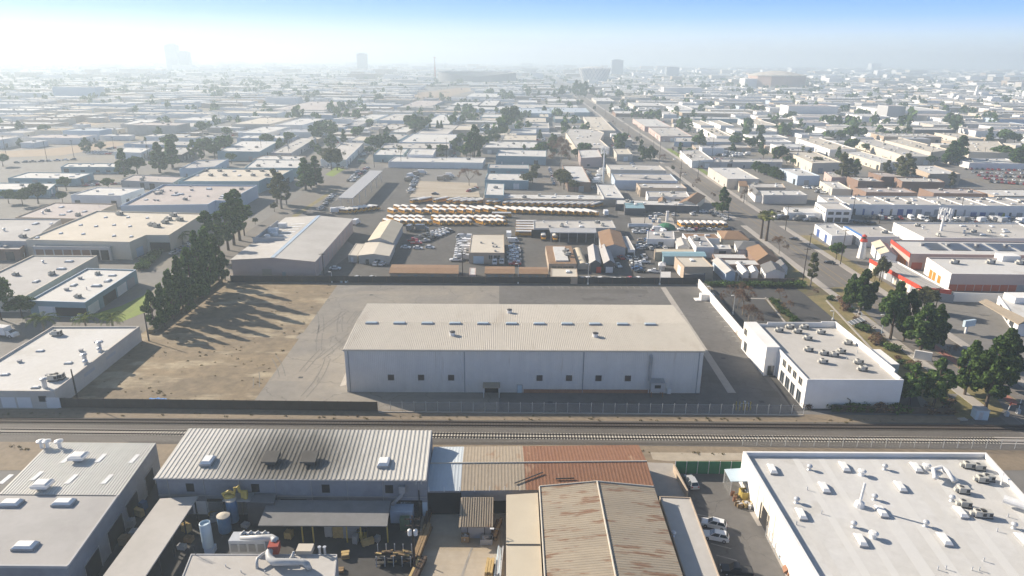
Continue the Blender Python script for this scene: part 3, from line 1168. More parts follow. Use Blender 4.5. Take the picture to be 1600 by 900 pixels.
# ================================================================== works south of the line
# F1: left shed, ribbed half and smooth half
H = 7.5
b = building('industrial_shed', 'light grey shed with half ribbed, half smooth roof in the lower left corner', [(-90, 888), (82, 887), (262, 694), (60, 691)], H, 'wall_corr', 'roof_grey', par=0.0, cat='shed')
q = [Vector(p) for p in b.pts]
A, Bq = Vector(G(-60, 774, H)), Vector(G(172, 776, H))
t1 = (Bq - q[1]).length / (q[2] - q[1]).length
a, c = q[0].lerp(q[3], t1), q[1].lerp(q[2], t1)
mb = MB()
ribs(mb, V3(a, H + 0.1), V3(c, H + 0.1), V3(q[2], H + 0.1), V3(q[3], H + 0.1), 40, 0.085)
build('ribbed_roof', mb, 'roof_corr', b.root)
mb = MB()
e = (q[1] - q[0]).normalized()
n_ = (q[2] - q[1]).normalized()
L = (q[1] - q[0]).length
mb.box((*(q[0].lerp(q[1], .5) + n_ * .2), H), (L, 0.4, 0.45), math.atan2(e.y, e.x))
m = q[1].lerp(c, 0.5)
mb.box((*(m - e * 0.2), H), ((c - q[1]).length - 0.5, 0.35, 0.3), math.atan2(n_.y, n_.x))
build('parapet', mb, 'wall_grey', b.root)
for px, py in ((18, 788), (100, 787), (40, 855)):
 x, y = G(px, py, H)
 fit(b, 'skylight', x, y, H, pi / 2, 1.35)
for px, py in ((124, 720), (68, 764)):
 x, y = G(px, py, H)
 mb = MB()
 mb.box((x, y, H + 0.1), (1.5, 1.5, 0.7), 0, 1)
 mb.box((x, y, H + 0.8), (3.0, 2.6, 0.55), 0, 0)
 mb.box((x, y, H + 1.35), (2.9, 2.5, 0.25), 0, 0, taper=0.7)
 build('roof_ventilator', mb, ['white_metal', 'grey_metal'], b.root)
for px, py in ((66, 700), (75, 700), (94, 700)):
 x, y = G(px, py, H)
 mb = MB()
 mb.lathe((x, y, H), [(0.35, 0), (0.35, 1.4), (0.85, 1.5), (0.85, 1.75), (0.3, 2.0)], 10)
 build('exhaust_cowl', mb, ['white_metal'], b.root)
for t, w_ in ((0.18, 5), (0.42, 6), (0.62, 5), (0.85, 4)):
 opening(b, 1, t, w_, 0, 4.2, 'void', 'bay_opening', 'grey_metal')
# skylight strips let into the ribs
for px, py in ((105, 718), (210, 718), (158, 717), (58, 745), (112, 750), (168, 750), (10, 750)):
 x, y = G(px, py, H)
 mb = MB()
 mb.box((x, y, H + 0.16), (0.9, 3.0, 0.1), -0.02)
 build('roof_light', mb, 'skylight', b.root)

# F2 long ribbed works building
H2 = 8.5
b = building('factory', 'long grey factory with ribbed roof, two sooty hoods and number 814 by the tracks', [(243, 745), (666, 747.5), (676, 677), (297, 673)], H2, 'wall_corr', 'roof_corr', par=0.0, cat='factory')
q = [Vector(p) for p in b.pts]
e = (q[1] - q[0]).normalized()
n_ = (q[3] - q[0]).normalized()
ridge = 0.9
mm0, mm1 = (q[0].lerp(q[3], .97)), (q[1].lerp(q[2], .97))
mb = MB()
ribs(mb, V3(q[0] - n_ * .5, H2), V3(q[1] - n_ * .5, H2), V3(mm1, H2 + ridge), V3(mm0, H2 + ridge), 60, 0.085)
build('ribbed_roof', mb, 'roof_sooted', b.root)
mb = MB()
mb.face([V3(q[2], H2), V3(q[3], H2), V3(mm0, H2 + ridge), V3(mm1, H2 + ridge)])
mb.face([V3(q[1], H2), V3(q[2], H2), V3(mm1, H2 + ridge)])
mb.face([V3(q[3], H2), V3(q[0], H2), V3(mm0, H2 + ridge)])
build('gable', mb, 'wall_corr', b.root)
mb = MB()
mb.box((*(q[0].lerp(q[1], .5) - n_ * .58), H2 - 0.25), ((q[1] - q[0]).length + .2, 0.2, 0.25), math.atan2(e.y, e.x))
build('gutter', mb, 'grey_metal', b.root)


def zroof(x, y):
 t = (Vector((x, y)) - q[0]).dot(n_) / (mm0 - q[0]).length
 return H2 + ridge * t + 0.13


for px, py in ((325, 722), (600, 724)):
 x, y = G(px, py, H2 + 0.4)
 fit(b, 'skylight', x, y, zroof(x, y), 0.0, (1.5, 1.1, 1.6))
for px, py in ((424, 721), (484, 721)):
 x, y = G(px, py, H2 + 0.4)
 z = zroof(x, y)
 mb = MB()
 mb.box((x, y, z - 0.3), (1.8, 1.8, 0.9), 0)
 mb.prism([(x - 1.5, y - 1.5), (x + 1.5, y - 1.5), (x + 1.5, y + 1.5), (x - 1.5, y + 1.5)], z + 0.6, z + 1.2, z1s=[z + 0.9, z + 0.9, z + 1.6, z + 1.6], bottom=True)
 build('exhaust_hood', mb, 'soot_roof', b.root)
for px in (297, 399, 509, 608):
 opening(b, 0, wall_t(b, 0, px, 6.2), 1.5, 5.2, 7.0, 'void', 'window')
opening(b, 0, wall_t(b, 0, 647, 2), 5.2, 0.0, 3.2, 'pale_blue_metal', 'pale_panel')
opening(b, 0, wall_t(b, 0, 325, 2), 6.0, 0.0, 3.0, 'wall_white', 'roller_door')
for px in (345, 460, 640):
 opening(b, 0, wall_t(b, 0, px, 2), 5.0, 0.05, 3.6, 'void', 'bay_opening')
p = wall_pt(b, 0, 629, 6, 0.4)
mb = MB()
mb.box((p.x, p.y, 5.6), (1.2, 0.7, 1.5), 0)
mb.tube([V3(p, 5.7), V3(p - e * 0.2, 5.0), V3(p - e * 2.0, 3.0), V3(p - e * 2.1, 2.2)], 0.35, 8)
build('wall_duct', mb, 'grey_metal', b.root)
p = wall_pt(b, 0, 655, 4, 0.15)
mb = MB()
mb.tube([V3(p, 0), V3(p, 6.0)], 0.13, 6)
build('downpipe', mb, 'dark_metal', b.root)
mb = MB()
for k in range(8):
 p = wall_pt(b, 0, 262 + k * 56, 7, 0.06)
 mb.box((p.x, p.y, 0), (0.12, 0.12, H2 - .4), 0)
mb.box((*(q[0].lerp(q[1], .5) - n_ * .07), 4.3), ((q[1] - q[0]).length, 0.12, 0.14), math.atan2(e.y, e.x))
build('wall_trim', mb, 'grey_metal', b.root)


def text(name, s, loc, rot, size, mat, parent, ext=0.02):
 cu = bpy.data.curves.new(name, 'FONT')
 cu.body = s
 cu.size = size
 cu.extrude = ext
 cu.align_x = 'CENTER'
 cu.align_y = 'CENTER'
 tmp = bpy.data.objects.new(name + '_tmp', cu)
 bpy.context.scene.collection.objects.link(tmp)
 dg = bpy.context.evaluated_depsgraph_get()
 me = bpy.data.meshes.new_from_object(tmp.evaluated_get(dg))
 bpy.data.objects.remove(tmp)
 me.materials.clear()
 me.materials.append(MATS[mat])
 o = bpy.data.objects.new(name, me)
 C.objects.link(o)
 o.rotation_euler = rot
 if parent:
  L = OFF.get(parent.name, parent.location)
  o.parent = parent
  o.location = (loc[0] - L[0], loc[1] - L[1], loc[2] - L[2])
 else:
  o.location = loc
 return o


p = wall_pt(b, 0, 654, 7.6, 0.08)
text('number', '814', (p.x, p.y, 7.55), (pi / 2, 0, math.atan2(e.y, e.x)), 1.0, 'paint', b.root)
# lean-to canopy in front of F2
mb = MB()
zc0, zc1 = 4.6, 3.9
c4 = [G(403, 821, zc1), G(605, 822, zc1), G(610, 782, zc0), G(419, 781, zc0)]
mb.prism(c4, 0, 1, z1s=[zc1, zc1, zc0, zc0])
mb.v = [(x, y, (z if k >= 4 else [zc1, zc1, zc0, zc0][k] - 0.2)) for k, (x, y, z) in enumerate(mb.v)]
cx = sum(p[0] for p in c4) / 4
cy = sum(p[1] for p in c4) / 4
mb.f.append((3, 2, 1, 0))
mb.m.append(0)
cr = tag(empty('canopy', (cx, cy, 0)), 'dark sloping canopy on yellow posts in front of the factory with sooty hoods', 'canopy')
build('canopy_roof', mb, 'roof_dark', cr)
for px in (470, 487, 540, 562, 604):
 x, y = G(px, 822, zc1)
 mb = MB()
 mb.box((x, y + 0.4, 0), (0.22, 0.22, zc1 - 0.2))
 build('post', mb, 'machine_yellow', cr)
reserve(c4)
# goods standing under the canopy
for (nm, lb, px, py, sx, sy, sz, mt, ct) in (('plywood_stack', 'tall yellow plywood stack in shade under the dark canopy', 531, 838, 2.2, 1.2, 2.4, 'wood_yellow', 'stack'), ('steel_cabinet', 'wide grey steel cabinet under the dark canopy', 551, 838, 3.0, 1.4, 2.5, 'door_grey', 'cabinet'), ('white_machine', 'white machine housing in shade under the dark canopy', 515, 836, 1.4, 1.3, 2.2, 'wall_grey', 'machine')):
 x, y = G(px, py, 0)
 mb = MB()
 mb.box((x, y, 0.12), (sx, sy, sz), 0)
 mb.box((x, y - sy / 2 - 0.03, sz * 0.5), (sx * 0.5, 0.08, sz * 0.25), 0)
 mb.box((x - sx * 0.3, y, 0), (0.3, sy, 0.12), 0)
 mb.box((x + sx * 0.3, y, 0), (0.3, sy, 0.12), 0)
 tag(build(nm, mb, mt), lb, ct)
# small dark shed roof left of it
b2 = building('lean_to', 'small dark lean-to roof against the factory wall, left of the canopy', [(385, 785), (428, 786), (432, 772), (389, 771)], 5.0, 'wall_dark', 'roof_dark', par=0, cat='shed')
# walkway roof between F1 and F2
zz = 5.0
c4 = [G(157, 905, zz), G(224, 905, zz), G(310, 775, zz), G(250, 779, zz)]
mb = MB()
mb.prism(c4, zz - 0.25, zz, bottom=True)
cr = tag(empty('covered_way', (c4[0][0] + 3, c4[0][1] + 6, 0)), 'long narrow grey covered way running beside the lower left shed', 'canopy')
build('canopy_roof', mb, 'roof_mid', cr)
for k in range(5):
 for (a, c, i) in ((0, 3, 0.4), (1, 2, -0.4)):
  p = Vector(c4[a]).lerp(Vector(c4[c]), 0.04 + k * 0.23)
  mb = MB()
  mb.box((p.x + i, p.y, 0), (0.2, 0.2, zz - .25))
  build('post', mb, 'dark_metal', cr)
# F3 low building at the bottom edge
b3 = building('workshop', 'low flat grey workshop under white ducts at the bottom edge', [(262, 960), (516, 960), (528, 866), (297, 865)], 5.2, 'wall_grey', 'roof_mid', par=0.12, cat='workshop', t=0.2)
for px, py in ((353, 886), (377, 895), (414, 896)):
 x, y = G(px, py, 5)
 fit(b3, 'vent_pipe', x, y, 4.95, 0, 0.6)
x, y = G(477, 862, 5)
mb = MB()
mb.box((x, y, 4.9), (2.6, 1.9, 1.0), 0, 0)
build('roof_hatch', mb, 'roof_cream', b3.root)
mb = MB()
x, y = G(306, 868, 5)
mb.tube([(x, y, 4.9), (x, y, 7.2)], 0.05, 5)
for k in range(6):
 mb.tube([(x - 0.9, y, 6.0 + k * 0.2), (x + 0.9, y, 6.0 + k * 0.2)], 0.03, 4)
build('aerial', mb, 'dark_metal', b3.root)
for px in (500, 508):
 x, y = G(px, 866, 5)
 fit(b3, 'vent_pipe', x, y, 4.95, 0, 1.6)
# white duct run on F3
zb = 5.0
D = lambda px, py, z: (*G(px, py, z), z)
dr = tag(empty('duct', (*G(425, 870, zb), zb)), 'white sheet metal duct with red fan housing curving over workshop roof', 'duct')
mb = MB()
mb.tube([D(423, 858, 6.8), D(420, 864, 6.5), D(421, 872, 6.3), D(428, 878, 6.3), D(440, 878, 6.3), D(465, 878, 6.3), D(474, 878, 6.3), D(480, 882, 6.2), D(484, 889, 5.2)], [.55, .6, .62, .62, .6, .55, .5, .5, .45], 12)
build('main_duct', mb, 'duct_metal', dr, smooth=True)
mb = MB()
mb.tube([D(419, 861, 6.4), D(410, 866, 6.3), D(402, 873, 6.2), D(401, 880, 5.9), D(402, 889, 4.9)], .26, 10)
build('branch_duct', mb, 'duct_metal', dr, smooth=True)
mb = MB()
mb.tube([D(452, 876, 6.3), D(457, 869, 6.6), D(459, 862, 7.4)], [.3, .28, .2], 8)
build('stub_duct', mb, 'duct_metal', dr, smooth=True)
x, y = G(428, 853, 7)
mb = MB()
mb.box((x, y, 5.9), (1.7, 1.7, 1.6), 0.1)
build('fan_housing', mb, 'red_machine', dr)
mb = MB()
mb.tube([D(427, 848, 7.3), D(430, 843, 7.4), D(424, 840, 7.4), D(412, 840.5, 7.4), D(376, 840.5, 7.3)], [.55, .6, .6, .55, .35], 12)
build('header_duct', mb, 'duct_metal', dr, smooth=True)
for px in (379, 390, 401, 412):
 mb = MB()
 mb.tube([D(px, 840, 7.3), D(px - 2, 834, 7.6), D(px + 1.5, 831, 8.0), D(px + 5, 836, 7.2), D(px + 5, 842, 6)], [.3, .33, .33, .3, .28], 8)
 build('elbow_duct', mb, 'duct_metal', dr, smooth=True)
for px, py in ((444, 882), (470, 882)):
 x, y = G(px, py, 5)
 mb = MB()
 mb.box((x, y, 4.95), (0.12, 0.9, 1.1))
 build('duct_stand', mb, 'dark_metal', dr)
# filter house under the header duct
x, y = G(391, 852, 3.5)
fr_ = tag(empty('filter_house', (x, y, 0)), 'grey four-bay filter house below the white duct elbows', 'machine')
mb = MB()
mb.box((x, y, 2.0), (6.3, 2.4, 3.4), 0)
build('housing', mb, 'galv', fr_)
for k in range(4):
 mb = MB()
 mb.box((x - 2.3 + k * 1.55, y, 2.0), (1.2, 1.8, 1.6), 0, taper=1)
 mb.v = [(vx if vz > 1.0 else vx, vy, vz) for vx, vy, vz in mb.v]
 mb2 = MB()
 mb2.box((x - 2.3 + k * 1.55, y - 1.24, 3.2), (1.1, 0.1, 1.5), 0)
 build('access_door', mb2, 'grey_metal', fr_)
 mb3 = MB()
 mb3.box((x - 2.3 + k * 1.55, y - 0.8, 0), (0.2, 0.2, 2.0), 0)
 build('leg', mb3, 'dark_metal', fr_)
# tall silver cylinder
x, y = G(327, 862, 0)
mb = MB()
sr = tag(empty('silo', (x, y, 0)), 'pale blue upright cylinder silo standing in the dark works yard', 'silo')
mb.lathe((x, y, 1.2), [(0.85, 0), (0.95, 0.1), (0.95, 5.0), (0.85, 5.05), (0.8, 4.7)], 16)
build('shell', mb, 'pale_blue_metal', sr, smooth=False)
mb = MB()
mb.box((x + 0.3, y, 0), (1.7, 1.4, 1.2), 0)
build('base', mb, 'wall_blue', sr)
# two blue tanks with a yellow mixer
for (px, py, hh, rr, lb) in ((353, 834, 4.0, 1.15, 'round blue tank with pale lid, nearer the silo'), (366, 818, 5.4, 1.0, 'taller blue tank below the yellow mixer')):
 x, y = G(px, py, 0)
 tr_ = tag(empty('tank', (x, y, 0)), lb, 'tank', 'blue tanks in the works yard')
 mb = MB()
 mb.lathe((x, y, 0.6), [(rr * .9, 0), (rr, 0.2), (rr, hh - 0.6)], 14)
 build('shell', mb, 'tank_blue', tr_)
 mb = MB()
 mb.lathe((x, y, hh), [(rr * 1.05, 0), (rr * 1.05, 0.15), (rr * .3, 0.4)], 14)
 build('lid', mb, 'roof_cream', tr_)
 for k in range(3):
  a = k * 2.1
  mb = MB()
  mb.box((x + rr * .8 * math.cos(a), y + rr * .8 * math.sin(a), 0), (.18, .18, .7))
  build('leg', mb, 'dark_metal', tr_)
x, y = G(366, 815, 0)
mr_ = tag(empty('mixer', (x, y, 0)), 'yellow pipework mixer on a platform above blue tanks', 'machine')
mb = MB()
mb.box((x + 1.2, y + 0.6, 5.0), (5.2, 2.6, 0.18))
build('platform', mb, 'grey_metal', mr_)
for k in range(4):
 mb = MB()
 mb.box((x + 1.2 + (-2.4 if k % 2 else 2.4), y + 0.6 + (1.1 if k < 2 else -1.1), 0), (0.16, 0.16, 5.0))
 build('leg', mb, 'dark_metal', mr_)
mb = MB()
mb.tube([(x - 1.0, y, 5.2), (x - 1.4, y, 6.3), (x - 0.2, y, 6.9), (x + 0.8, y, 6.4), (x + 1.0, y, 7.6), (x + 1.6, y, 8.0), (x + 1.9, y, 6.8), (x + 2.8, y + .3, 6.6), (x + 2.8, y, 5.2)], [.25, .3, .28, .3, .3, .35, .3, .35, .4], 8)
mb.box((x + 2.4, y + .6, 5.2), (1.0, 1.0, 1.2))
mb.lathe((x - 0.1, y, 5.2), [(.9, 0), (1.0, .8), (.5, 1.0)], 10)
build('pipework', mb, 'machine_yellow', mr_)
# F4 middle building: three roof colours
H4, R4 = 5.6, 6.6
pts = [G(667, 769, H4), G(1021, 759, H4), G(1000, 699, H4), G(677, 697, H4)]
pts[1] = (pts[1][0], pts[1][1] + 0.0)
F4 = B()
q4 = [Vector(p) for p in quadfit(pts)]
F4.pts, F4.h, F4.par = [tuple(p) for p in q4], H4, 0
F4.c = tuple(sum(q4, Vector((0, 0))) / 4)
reserve(F4.pts)
F4.root = tag(empty('factory', (*F4.c, 0)), 'low wide factory with roof in blue, tan and rust thirds', 'factory')
mb = MB()
for k in range(4):
 p, r = F4.pts[k], F4.pts[(k + 1) % 4]
 mb.face([(*p, 0), (*r, 0), (*r, H4 - .05), (*p, H4 - .05)])
ra, rb_ = (q4[0] + q4[3]) / 2, (q4[1] + q4[2]) / 2
mb.face([V3(q4[1], H4 - .05), V3(q4[2], H4 - .05), V3(rb_, R4 - .05)])
mb.face([V3(q4[3], H4 - .05), V3(q4[0], H4 - .05), V3(ra, R4 - .05)])
build('wall', mb, 'wall_corr', F4.root)
tcut = [0.0, (722 - 672) / 338.0, (818 - 672) / 338.0, 1.0]
n_ = (q4[3] - q4[0]).normalized()
for k, mt in enumerate(('roof_paleblue', 'roof_tanflat', 'roof_rust')):
 t0, t1 = tcut[k], tcut[k + 1]
 mb = MB()
 nn = int(60 * (t1 - t0)) + 2
 ribs(mb, V3(q4[0].lerp(q4[1], t0) - n_ * .3, H4), V3(q4[0].lerp(q4[1], t1) - n_ * .3, H4), V3(ra.lerp(rb_, t1), R4), V3(ra.lerp(rb_, t0), R4), nn, 0.025)
 ribs(mb, V3(q4[3].lerp(q4[2], t1) + n_ * .3, H4), V3(q4[3].lerp(q4[2], t0) + n_ * .3, H4), V3(ra.lerp(rb_, t0), R4), V3(ra.lerp(rb_, t1), R4), nn, 0.025)
 build('roof_panel', mb, mt, F4.root)
mb = MB()
mb.tube([V3(ra, R4 + .08), V3(rb_, R4 + .08)], 0.16, 6)
build('ridge_cap', mb, 'roof_cream', F4.root)
mb = MB()
for k in range(7):
 p = q4[0].lerp(q4[1], 0.01 + k * 0.066) - n_ * .3
 mb.tube([V3(p, H4 - .2), V3(p, H4 + .9)], 0.06, 5)
build('standoff', mb, 'white_metal', F4.root)
mb = MB()
mb.tube([D(804, 755, 6.07), D(848, 738, 6.48)], 0.12, 5)
mb.tube([D(868, 748, 6.24), D(897, 747, 6.26)], 0.14, 5)
build('roof_pipe', mb, 'dark_metal', F4.root)
opening(F4, 0, wall_t(F4, 0, 692, 2.5), 7.2, 0, 5.0, 'void', 'bay_opening')
opening(F4, 0, wall_t(F4, 0, 780, 2.5), 4.5, 0.1, 3.0, 'void', 'bay_opening')
# small shed in front, striped awning roof
sh = [G(721, 841, 0), G(767, 841, 0)]
yb = q4[0].y
pA, pB = Vector(sh[0]), Vector(sh[1])
b5 = building('shed', 'small grey shed with striped sheet roof and double doors in works yard', [tuple(pA), tuple(pB), (pB.x, pB.y + 5.5), (pA.x, pA.y + 5.5)], 3.2, 'wall_corr', 'grey_metal', par=0, world=True, cat='shed')
mb = MB()
ribs(mb, (pA.x - .4, pA.y - 1.0, 3.2), (pB.x + .4, pB.y - 1.0, 3.2), (pB.x + .4, pB.y + 5.5, 5.0), (pA.x - .4, pA.y + 5.5, 5.0), 14, 0.14)
build('sheet_roof', mb, 'roof_tanflat', b5.root)
opening(b5, 0, 0.5, 3.0, 0, 2.5, 'door_grey', 'double_door', 'dark_metal')
# F5: tan rusty roof
H5, R5 = 6.8, 8.0
q5 = [Vector(G(852, 912, H5)), Vector(G(1071, 912, H5)), Vector(G(1022, 761, H5)), Vector(G(843, 761, H5))]
F5 = B()
F5.pts, F5.h, F5.par = [tuple(p) for p in q5], H5, 0
F5.c = tuple(sum(q5, Vector((0, 0))) / 4)
reserve(F5.pts)
F5.root = tag(empty('factory', (*F5.c, 0)), 'tan ridged factory roof streaked with rust at bottom centre', 'factory')
mb = MB()
for k in range(4):
 p, r = F5.pts[k], F5.pts[(k + 1) % 4]
 mb.face([(*p, 0), (*r, 0), (*r, H5 - .05), (*p, H5 - .05)])
ra, rb_ = (q5[0] + q5[1]) / 2, (q5[3] + q5[2]) / 2
mb.face([V3(q5[2], H5 - .05), V3(q5[3], H5 - .05), V3(rb_, R5 - .05)])
build('wall', mb, 'wall_tan', F5.root)
mb = MB()
ribs(mb, V3(q5[3], H5), V3(q5[0], H5), V3(ra, R5), V3(rb_, R5), 44, 0.03)
ribs(mb, V3(q5[1], H5), V3(q5[2], H5), V3(rb_, R5), V3(ra, R5), 44, 0.03)
build('ribbed_roof', mb, 'roof_tanrust', F5.root)
mb = MB()
mb.tube([V3(ra, R5 + .1), V3(rb_, R5 + .1)], 0.15, 6)
mb.tube([V3(q5[3] - Vector((0, -.1)), H5 + .1), V3(rb_, R5 + .12), V3(q5[2], H5 + .1)], 0.14, 6)
mb.tube([V3(q5[3], H5 + .1), V3(q5[0], H5 + .1)], 0.14, 6)
build('ridge_cap', mb, 'roof_cream', F5.root)
# pale flat annex left of it
zt = 6.0
qa = [G(791, 912, zt), G(848, 912, zt), G(842, 770, zt), G(791, 773, zt)]
qa[1] = (q5[0].x - 0.35, qa[1][1])
qa[2] = (q5[3].x - 0.35, qa[2][1])
b6 = building('annex', 'pale cream flat roofed annex left of the rusty tan roof', qa, zt, 'wall_tan', 'roof_tanmetal', par=0, world=True, cat='annex')
mb = MB()
p, r = Vector(G(791, 852, zt)), Vector(G(844, 851, zt))
mb.box((*((p + r) / 2), zt), ((r - p).length, 0.18, 0.16), 0)
build('roof_seam', mb, 'dark_metal', b6.root)
x, y = G(783, 852, 4)
lp = tag(empty('yard_lamp', (x, y, 0)), 'bent arm yard lamp beside the cream annex', 'lamp')
mb = MB()
mb.tube([(x, y, 0), (x, y, 7), (x - .3, y, 7.4), (x - 1.5, y, 7.5)], 0.07, 6)
build('pole', mb, 'dark_metal', lp)
mb = MB()
mb.box((x - 1.6, y, 7.4), (0.7, 0.35, 0.15))
build('lamp_head', mb, 'white_metal', lp)
# F6 lower roof right
b7 = building('lean_to', 'long low grey lean-to roof right of the rusty tan roof', [(1074, 912), (1129, 912), (1079, 777), (1030, 775)], 4.6, 'wall_tan', 'roof_mid', par=0.2, cat='shed', exact=True, t=0.2)
x, y = G(1052, 836, 4.6)
fit(b7, 'turbine_vent', x, y, 4.4, 0, 0.8)
b8 = building('boundary_block', 'low tan block behind the grey lean-to, right of rust roof', [(1006, 774), (1072, 776), (1052, 724), (1003, 722)], 0.3, 'wall_tan', 'concrete', par=0, cat='slab', exact=True)

# F7 big white building, bottom right
H7 = 7.6
F7 = building('warehouse', 'large white flat roofed warehouse dotted with vents, lower right corner', [(1285, 916), (1730, 916), (1541, 707), (1161, 705)], H7, 'wall_white', 'roof_white', par=0.9, exact=True, cat='warehouse', t=0.5)
r7 = math.atan2(F7.pts[2][1] - F7.pts[1][1], F7.pts[2][0] - F7.pts[1][0]) - pi / 2
z7 = (1150, 680, 3.5556)
Z = lambda x, y: (z7[0] + x / z7[2], z7[1] + y / z7[2])
fits(F7, 'skylight', [Z(200, 195), Z(600, 182), Z(998, 185), Z(488, 297), Z(910, 292), Z(360, 445), Z(805, 430), Z(1245, 435), Z(690, 590), Z(1155, 585), Z(1590, 585)], r7 + 0.08, (1.0, 1.25, 1.3))
fits(F7, 'turbine_vent', [Z(407, 192), Z(825, 190), Z(335, 375), Z(768, 358), Z(1198, 365), Z(652, 510), Z(1052, 505), Z(1542, 517)], 0, 0.95)
fits(F7, 'exhaust_hood', [Z(697, 222), Z(1055, 190), Z(760, 570), Z(1110, 235)], 0, 0.85)
fits(F7, 'air_conditioner', [Z(1290, 180), Z(1350, 190), Z(1365, 258), Z(1400, 250), Z(1260, 318), Z(1350, 450), Z(1385, 452), Z(1270, 395)], r7, 0.95)
mb = MB()
x, y = G(*Z(685, 395), H7 - .9)
mb.lathe((x, y, H7 - .9), [(0.9, 0), (0.8, 0.9), (0.3, 1.2)], 10)
mb.tube([(x, y, H7 + .2), (x + .2, y, H7 + 4.2)], 0.24, 8)
build('flue', mb, 'white_metal', F7.root)
mb = MB()
pts_ = [Z(1110, 230), Z(1095, 195), Z(1140, 185), Z(1175, 205), Z(1215, 245)]
mb.tube([(*G(p[0], p[1], H7 + .6), H7 + zz_) for p, zz_ in zip(pts_, (0.2, .8, 1.0, .8, .1))], 0.42, 10)
build('roof_duct', mb, 'white_metal', F7.root, smooth=True)
mb = MB()
pts_ = [Z(1145, 190), Z(1230, 250)]
mb.tube([(*G(p[0], p[1], H7 + .3), H7 + .3) for p in pts_], 0.3, 8)
build('roof_duct', mb, 'white_metal', F7.root, smooth=True)
x, y = G(*Z(1560, 410), H7 - .5)
mb = MB()
mb.tube([(x - 1.6, y + 1.6, H7 + .6), (x + 1.6, y - 1.2, H7 + .6)], 0.75, 12)
mb.box((x + 1.5, y - 1.4, H7 - .9), (1.2, 1.2, 1.6), 0.7)
build('dust_collector', mb, 'white_metal', F7.root)
fits(F7, 'vent_pipe', [Z(395, 305), Z(475, 437), Z(335, 497), Z(1375, 700), Z(1165, 745), Z(1120, 748), Z(1310, 750), Z(1350, 752), Z(1510, 455), Z(1450, 535)], 0, 0.7)
mb = MB()
pts_ = [Z(1370, 115), Z(1440, 175), Z(1510, 240), Z(1570, 310), Z(1600, 370)]
mb.tube([(*G(p[0], p[1], H7 - .7), H7 - .7) for p in pts_], 0.1, 6)
mb.tube([(*G(*Z(1475, 262), H7), H7 - .8), (*G(*Z(1480, 230), H7), H7 + .9)], 0.14, 6)
build('conduit', mb, 'white_metal', F7.root)
opening(F7, 3, 1 - (wall_t(F7, 3, 1190, 2) * 0 + 0.62), 4.5, 0, 4.2, 'void', 'roller_door', 'wall_cream')
for t in (0.05, 0.12, 0.2, 0.28):
 opening(F7, 3, t + 0.22, 0.5, 1.0, 6.5, 'wall_cream', 'pilaster')
RS = random.Random(8)
for k in range(9):
 A_, B_ = lerp(F7, .07 + k * .105, .03), lerp(F7, .07 + k * .105 + .02, .97)
 w_ = RS.uniform(1.2, 2.6)
 mb = MB()
 mb.face([(A_.x, A_.y, H7 - .886), (A_.x + w_, A_.y, H7 - .886), (B_.x + w_, B_.y, H7 - .886), (B_.x, B_.y, H7 - .886)])
 build('roof_membrane', mb, RS.choice(['roof_seam', 'roof_seam_dirty']), F7.root)
# awning
za = 3.4
c4 = [G(1142, 752, za), G(1176, 751.5, za), G(1165, 731, za), G(1132, 733, za)]
mb = MB()
mb.prism(ccw(c4), za - .15, za, bottom=True)
ar = tag(empty('awning', (*c4[0], 0)), 'pale blue flat metal awning against white wall by the green fence', 'awning')
build('awning_roof', mb, 'pale_blue_metal', ar)
for p in (c4[0], c4[3]):
 mb = MB()
 mb.box((p[0] + .2, p[1], 0), (0.15, 0.15, za - .15))
 build('post', mb, 'galv', ar)
mb = MB()
a, c = Vector(c4[0]), Vector(c4[3])
mb.face([V3(a, 0), V3(c, 0), V3(c, za - .2), V3(a, za - .2)])
build('screen', mb, 'chain_mesh', ar)

# L1 white building at left
L1 = building('warehouse', 'white flat roofed building left of the bare dirt lot, seen end on', [(-83, 610), (84, 611), (218, 509.5), (81, 510)], 5.0, 'wall_sand', 'roof_white', par=0.5, cat='warehouse', exact=True)
fits(L1, 'skylight', [(63, 549), (107, 568), (154, 534.5), (8, 586), (56, 606)], pi / 2 + 0.1, 0.75)
fits(L1, 'turbine_vent', [(156, 550), (134, 570)], 0, 1.2)
for px, py in ((156, 545), (133, 564), (70, 603)):
 x, y = G(px, py, 5)
 mb = MB()
 mb.lathe((x, y, 4.5), [(0.55, 0), (0.55, 2.2), (0.8, 2.3), (0.8, 2.6), (0.4, 2.8)], 10)
 build('exhaust_stack', mb, 'galv', L1.root)
fits(L1, 'air_conditioner', [(85, 594), (93, 592), (90, 524)], 0.1, 1.2)
fits(L1, 'roof_vent', [(31, 566), (127, 549), (75, 588), (99, 590)], 0.1, 0.9)
for t in (0.35, 0.6):
 opening(L1, 1, t, 5, 2.5, 3.4, 'wall_grey', 'patch')
opening(L1, 0, 0.88, 2.0, 2.0, 3.6, 'glass', 'window')
for t in (0.55, 0.7, 0.97):
 opening(L1, 0, t, 3.5, 0.3, 3.2, 'door_white', 'patch')

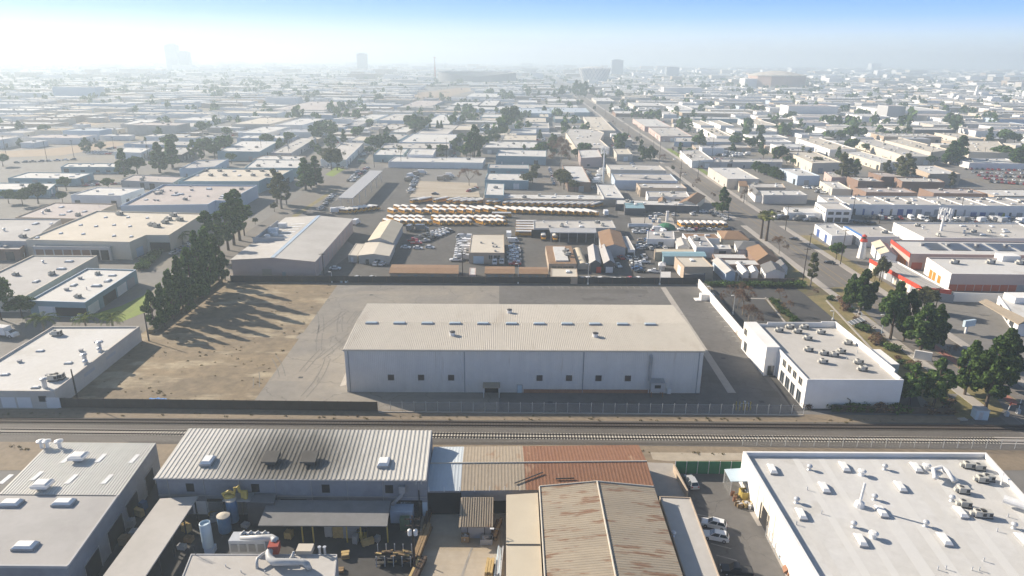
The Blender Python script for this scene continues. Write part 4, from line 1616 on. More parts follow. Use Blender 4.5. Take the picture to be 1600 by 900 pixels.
# R1 white two storey office at right
RX0, RX1, RY0, RY1, HR1 = 76.4, 101.0, 155.8, 194.0, 8.3
R1 = building('office_building', 'white two storey office building with many rooftop air conditioners, right of the lot', [(RX0, RY0), (RX1, RY0), (RX1, RY1), (RX0, RY1)], HR1, 'wall_white', 'roof_mid', par=0.8, cat='office', world=True)
mb = MB()
mb.prism([(73.0, 175), (RX0 + .35, 175), (RX0 + .35, 194.3), (73.0, 194.3)], 0, HR1 + .5)
ent = build('entrance_block', mb, 'wall_white', R1.root)
mb = MB()
mb.prism([(96.5, 194.02), (RX1 + .02, 194.02), (RX1 + .02, 160), (RX1 - .3, 160), (RX1 - .3, 193.7), (96.5, 193.7)][::-1], HR1 - .8, HR1 + .9)
mb.prism([(80, 193.72), (96.5, 193.72), (96.5, 194.03), (80, 194.03)], HR1 - .8, HR1 + .6)
build('parapet', mb, 'wall_white', R1.root)
mb = MB()
mb.prism([(RX1 + .02, 166), (RX1 + 4.5, 166), (RX1 + 4.5, 176), (RX1 + .02, 176)], 0, HR1 - .4)
build('side_wing', mb, 'wall_white', R1.root)
mb = MB()
for yy in (RY0 + 9,):
 mb.prism([(RX1 - .8, 156.5), (RX1 - .35, 156.5), (RX1 - .35, 166), (RX1 - .8, 166)], HR1 - .8, HR1 + .3)
build('coping', mb, 'wall_white', R1.root)
zo = lambda x, y: (1060 + x / 3.75, 420 + y / 3.75)
fits(R1, 'air_conditioner', [zo(592, 368), zo(655, 350), zo(740, 350), zo(700, 375), zo(838, 380), zo(760, 415), zo(765, 482), zo(855, 503), zo(850, 552), zo(915, 512), zo(955, 492), zo(995, 442), zo(1058, 555), zo(1080, 595)], 0, 0.95)
fits(R1, 'vent_pipe', [zo(1048, 493), zo(985, 530), zo(640, 345)], 0, 0.8)
for px, py, z in ((1226, 569, 5.6), (1234, 578, 5.6), (1242, 588.5, 5.6), (1251, 598, 5.6)):
 opening(R1, 3, wall_t(R1, 3, px, 6.2), 2.0, 5.2, 7.1, 'glass', 'window', 'wall_cream')
for px in (1222, 1230, 1238, 1247.5):
 opening(R1, 3, wall_t(R1, 3, px, 1.8), 2.4, 0.3, 3.5, 'glass', 'window', 'grey_metal')
bb = B()
bb.pts, bb.h, bb.par, bb.root = [(73.0, 175), (RX0 + .35, 175), (RX0 + .35, 194.3), (73.0, 194.3)], HR1, 0, R1.root
opening(bb, 3, 0.12, 2.2, 5.4, 7.3, 'glass', 'window', 'wall_cream')
opening(bb, 3, 0.18, 2.2, 0.6, 3.4, 'glass', 'window', 'grey_metal')
opening(bb, 0, 0.5, 1.6, 0.1, 3.0, 'glass', 'glass_door', 'grey_metal')
mb = MB()
x, y = G(1316, 632, 0)
mb.tube([(88.2, RY0 - .2, 0), (88.2, RY0 - .2, 2.6), (87.3, RY0 - .3, 3.2)], 0.12, 6)
mb.tube([(88.2, RY0 - .2, 1.4), (89.0, RY0 - .4, 1.6)], 0.1, 6)
build('standpipe', mb, 'dark_metal', R1.root)
# ================================================================== ordinary buildings, from the front to the back
RB = random.Random(21)


def mid(name, label, q, h, wall='wall_white', roof='roof_white', n=6, par=0.5, cat='warehouse', trim=None, zone=None, exact=False, front=True, side=True, doors=('door_white', 'door_grey', 'glass')):
 b = building(name, label, q, h, wall, roof, par, cat, exact=exact or len(q) != 4, trim=trim, zone=zone)
 deco(b, RB, n, front, side, doors) if len(b.pts) == 4 else None
 return b


# --- left of the bare lot
b = mid('warehouse', 'white roofed warehouse with grey loading bays beside the green lawn', [(46.6, 469.5), (130.6, 472.6), (214.6, 421), (134, 419)], 5.5, 'wall_teal', 'roof_white', 9, trim='wall_blue', front=False, side=False)
for t, w_, m_ in ((.12, 7, 'wall_white'), (.42, 9, 'void'), (.66, 7, 'wall_white'), (.85, 6, 'door_grey')):
 opening(b, 1, t, w_, 0, 3.6, m_, 'bay')
opening(b, 0, .3, 6, 0, 3.6, 'wall_white', 'bay')
opening(b, 0, .7, 12, 0.2, 3.4, 'void', 'bay')
mid('warehouse', 'grey flat roofed warehouse joined to the left of the white roofed one by the lawn', [(-81, 462), (40, 461.7), (152, 399.5), (51, 398)], 6.0, 'wall_cream', 'roof_grey', 10, front=False, side=False)
b = building('warehouse', 'big cream L-shaped warehouse with many small skylights, left of the tree row', [(40, 374), (202, 378), (228, 367), (264, 367), (318, 333), (151, 329)], 8, 'wall_cream', 'roof_cream', 0.6, exact=True)
fits(b, 'skylight', [(95, 365), (130, 366), (58, 372), (80, 350), (178, 352), (203, 354), (126, 352), (150, 354), (165, 340), (200, 340), (230, 341), (205, 370), (178, 369)], 0.4, 0.9)
fits(b, 'air_conditioner', [(238, 353), (246, 355), (259, 349), (264, 344), (272, 338), (282, 345), (188, 336)], 0, 1.3)
opening(b, 1, 0.5, 5, 0, 4, 'wall_blue', 'roller_door')
opening(b, 2, 0.55, 9, 0, 4.5, 'void', 'loading_bay')
b = building('loading_dock', 'flat dock roof with dark open bays in front of the big cream warehouse', [(51, 385), (171, 386), (184, 378), (66, 376.5)], 6, 'wall_grey', 'roof_mid', 0.3, cat='dock')
for k in range(8):
 opening(b, 0, 0.08 + k * 0.12, 3.4, 0.2, 4.6, 'void' if k > 5 else 'wall_brown', 'bay')
mid('warehouse', 'grey roofed low warehouse at the left edge behind the loading dock', [(-80, 376), (38, 376), (102, 342.6), (-30, 341)], 7, 'wall_grey', 'roof_grey', 8, side=False)
mid('shed', 'dark open shed at the left edge before the cream warehouse', [(-60, 389), (30, 389.5), (40, 381.5), (-50, 381)], 5, 'wall_brown', 'roof_grey', 2, cat='shed')
mid('warehouse', 'tan roofed warehouse with blank tan front, left edge of the cream warehouse row', [(25, 340), (128, 341), (183, 319), (84, 315.5)], 6, 'wall_tan', 'roof_pinkgrey', 8, front=False)
b = building('warehouse', 'wide pinkish grey roofed warehouse with pale blue front scattered with vents', [(188, 321), (325, 319), (336, 313), (358, 313), (402, 289), (255, 288)], 8, 'wall_blue', 'roof_pinkgrey', 0.9, exact=True)
for k in range(34):
 px, py = RB.uniform(215, 380), RB.uniform(291, 315)
 x, y = G(px, py, 7.1)
 if inside((x, y), inset(b.pts, 1.5)):
  fit(b, RB.choice(['skylight', 'skylight', 'air_conditioner', 'roof_vent']), x, y, rz=RB.choice([0, 1.57]), s=RB.uniform(.9, 1.5))
b = building('warehouse', 'teal trimmed warehouse with neat rows of roof vents, behind the pinkish grey one', [(278, 283), (404, 283), (416, 277.5), (433, 277.5), (458, 264), (326, 262)], 8, 'wall_teal', 'roof_cream', 0.9, exact=True)
for i in range(6):
 for j in range(2):
  x, y = G(308 + i * 22 + j * 14, 275 - j * 7, 7.1)
  fit(b, 'air_conditioner' if (i + j) % 3 else 'skylight', x, y, s=1.2)
opening(b, 3, 0.6, 8, 0, 4, 'void', 'loading_bay')
mid('warehouse', 'white roofed warehouse behind the teal trimmed one', [(377, 262), (470, 262), (471, 249.5), (404, 249)], 7, 'wall_teal', 'roof_white', 8)
mid('warehouse', 'pale blue sided low warehouse left of the teal trimmed one', [(279.5, 264), (336, 260), (356.6, 248), (306.5, 251)], 6, 'wall_blue', 'roof_grey', 3)
mid('warehouse', 'white roofed warehouse with small dark units, left of pinkish grey roof', [(115, 304.6), (183, 305), (230, 294), (146, 292)], 7, 'wall_white', 'roof_white', 5)
mid('warehouse', 'low grey walled warehouse beside two round trees, left of teal trim', [(182, 281), (277, 286), (280, 275.5), (214.6, 273.5)], 5, 'wall_grey', 'roof_pinkgrey', 3)
mid('warehouse', 'white roofed building with dark green fascia at the left edge, farther one', [(12.4, 278), (118, 279), (146, 270), (43.5, 269)], 5, 'wall_teal', 'roof_white', 5)
mid('warehouse', 'white roofed building with dark green fascia at the left edge, nearer one', [(-30, 296), (71.5, 296), (93, 286), (-20, 285)], 5, 'wall_teal', 'roof_white', 4)
mid('warehouse', 'long dark fronted building with row of pale bay doors, left of the pine trio', [(90, 261), (186.6, 260.5), (186.6, 255.5), (110, 254.5)], 5, 'wall_teal', 'roof_white', 4)
mid('warehouse', 'white roofed building with columned front near the left pines', [(179.5, 237), (218.7, 238.8), (236.4, 231), (193.8, 230)], 6, 'wall_white', 'roof_white', 3)
mid('warehouse', 'wide blue fronted warehouse left of the white pines, hazy', [(204, 224.5), (280, 227), (337, 221), (222, 219)], 5, 'wall_blue', 'roof_grey', 5)
mid('warehouse', 'dark walled warehouse behind the left pines', [(235, 241.5), (281, 241), (309, 230.5), (255, 229)], 6, 'wall_dark', 'roof_grey', 3)
mid('warehouse', 'large pale box warehouse standing alone in the left fields', [(103, 204), (149, 204), (179.5, 201), (113.8, 201)], 9, 'wall_blue', 'roof_paleblue', 0)
mid('warehouse', 'white roofed warehouse with dark side beyond the left fields', [(192, 194), (219.5, 194.3), (254, 187), (213, 186.5)], 8, 'wall_grey', 'roof_white', 2)
# --- barrel roof building and yard
B1 = gable('warehouse', 'long low pitched warehouse with pink walls and blue ridge strip behind the fence', [(358, 407), (493.5, 408), (551, 342.5), (447, 339)], 7, 1.3, 'wall_pink', 'roof_mid', cat='warehouse', over=0.3)
q = [Vector(p) for p in B1.pts]
mb = MB()
a, c = (q[0] + q[1]) / 2, (q[3] + q[2]) / 2
d = (c - a).normalized()
p_ = Vector((d.y, -d.x)) * 0.8
mb.face([V3(a - p_, 8.36), V3(a + p_, 8.36), V3(c + p_, 8.36), V3(c - p_, 8.36)])
build('ridge_light', mb, 'blue_paint' if False else 'skyblue_glass', B1.root)
for k in range(6):
 t = 0.42 + k * 0.07
 for (u0_, u1_) in ((0.22, 0.42),):
  A_ = q[0].lerp(q[1], u0_).lerp(q[3].lerp(q[2], u0_), t)
  B_ = q[0].lerp(q[1], u1_).lerp(q[3].lerp(q[2], u1_), t)
  mb = MB()
  z0_, z1_ = 7 + 1.3 * u0_ * 2 + .06, 7 + 1.3 * u1_ * 2 + .06
  mb.face([V3(A_, z0_), V3(B_, z1_), (B_.x, B_.y + 1.2, z1_), (A_.x, A_.y + 1.2, z0_)])
  build('roof_light', mb, 'skylight', B1.root)
for s, t, u in ((1.4, .45, .12), (1.2, .52, .14), (1.7, .56, .12), (1.4, .62, .12), (2.0, .7, .16), (1.2, .5, .2)):
 A_ = q[0].lerp(q[1], u).lerp(q[3].lerp(q[2], u), t)
 mb = MB()
 if s > 1.6:
  mb.box((A_.x, A_.y, 7.2), (3.6, 2.6, 2.4))
 else:
  mb.lathe((A_.x, A_.y, 7.2), [(s, 0), (s, 1.2), (s * .6, 1.7)], 10)
 build('cooling_unit', mb, 'white_metal', B1.root)
for t0, t1, uu in ((.4, .78, .04), (.4, .4, 0.0)):
 A_ = q[0].lerp(q[3], .36)
 B_ = q[0].lerp(q[3], .8)
 mb = MB()
 if uu:
  mb.box((*((A_ + B_) / 2 + Vector((1, 0))), 7.0), ((B_ - A_).length, .25, 2.2), math.atan2(*(B_ - A_).yx))
 else:
  mb.box((A_.x + 7, A_.y, 7.0), (14, .25, 2.2), 0)
 build('roof_screen', mb, 'wall_grey', B1.root)
opening(B1, 0, 0.42, 4.0, 0, 3.5, 'wall_tan', 'roller_door')
opening(B1, 0, 0.62, 1.4, 0, 2.4, 'door_grey', 'door')
for k in range(9):
 opening(B1, 1, 0.08 + k * 0.1, 0.5, 0, 6.8, 'wall_grey', 'pilaster')
# tent canopy over the drive
zc = 7.5
c4 = [Vector(G(528, 308.7, zc)), Vector(G(551, 309.5, zc)), Vector(G(597.8, 266.7, zc)), Vector(G(578, 266.2, zc))]
cr = tag(empty('canopy', (*((c4[0] + c4[2]) / 2), 0)), 'long grey open-sided canopy over the drive beside the bus yard', 'canopy')
mb = MB()
mb.prism([tuple(p) for p in c4], zc - .5, zc, bottom=True)
build('canopy_roof', mb, 'roof_greymetal', cr)
for k in range(6):
 for (a, c, i) in ((0, 3, .8), (1, 2, -.8)):
  p = c4[a].lerp(c4[c], 0.03 + k * .188)
  mb = MB()
  mb.box((p.x + i, p.y, 0), (.35, .35, zc - .5))
  build('post', mb, 'white_metal', cr)
reserve([tuple(p) for p in c4])
gable('barn', 'tan gabled barn with weathered roof beside the bus yard drive', [(571, 377.5), (617, 378.5), (627.5, 351), (597, 346)], 4.6, 2.0, 'wall_grey', 'roof_tanmetal', cat='barn')
b = gable('shop', 'low cream shop with wide shallow roof and two white cars before it', [(559, 399.5), (608, 400), (618.6, 380), (570, 379)], 3.8, 0.9, 'wall_sand', 'roof_cream', along='v', cat='shop')
opening(b, 0, .3, 1.3, 0, 2.2, 'glass', 'door')
opening(b, 0, .62, 2.2, .9, 2.2, 'glass', 'window')
mid('annex', 'small lean-to annex with pale roof left of the low cream shop', [(544, 398.5), (558, 399), (569, 381), (556, 380)], 3.2, 'wall_sand', 'roof_cream', 1, par=.15, cat='annex')


def brown(label, q):
 b = gable('long_shed', label, q, 2.9, 0.5, 'wall_tan', 'roof_brown', along='u', cat='shed', group='brown roofed sheds along the black fence')
 q_ = [Vector(p) for p in b.pts]
 for t in (.15, .38, .62, .85):
  opening(b, 0, t, 1.2, .2, 2.1, 'door_grey', 'door')
 return b


brown('longest brown roofed shed along the black fence, left of the square shop', [(607.6, 427), (716.4, 427), (717, 414.5), (612, 412.5)])
brown('brown roofed shed along the black fence, directly below the square shop', [(757.5, 427.5), (804, 427.5), (804.5, 416.5), (757.5, 416)])
brown('reddish brown roofed shed along the black fence, right of the square shop', [(810, 427.8), (857, 428), (855, 417.5), (811, 417)])
mid('shed', 'small tan flat roofed shed on the black fence below the yellow eaved house', [(860, 432), (903, 432.5), (901, 419.5), (861, 419)], 3, 'wall_tan', 'roof_cream', 1, par=.15, cat='shed')
mid('shed', 'tiny pinkish box shed between two brown roofed sheds', [(733, 429), (743, 429), (743.5, 418.5), (734, 418)], 3, 'wall_pink', 'roof_white', 0, par=.1, cat='shed')
b = building('shop', 'square cream roofed shop with pale blue roller door ringed by parked trucks', [(733.5, 394.5), (787.5, 395), (788, 366.3), (736, 366)], 5, 'wall_tan', 'roof_cream', .2, cat='shop', t=.25)
fits(b, 'roof_vent', [(752, 380), (770, 381), (771, 386), (776, 386), (774, 393)], 0, .9)
opening(b, 0, .27, 4.6, 0, 3.4, 'pale_blue_metal', 'roller_door')
opening(b, 0, .61, 1.6, 2.1, 3.8, 'glass', 'window', 'wall_grey')
opening(b, 0, .79, 2.8, 2.1, 3.8, 'glass', 'window', 'wall_grey')
b = mid('bus_garage', 'long pale roofed bus garage behind the open service canopy', [(834.6, 356.5), (961.7, 356), (957, 344), (833, 344.5)], 5, 'wall_grey', 'roof_mid', 8, par=.3, cat='garage', front=False)
opening(b, 0, .12, 12, 0, 4.2, 'void', 'bay')
zc = 5.0
c4 = [Vector(G(860, 363, zc)), Vector(G(932, 363.5, zc)), Vector(G(931, 356.5, zc)), Vector(G(858, 356, zc))]
cr = tag(empty('canopy', (*((c4[0] + c4[2]) / 2), 0)), 'grey metal service canopy with dark bays below the bus garage', 'canopy')
mb = MB()
mb.prism([tuple(p) for p in c4], zc - .4, zc, bottom=True)
build('canopy_roof', mb, 'roof_greymetal', cr)
for k in range(6):
 p = c4[0].lerp(c4[1], .02 + k * .19)
 mb = MB()
 mb.box((p.x, p.y + .4, 0), (.3, .3, zc - .4))
 build('post', mb, 'grey_metal', cr)
mb = MB()
mb.box((*((c4[2] + c4[3]) / 2 - Vector((0, .4))), 0), ((c4[2] - c4[3]).length, .2, zc - .45))
build('back_wall', mb, 'wall_dark', cr)
gable('workshop', 'brown gabled workshop right of the service canopy', [(939.7, 387), (979, 387.5), (970, 362.5), (934, 362)], 4.8, 1.6, 'wall_grey', 'roof_brown', cat='workshop')
mid('lean_to', 'white lean-to joined to the brown gabled workshop', [(981, 390), (993, 390), (980, 369), (971, 369)], 3.8, 'wall_white', 'roof_mid', 0, par=.1, cat='shed')
b = building('house', 'yellow eaved house with white flat centre roof near the quonset hut', [(858, 412), (900.6, 412), (893, 384), (851.7, 384)], 3.6, 'wall_tan', 'roof_brown', 0, cat='house')
bi = inset(b.pts, 3.2)
mb = MB()
mb.prism([tuple(Vector(p)) for p in bi], 3.6, 4.1)
build('roof_deck', mb, 'roof_white', b.root)
for t in (.2, .4, .6, .8):
 opening(b, 0, t, 2.2, .4, 2.4, 'glass', 'window')
fits(b, 'air_conditioner', [(888, 399), (885, 394)], 0, 1.1, z=4.1)
# quonset hut
q = quadfit([G(901, 421, 0), G(920.5, 421, 0), G(909, 396, 0), G(894, 396, 0)])
q = [Vector(p) for p in q]
hr = tag(empty('quonset_hut', (*((q[0] + q[2]) / 2), 0)), 'tan half-round quonset hut beside the yellow eaved house', 'hut')
mb = MB()
mg = MB()
N_ = 12
prevs = None
rad = (q[1] - q[0]).length / 2
for i in range(N_ + 1):
 a = pi * i / N_
 t = (1 - math.cos(a)) / 2
 z = math.sin(a) * rad * .95 + .6
 cur = (V3(q[0].lerp(q[1], t), z), V3(q[3].lerp(q[2], t), z))
 if prevs:
  mb.face([prevs[0], cur[0], cur[1], prevs[1]])
 prevs = cur
mg.face([V3(q[0].lerp(q[1], (1 - math.cos(pi * i / N_)) / 2), math.sin(pi * i / N_) * rad * .95 + .6) for i in range(N_ + 1)][::-1])
mg.face([V3(q[0], 0), V3(q[1], 0), V3(q[1], .6), V3(q[0], .6)])
build('barrel_roof', mb, 'roof_tanmetal', hr)
build('end_wall', mg, 'wall_cream', hr)
reserve([tuple(p) for p in q])
b = gable('shed', 'left one of two dark gabled sheds beside the quonset hut', [(919.5, 412), (941, 412), (934, 386), (919, 386)], 4, 1.6, 'wall_dark', 'roof_grey', cat='shed')
opening(b, 0, .8, 2.0, 0, 2.6, 'red_paint', 'door')
b = gable('shed', 'right one of two dark gabled sheds, with pale roller door', [(942, 412), (963, 412), (951, 386.5), (936, 386)], 4, 1.6, 'wall_dark', 'roof_grey', cat='shed')
opening(b, 0, .5, 3.0, 0, 2.6, 'door_white', 'roller_door')
mid('market_hall', 'tall tan wall and flat roof strip behind the back bus row', [(755, 309.5), (976, 312), (970, 304.5), (757, 302.5)], 4, 'wall_tan', 'roof_white', 14, par=.3, front=False, side=False)
mid('warehouse', 'white roofed annex at the left end of the bus yard strip roof', [(757, 304), (787, 305), (788, 287), (760, 286)], 6, 'wall_teal', 'roof_white', 4, par=.3)
b = mid('warehouse', 'white roofed building with dark green fascia above the bus yard strip, nearer', [(757, 281), (826, 282), (826, 271.5), (762, 270)], 6, 'wall_teal', 'roof_white', 3)
b = mid('warehouse', 'grey roofed building with dark green fascia above the bus yard strip, farther', [(762, 262.5), (826, 263.5), (826, 257), (763, 256)], 6, 'wall_teal', 'roof_grey', 2)
b = mid('shop', 'white roofed shop with dark overhang beside bare brown trees', [(886, 284), (925, 285), (908.5, 258.7), (880, 258.5)], 6.5, 'wall_brown', 'roof_white', 3, cat='shop')
mid('warehouse', 'white flat roof at right end of the bus yard strip', [(943, 308.5), (976, 309.5), (960, 288), (932, 287)], 5, 'wall_grey', 'roof_white', 4)
mid('warehouse', 'beige fronted warehouse, farthest of the three stacked by the cell tower', [(953, 264.5), (1042, 266.5), (1029, 257.5), (948, 256.5)], 6.5, 'wall_sand', 'roof_mid', 6, front=False)
mid('warehouse', 'pale blue fronted warehouse, middle of the three stacked by the cell tower', [(960, 281.5), (1059.6, 282.5), (1047, 271.5), (956, 271)], 6.5, 'wall_blue', 'roof_mid', 6, front=False)
mid('warehouse', 'brown fronted warehouse, nearest of the three stacked by the cell tower', [(998, 293), (1076, 294), (1062, 286.5), (997, 286)], 6, 'wall_tan', 'roof_mid', 4, front=False)
mid('shop', 'low white shop behind the brown gabled house by the boulevard', [(1012, 307.5), (1079, 308), (1072, 299), (1010, 298.5)], 5, 'wall_white', 'roof_mid', 4, cat='shop')
gable('house', 'brown gabled house with tall front gable behind the car park', [(1057, 318), (1089, 320), (1101, 306.5), (1078, 305)], 4, 2.2, 'wall_cream', 'roof_brown')
gable('house', 'small brown gabled roof beside the taller brown gabled house', [(1027, 316), (1043, 317), (1040, 311), (1030, 310)], 4, 1.4, 'wall_cream', 'roof_brown')
b = mid('shop', 'long low pale roof with dark shopfront below small brown gables', [(962, 318.5), (1092, 322), (1088, 314.5), (962, 312)], 4, 'wall_dark', 'roof_white', 5, par=.2, cat='shop', front=False)
mid('carport', 'dark teal square carport pair beside the bus yard gate', [(977, 325.5), (1008, 325.5), (1006, 317), (974, 316.5)], 4, 'wall_dark', 'roof_teal', 0, par=.1, cat='carport', front=False, side=False)
# --- crowded yards right of the bus yard
mid('shop', 'long low white yard shop with maroon door among parked cars', [(1011, 373), (1054, 373.5), (1053, 361.5), (1011, 361)], 4, 'wall_white', 'roof_grey', 2, par=.2, cat='shop', doors=('red_paint', 'door_grey'))
gable('house', 'small grey gabled cottage facing the yard cars', [(1056, 386), (1081, 386), (1072, 374.5), (1055.5, 374)], 3.2, 1.3, 'wall_white', 'roof_mid')
mid('shed', 'narrow tan shed roof behind the teal roofed shed', [(1023, 394), (1085, 394), (1083, 389), (1023, 388.5)], 4, 'wall_tan', 'roof_tanmetal', 0, par=.1, cat='shed', side=False, front=False)
gable('shed', 'teal roofed long shed with blue-green walls in the crowded yard', [(1036, 400.5), (1104, 400.5), (1100, 393), (1033, 393)], 4, .5, 'wall_teal', 'roof_teal', along='u', cat='shed')
b = mid('workshop', 'boxy tan workshop with one vent, beside the white wall end', [(1070.5, 416.5), (1114, 417), (1099.5, 401), (1053, 401)], 5.5, 'wall_tan', 'roof_cream', 1, par=.25, cat='workshop', front=False)
mid('container', 'dark grey container hut before the boxy tan workshop', [(1068, 429), (1102, 429), (1102, 424.5), (1069, 424)], 2.8, 'wall_dark', 'roof_cream', 0, par=.1, cat='container', front=False, side=False)
gable('shed', 'long pale grey gabled shed running back from the fence', [(1133, 427), (1152, 426), (1128, 405), (1113, 406.5)], 4, 1.2, 'wall_blue', 'roof_mid', cat='shed')
b = mid('workshop', 'white walled workshop with grey panelled roof in the yards', [(1091, 386), (1113, 386), (1105, 369), (1073, 369)], 5, 'wall_white', 'roof_grey', 2, par=.2, cat='workshop', front=False)
mid('shed', 'tan flat roof behind the grey panelled workshop', [(1070, 372), (1127, 372.5), (1116, 365), (1068, 364.5)], 4, 'wall_white', 'roof_brown', 2, par=.1, cat='shed', front=False)
mid('shop', 'pale roofed low shop between panelled workshop and the brown hip house', [(1110, 389), (1143, 389), (1140, 382), (1107, 382)], 3.5, 'wall_sand', 'roof_white', 1, par=.2, cat='shop')
gable('house', 'brown hip roofed house nearest the two tall palms', [(1130, 374), (1171, 374.5), (1160, 360.5), (1119, 360)], 3.2, 2.0, 'wall_cream', 'roof_brown', along='u', hip=.3)
gable('house', 'dark grey hip roofed house below the brown one by the palms', [(1151, 390), (1193, 390), (1185, 376.5), (1147, 376.5)], 3.2, 1.8, 'wall_white', 'roof_shingle', along='u', hip=.3)
gable('house', 'large brown gabled house fronting the boulevard', [(1181, 407.5), (1222, 408), (1198, 386.5), (1166, 387.5)], 3.4, 2.4, 'wall_brown', 'roof_brown', along='v', hip=.12)
gable('house', 'grey gabled house with brick chimney by the boulevard corner', [(1193, 427), (1231, 427), (1217, 413), (1190, 414)], 3.4, 1.8, 'wall_white', 'roof_shingle', along='v')
gable('house', 'small white house with grey twin gables by the boulevard', [(1217, 418), (1233, 418), (1226, 410), (1211, 410)], 3.2, 1.6, 'wall_white', 'roof_shingle', along='v')
mid('shed', 'long white roofed shed strip behind the pale grey gabled shed', [(1116, 403), (1168, 404), (1163, 397), (1113, 396.5)], 3.5, 'wall_brown', 'roof_white', 1, par=.1, cat='shed', front=False)
mid('shed', 'white carport roof strip between brown house and tents', [(1135, 413), (1188, 414), (1180, 406), (1130, 405.5)], 3, 'wall_brown', 'roof_white', 0, par=.1, cat='shed', front=False)
for lb, q4_ in (('larger white awning tent behind the brown screen fence', [(1160, 427), (1172, 426), (1158, 410), (1147, 412)]), ('smaller white awning tent left of the chimney house', [(1174, 426), (1186, 426), (1182, 417), (1168, 417)])):
 gable('tent', lb, q4_, 2.6, .9, 'wall_white', 'wall_white', along='v', cat='tent')
gable('tent', 'small white peaked tent beside the white pickup trucks', [(1028, 415.5), (1041, 415.5), (1040, 410), (1029, 410)], 2.2, 1.2, 'netting' if False else 'wall_grey', 'wall_white', along='u', hip=.48, cat='tent')
# --- right of the boulevard, near
IW = ('door_white', 'door_grey', 'glass')
b = mid('shop', 'white roofed grey shop with dark mansard corner by the boulevard', [(1194, 304.5), (1261.8, 305), (1249, 297), (1182.7, 297.4)], 5.5, 'wall_grey', 'roof_white', 4, par=.3, cat='shop', front=False)
gable('shop', 'dark mansard roofed corner shop beside the boulevard pavement', [(1180, 305), (1193, 306), (1181, 293.5), (1168, 293)], 4.4, 2.0, 'wall_white', 'roof_shingle', along='v', hip=.15, cat='shop')
mid('shop', 'low flat grey shop with tiled gable, next beyond the mansard shop', [(1170, 292.5), (1228, 293), (1222, 286), (1167, 285.5)], 5, 'wall_tan', 'roof_mid', 3, cat='shop', front=False)
gable('shop', 'brown tiled gable shopfront beside the long white bayed building', [(1156, 290.5), (1167, 291), (1165, 283), (1150, 282.5)], 4.5, 1.8, 'wall_cream', 'roof_brown', along='u', cat='shop')
mid('workshop', 'cream workshop with blue machinery behind the boulevard shops', [(1300.9, 294.5), (1331, 295.5), (1309.8, 284), (1281, 282)], 5, 'wall_cream', 'roof_white', 2, cat='workshop', front=False)
b = mid('office_building', 'white two storey office with dark ground floor windows at the side street corner', [(1293, 327), (1330, 327), (1314, 316.5), (1272.4, 315.5)], 7.5, 'wall_white', 'roof_mid', 2, par=.5, cat='office', front=False, side=False)
for t in (.2, .5, .8):
 opening(b, 0, t, 3.4, .3, 2.8, 'glass', 'window')
 opening(b, 0, t, 3.0, 4.4, 6.0, 'glass', 'window')
for k in range(7):
 opening(b, 3, .1 + k * .13, 1.4, 4.8, 5.8, 'glass', 'window')
mid('warehouse', 'grey roofed block behind the white two storey office', [(1290, 316.5), (1326, 318), (1300, 305.5), (1282, 305.5)], 7, 'wall_white', 'roof_mid', 3, front=False)
b = building('industrial_unit', 'very long white industrial unit with blue doors and diagonal roof seams', [(1322, 319), (1660, 322.5), (1600, 308.5), (1302, 305.5)], 6.2, 'wall_white', 'roof_mid', .5, cat='industrial unit', trim='wall_teal')
deco(b, RB, 34, False, False)
for k in range(22):
 opening(b, 0, .03 + k * .044, RB.choice([1.2, 3.2, 3.4]), 0, RB.choice([2.2, 3.6]), RB.choice(['door_blue', 'door_blue', 'glass', 'door_grey']), 'door')
for k in range(1, 9):
 A_, B_ = lerp(b, k / 9, .02), lerp(b, k / 9, .98)
 mb = MB()
 mb.box((*((A_ + B_) / 2), 5.7), (.35, (B_ - A_).length, .4), math.atan2(*(B_ - A_).yx) - pi / 2)
 build('party_wall', mb, 'wall_white', b.root)
mid('boat_shed', 'low white shed behind a row of covered boats at the side street', [(1231.5, 332), (1288, 333.5), (1279.6, 324.8), (1224.4, 324)], 4, 'wall_white', 'roof_white', 3, par=.3, cat='shed', front=False)
b = mid('workshop', 'small white workshop with open blue bay on the corner plot', [(1302, 368.5), (1331, 367.5), (1306, 348.6), (1271.5, 350.3)], 5, 'wall_white', 'roof_white', 2, par=.3, cat='workshop', front=False, doors=('door_blue', 'door_white'))
b = mid('warehouse', 'grey roofed warehouse with bright blue roof edge beside the small white workshop', [(1343, 369.5), (1409, 370), (1371.5, 352.7), (1320, 354)], 5, 'wall_white', 'roof_mid', 4, par=.3, front=False)
A_, B_ = Vector(b.pts[0]), Vector(b.pts[3])
mb = MB()
d = (B_ - A_).normalized()
mb.box((*((A_ + B_) / 2 + Vector((1.0, 0))), 4.75), ((B_ - A_).length, 1.8, .3), math.atan2(d.y, d.x))
build('blue_fascia', mb, 'blue_paint', b.root)
b = building('warehouse', 'huge pale grey roofed warehouse with white left parapet behind the orange storage', [(1443, 370), (1660, 374), (1590, 347), (1397, 348.5)], 6, 'wall_white', 'roof_mid', .6)
deco(b, RB, 26, False, False)
b = building('storage_building', 'white storage building with red fascia, orange doors and solar panels', [(1427.5, 396.5), (1680, 400), (1640, 377.5), (1389, 374.5)], 7.0, 'wall_pink', 'roof_white', .6, cat='storage unit')
A_, B_ = Vector(b.pts[3]), Vector(b.pts[0])
d = (B_ - A_).normalized()
nn_ = Vector((d.y, -d.x))
mb = MB()
mb.box((*((A_ + B_) / 2 + nn_ * .12), 5.4), ((B_ - A_).length + .3, .3, 1.7), math.atan2(d.y, d.x))
build('red_fascia', mb, 'red_paint', b.root)
for t in (.5, .62, .7, .82):
 opening(b, 3, t, 2.6, 0, 3.2, 'door_orange', 'roller_door')
opening(b, 0, .05, 4.5, 0, 3.2, 'door_red', 'roller_door')
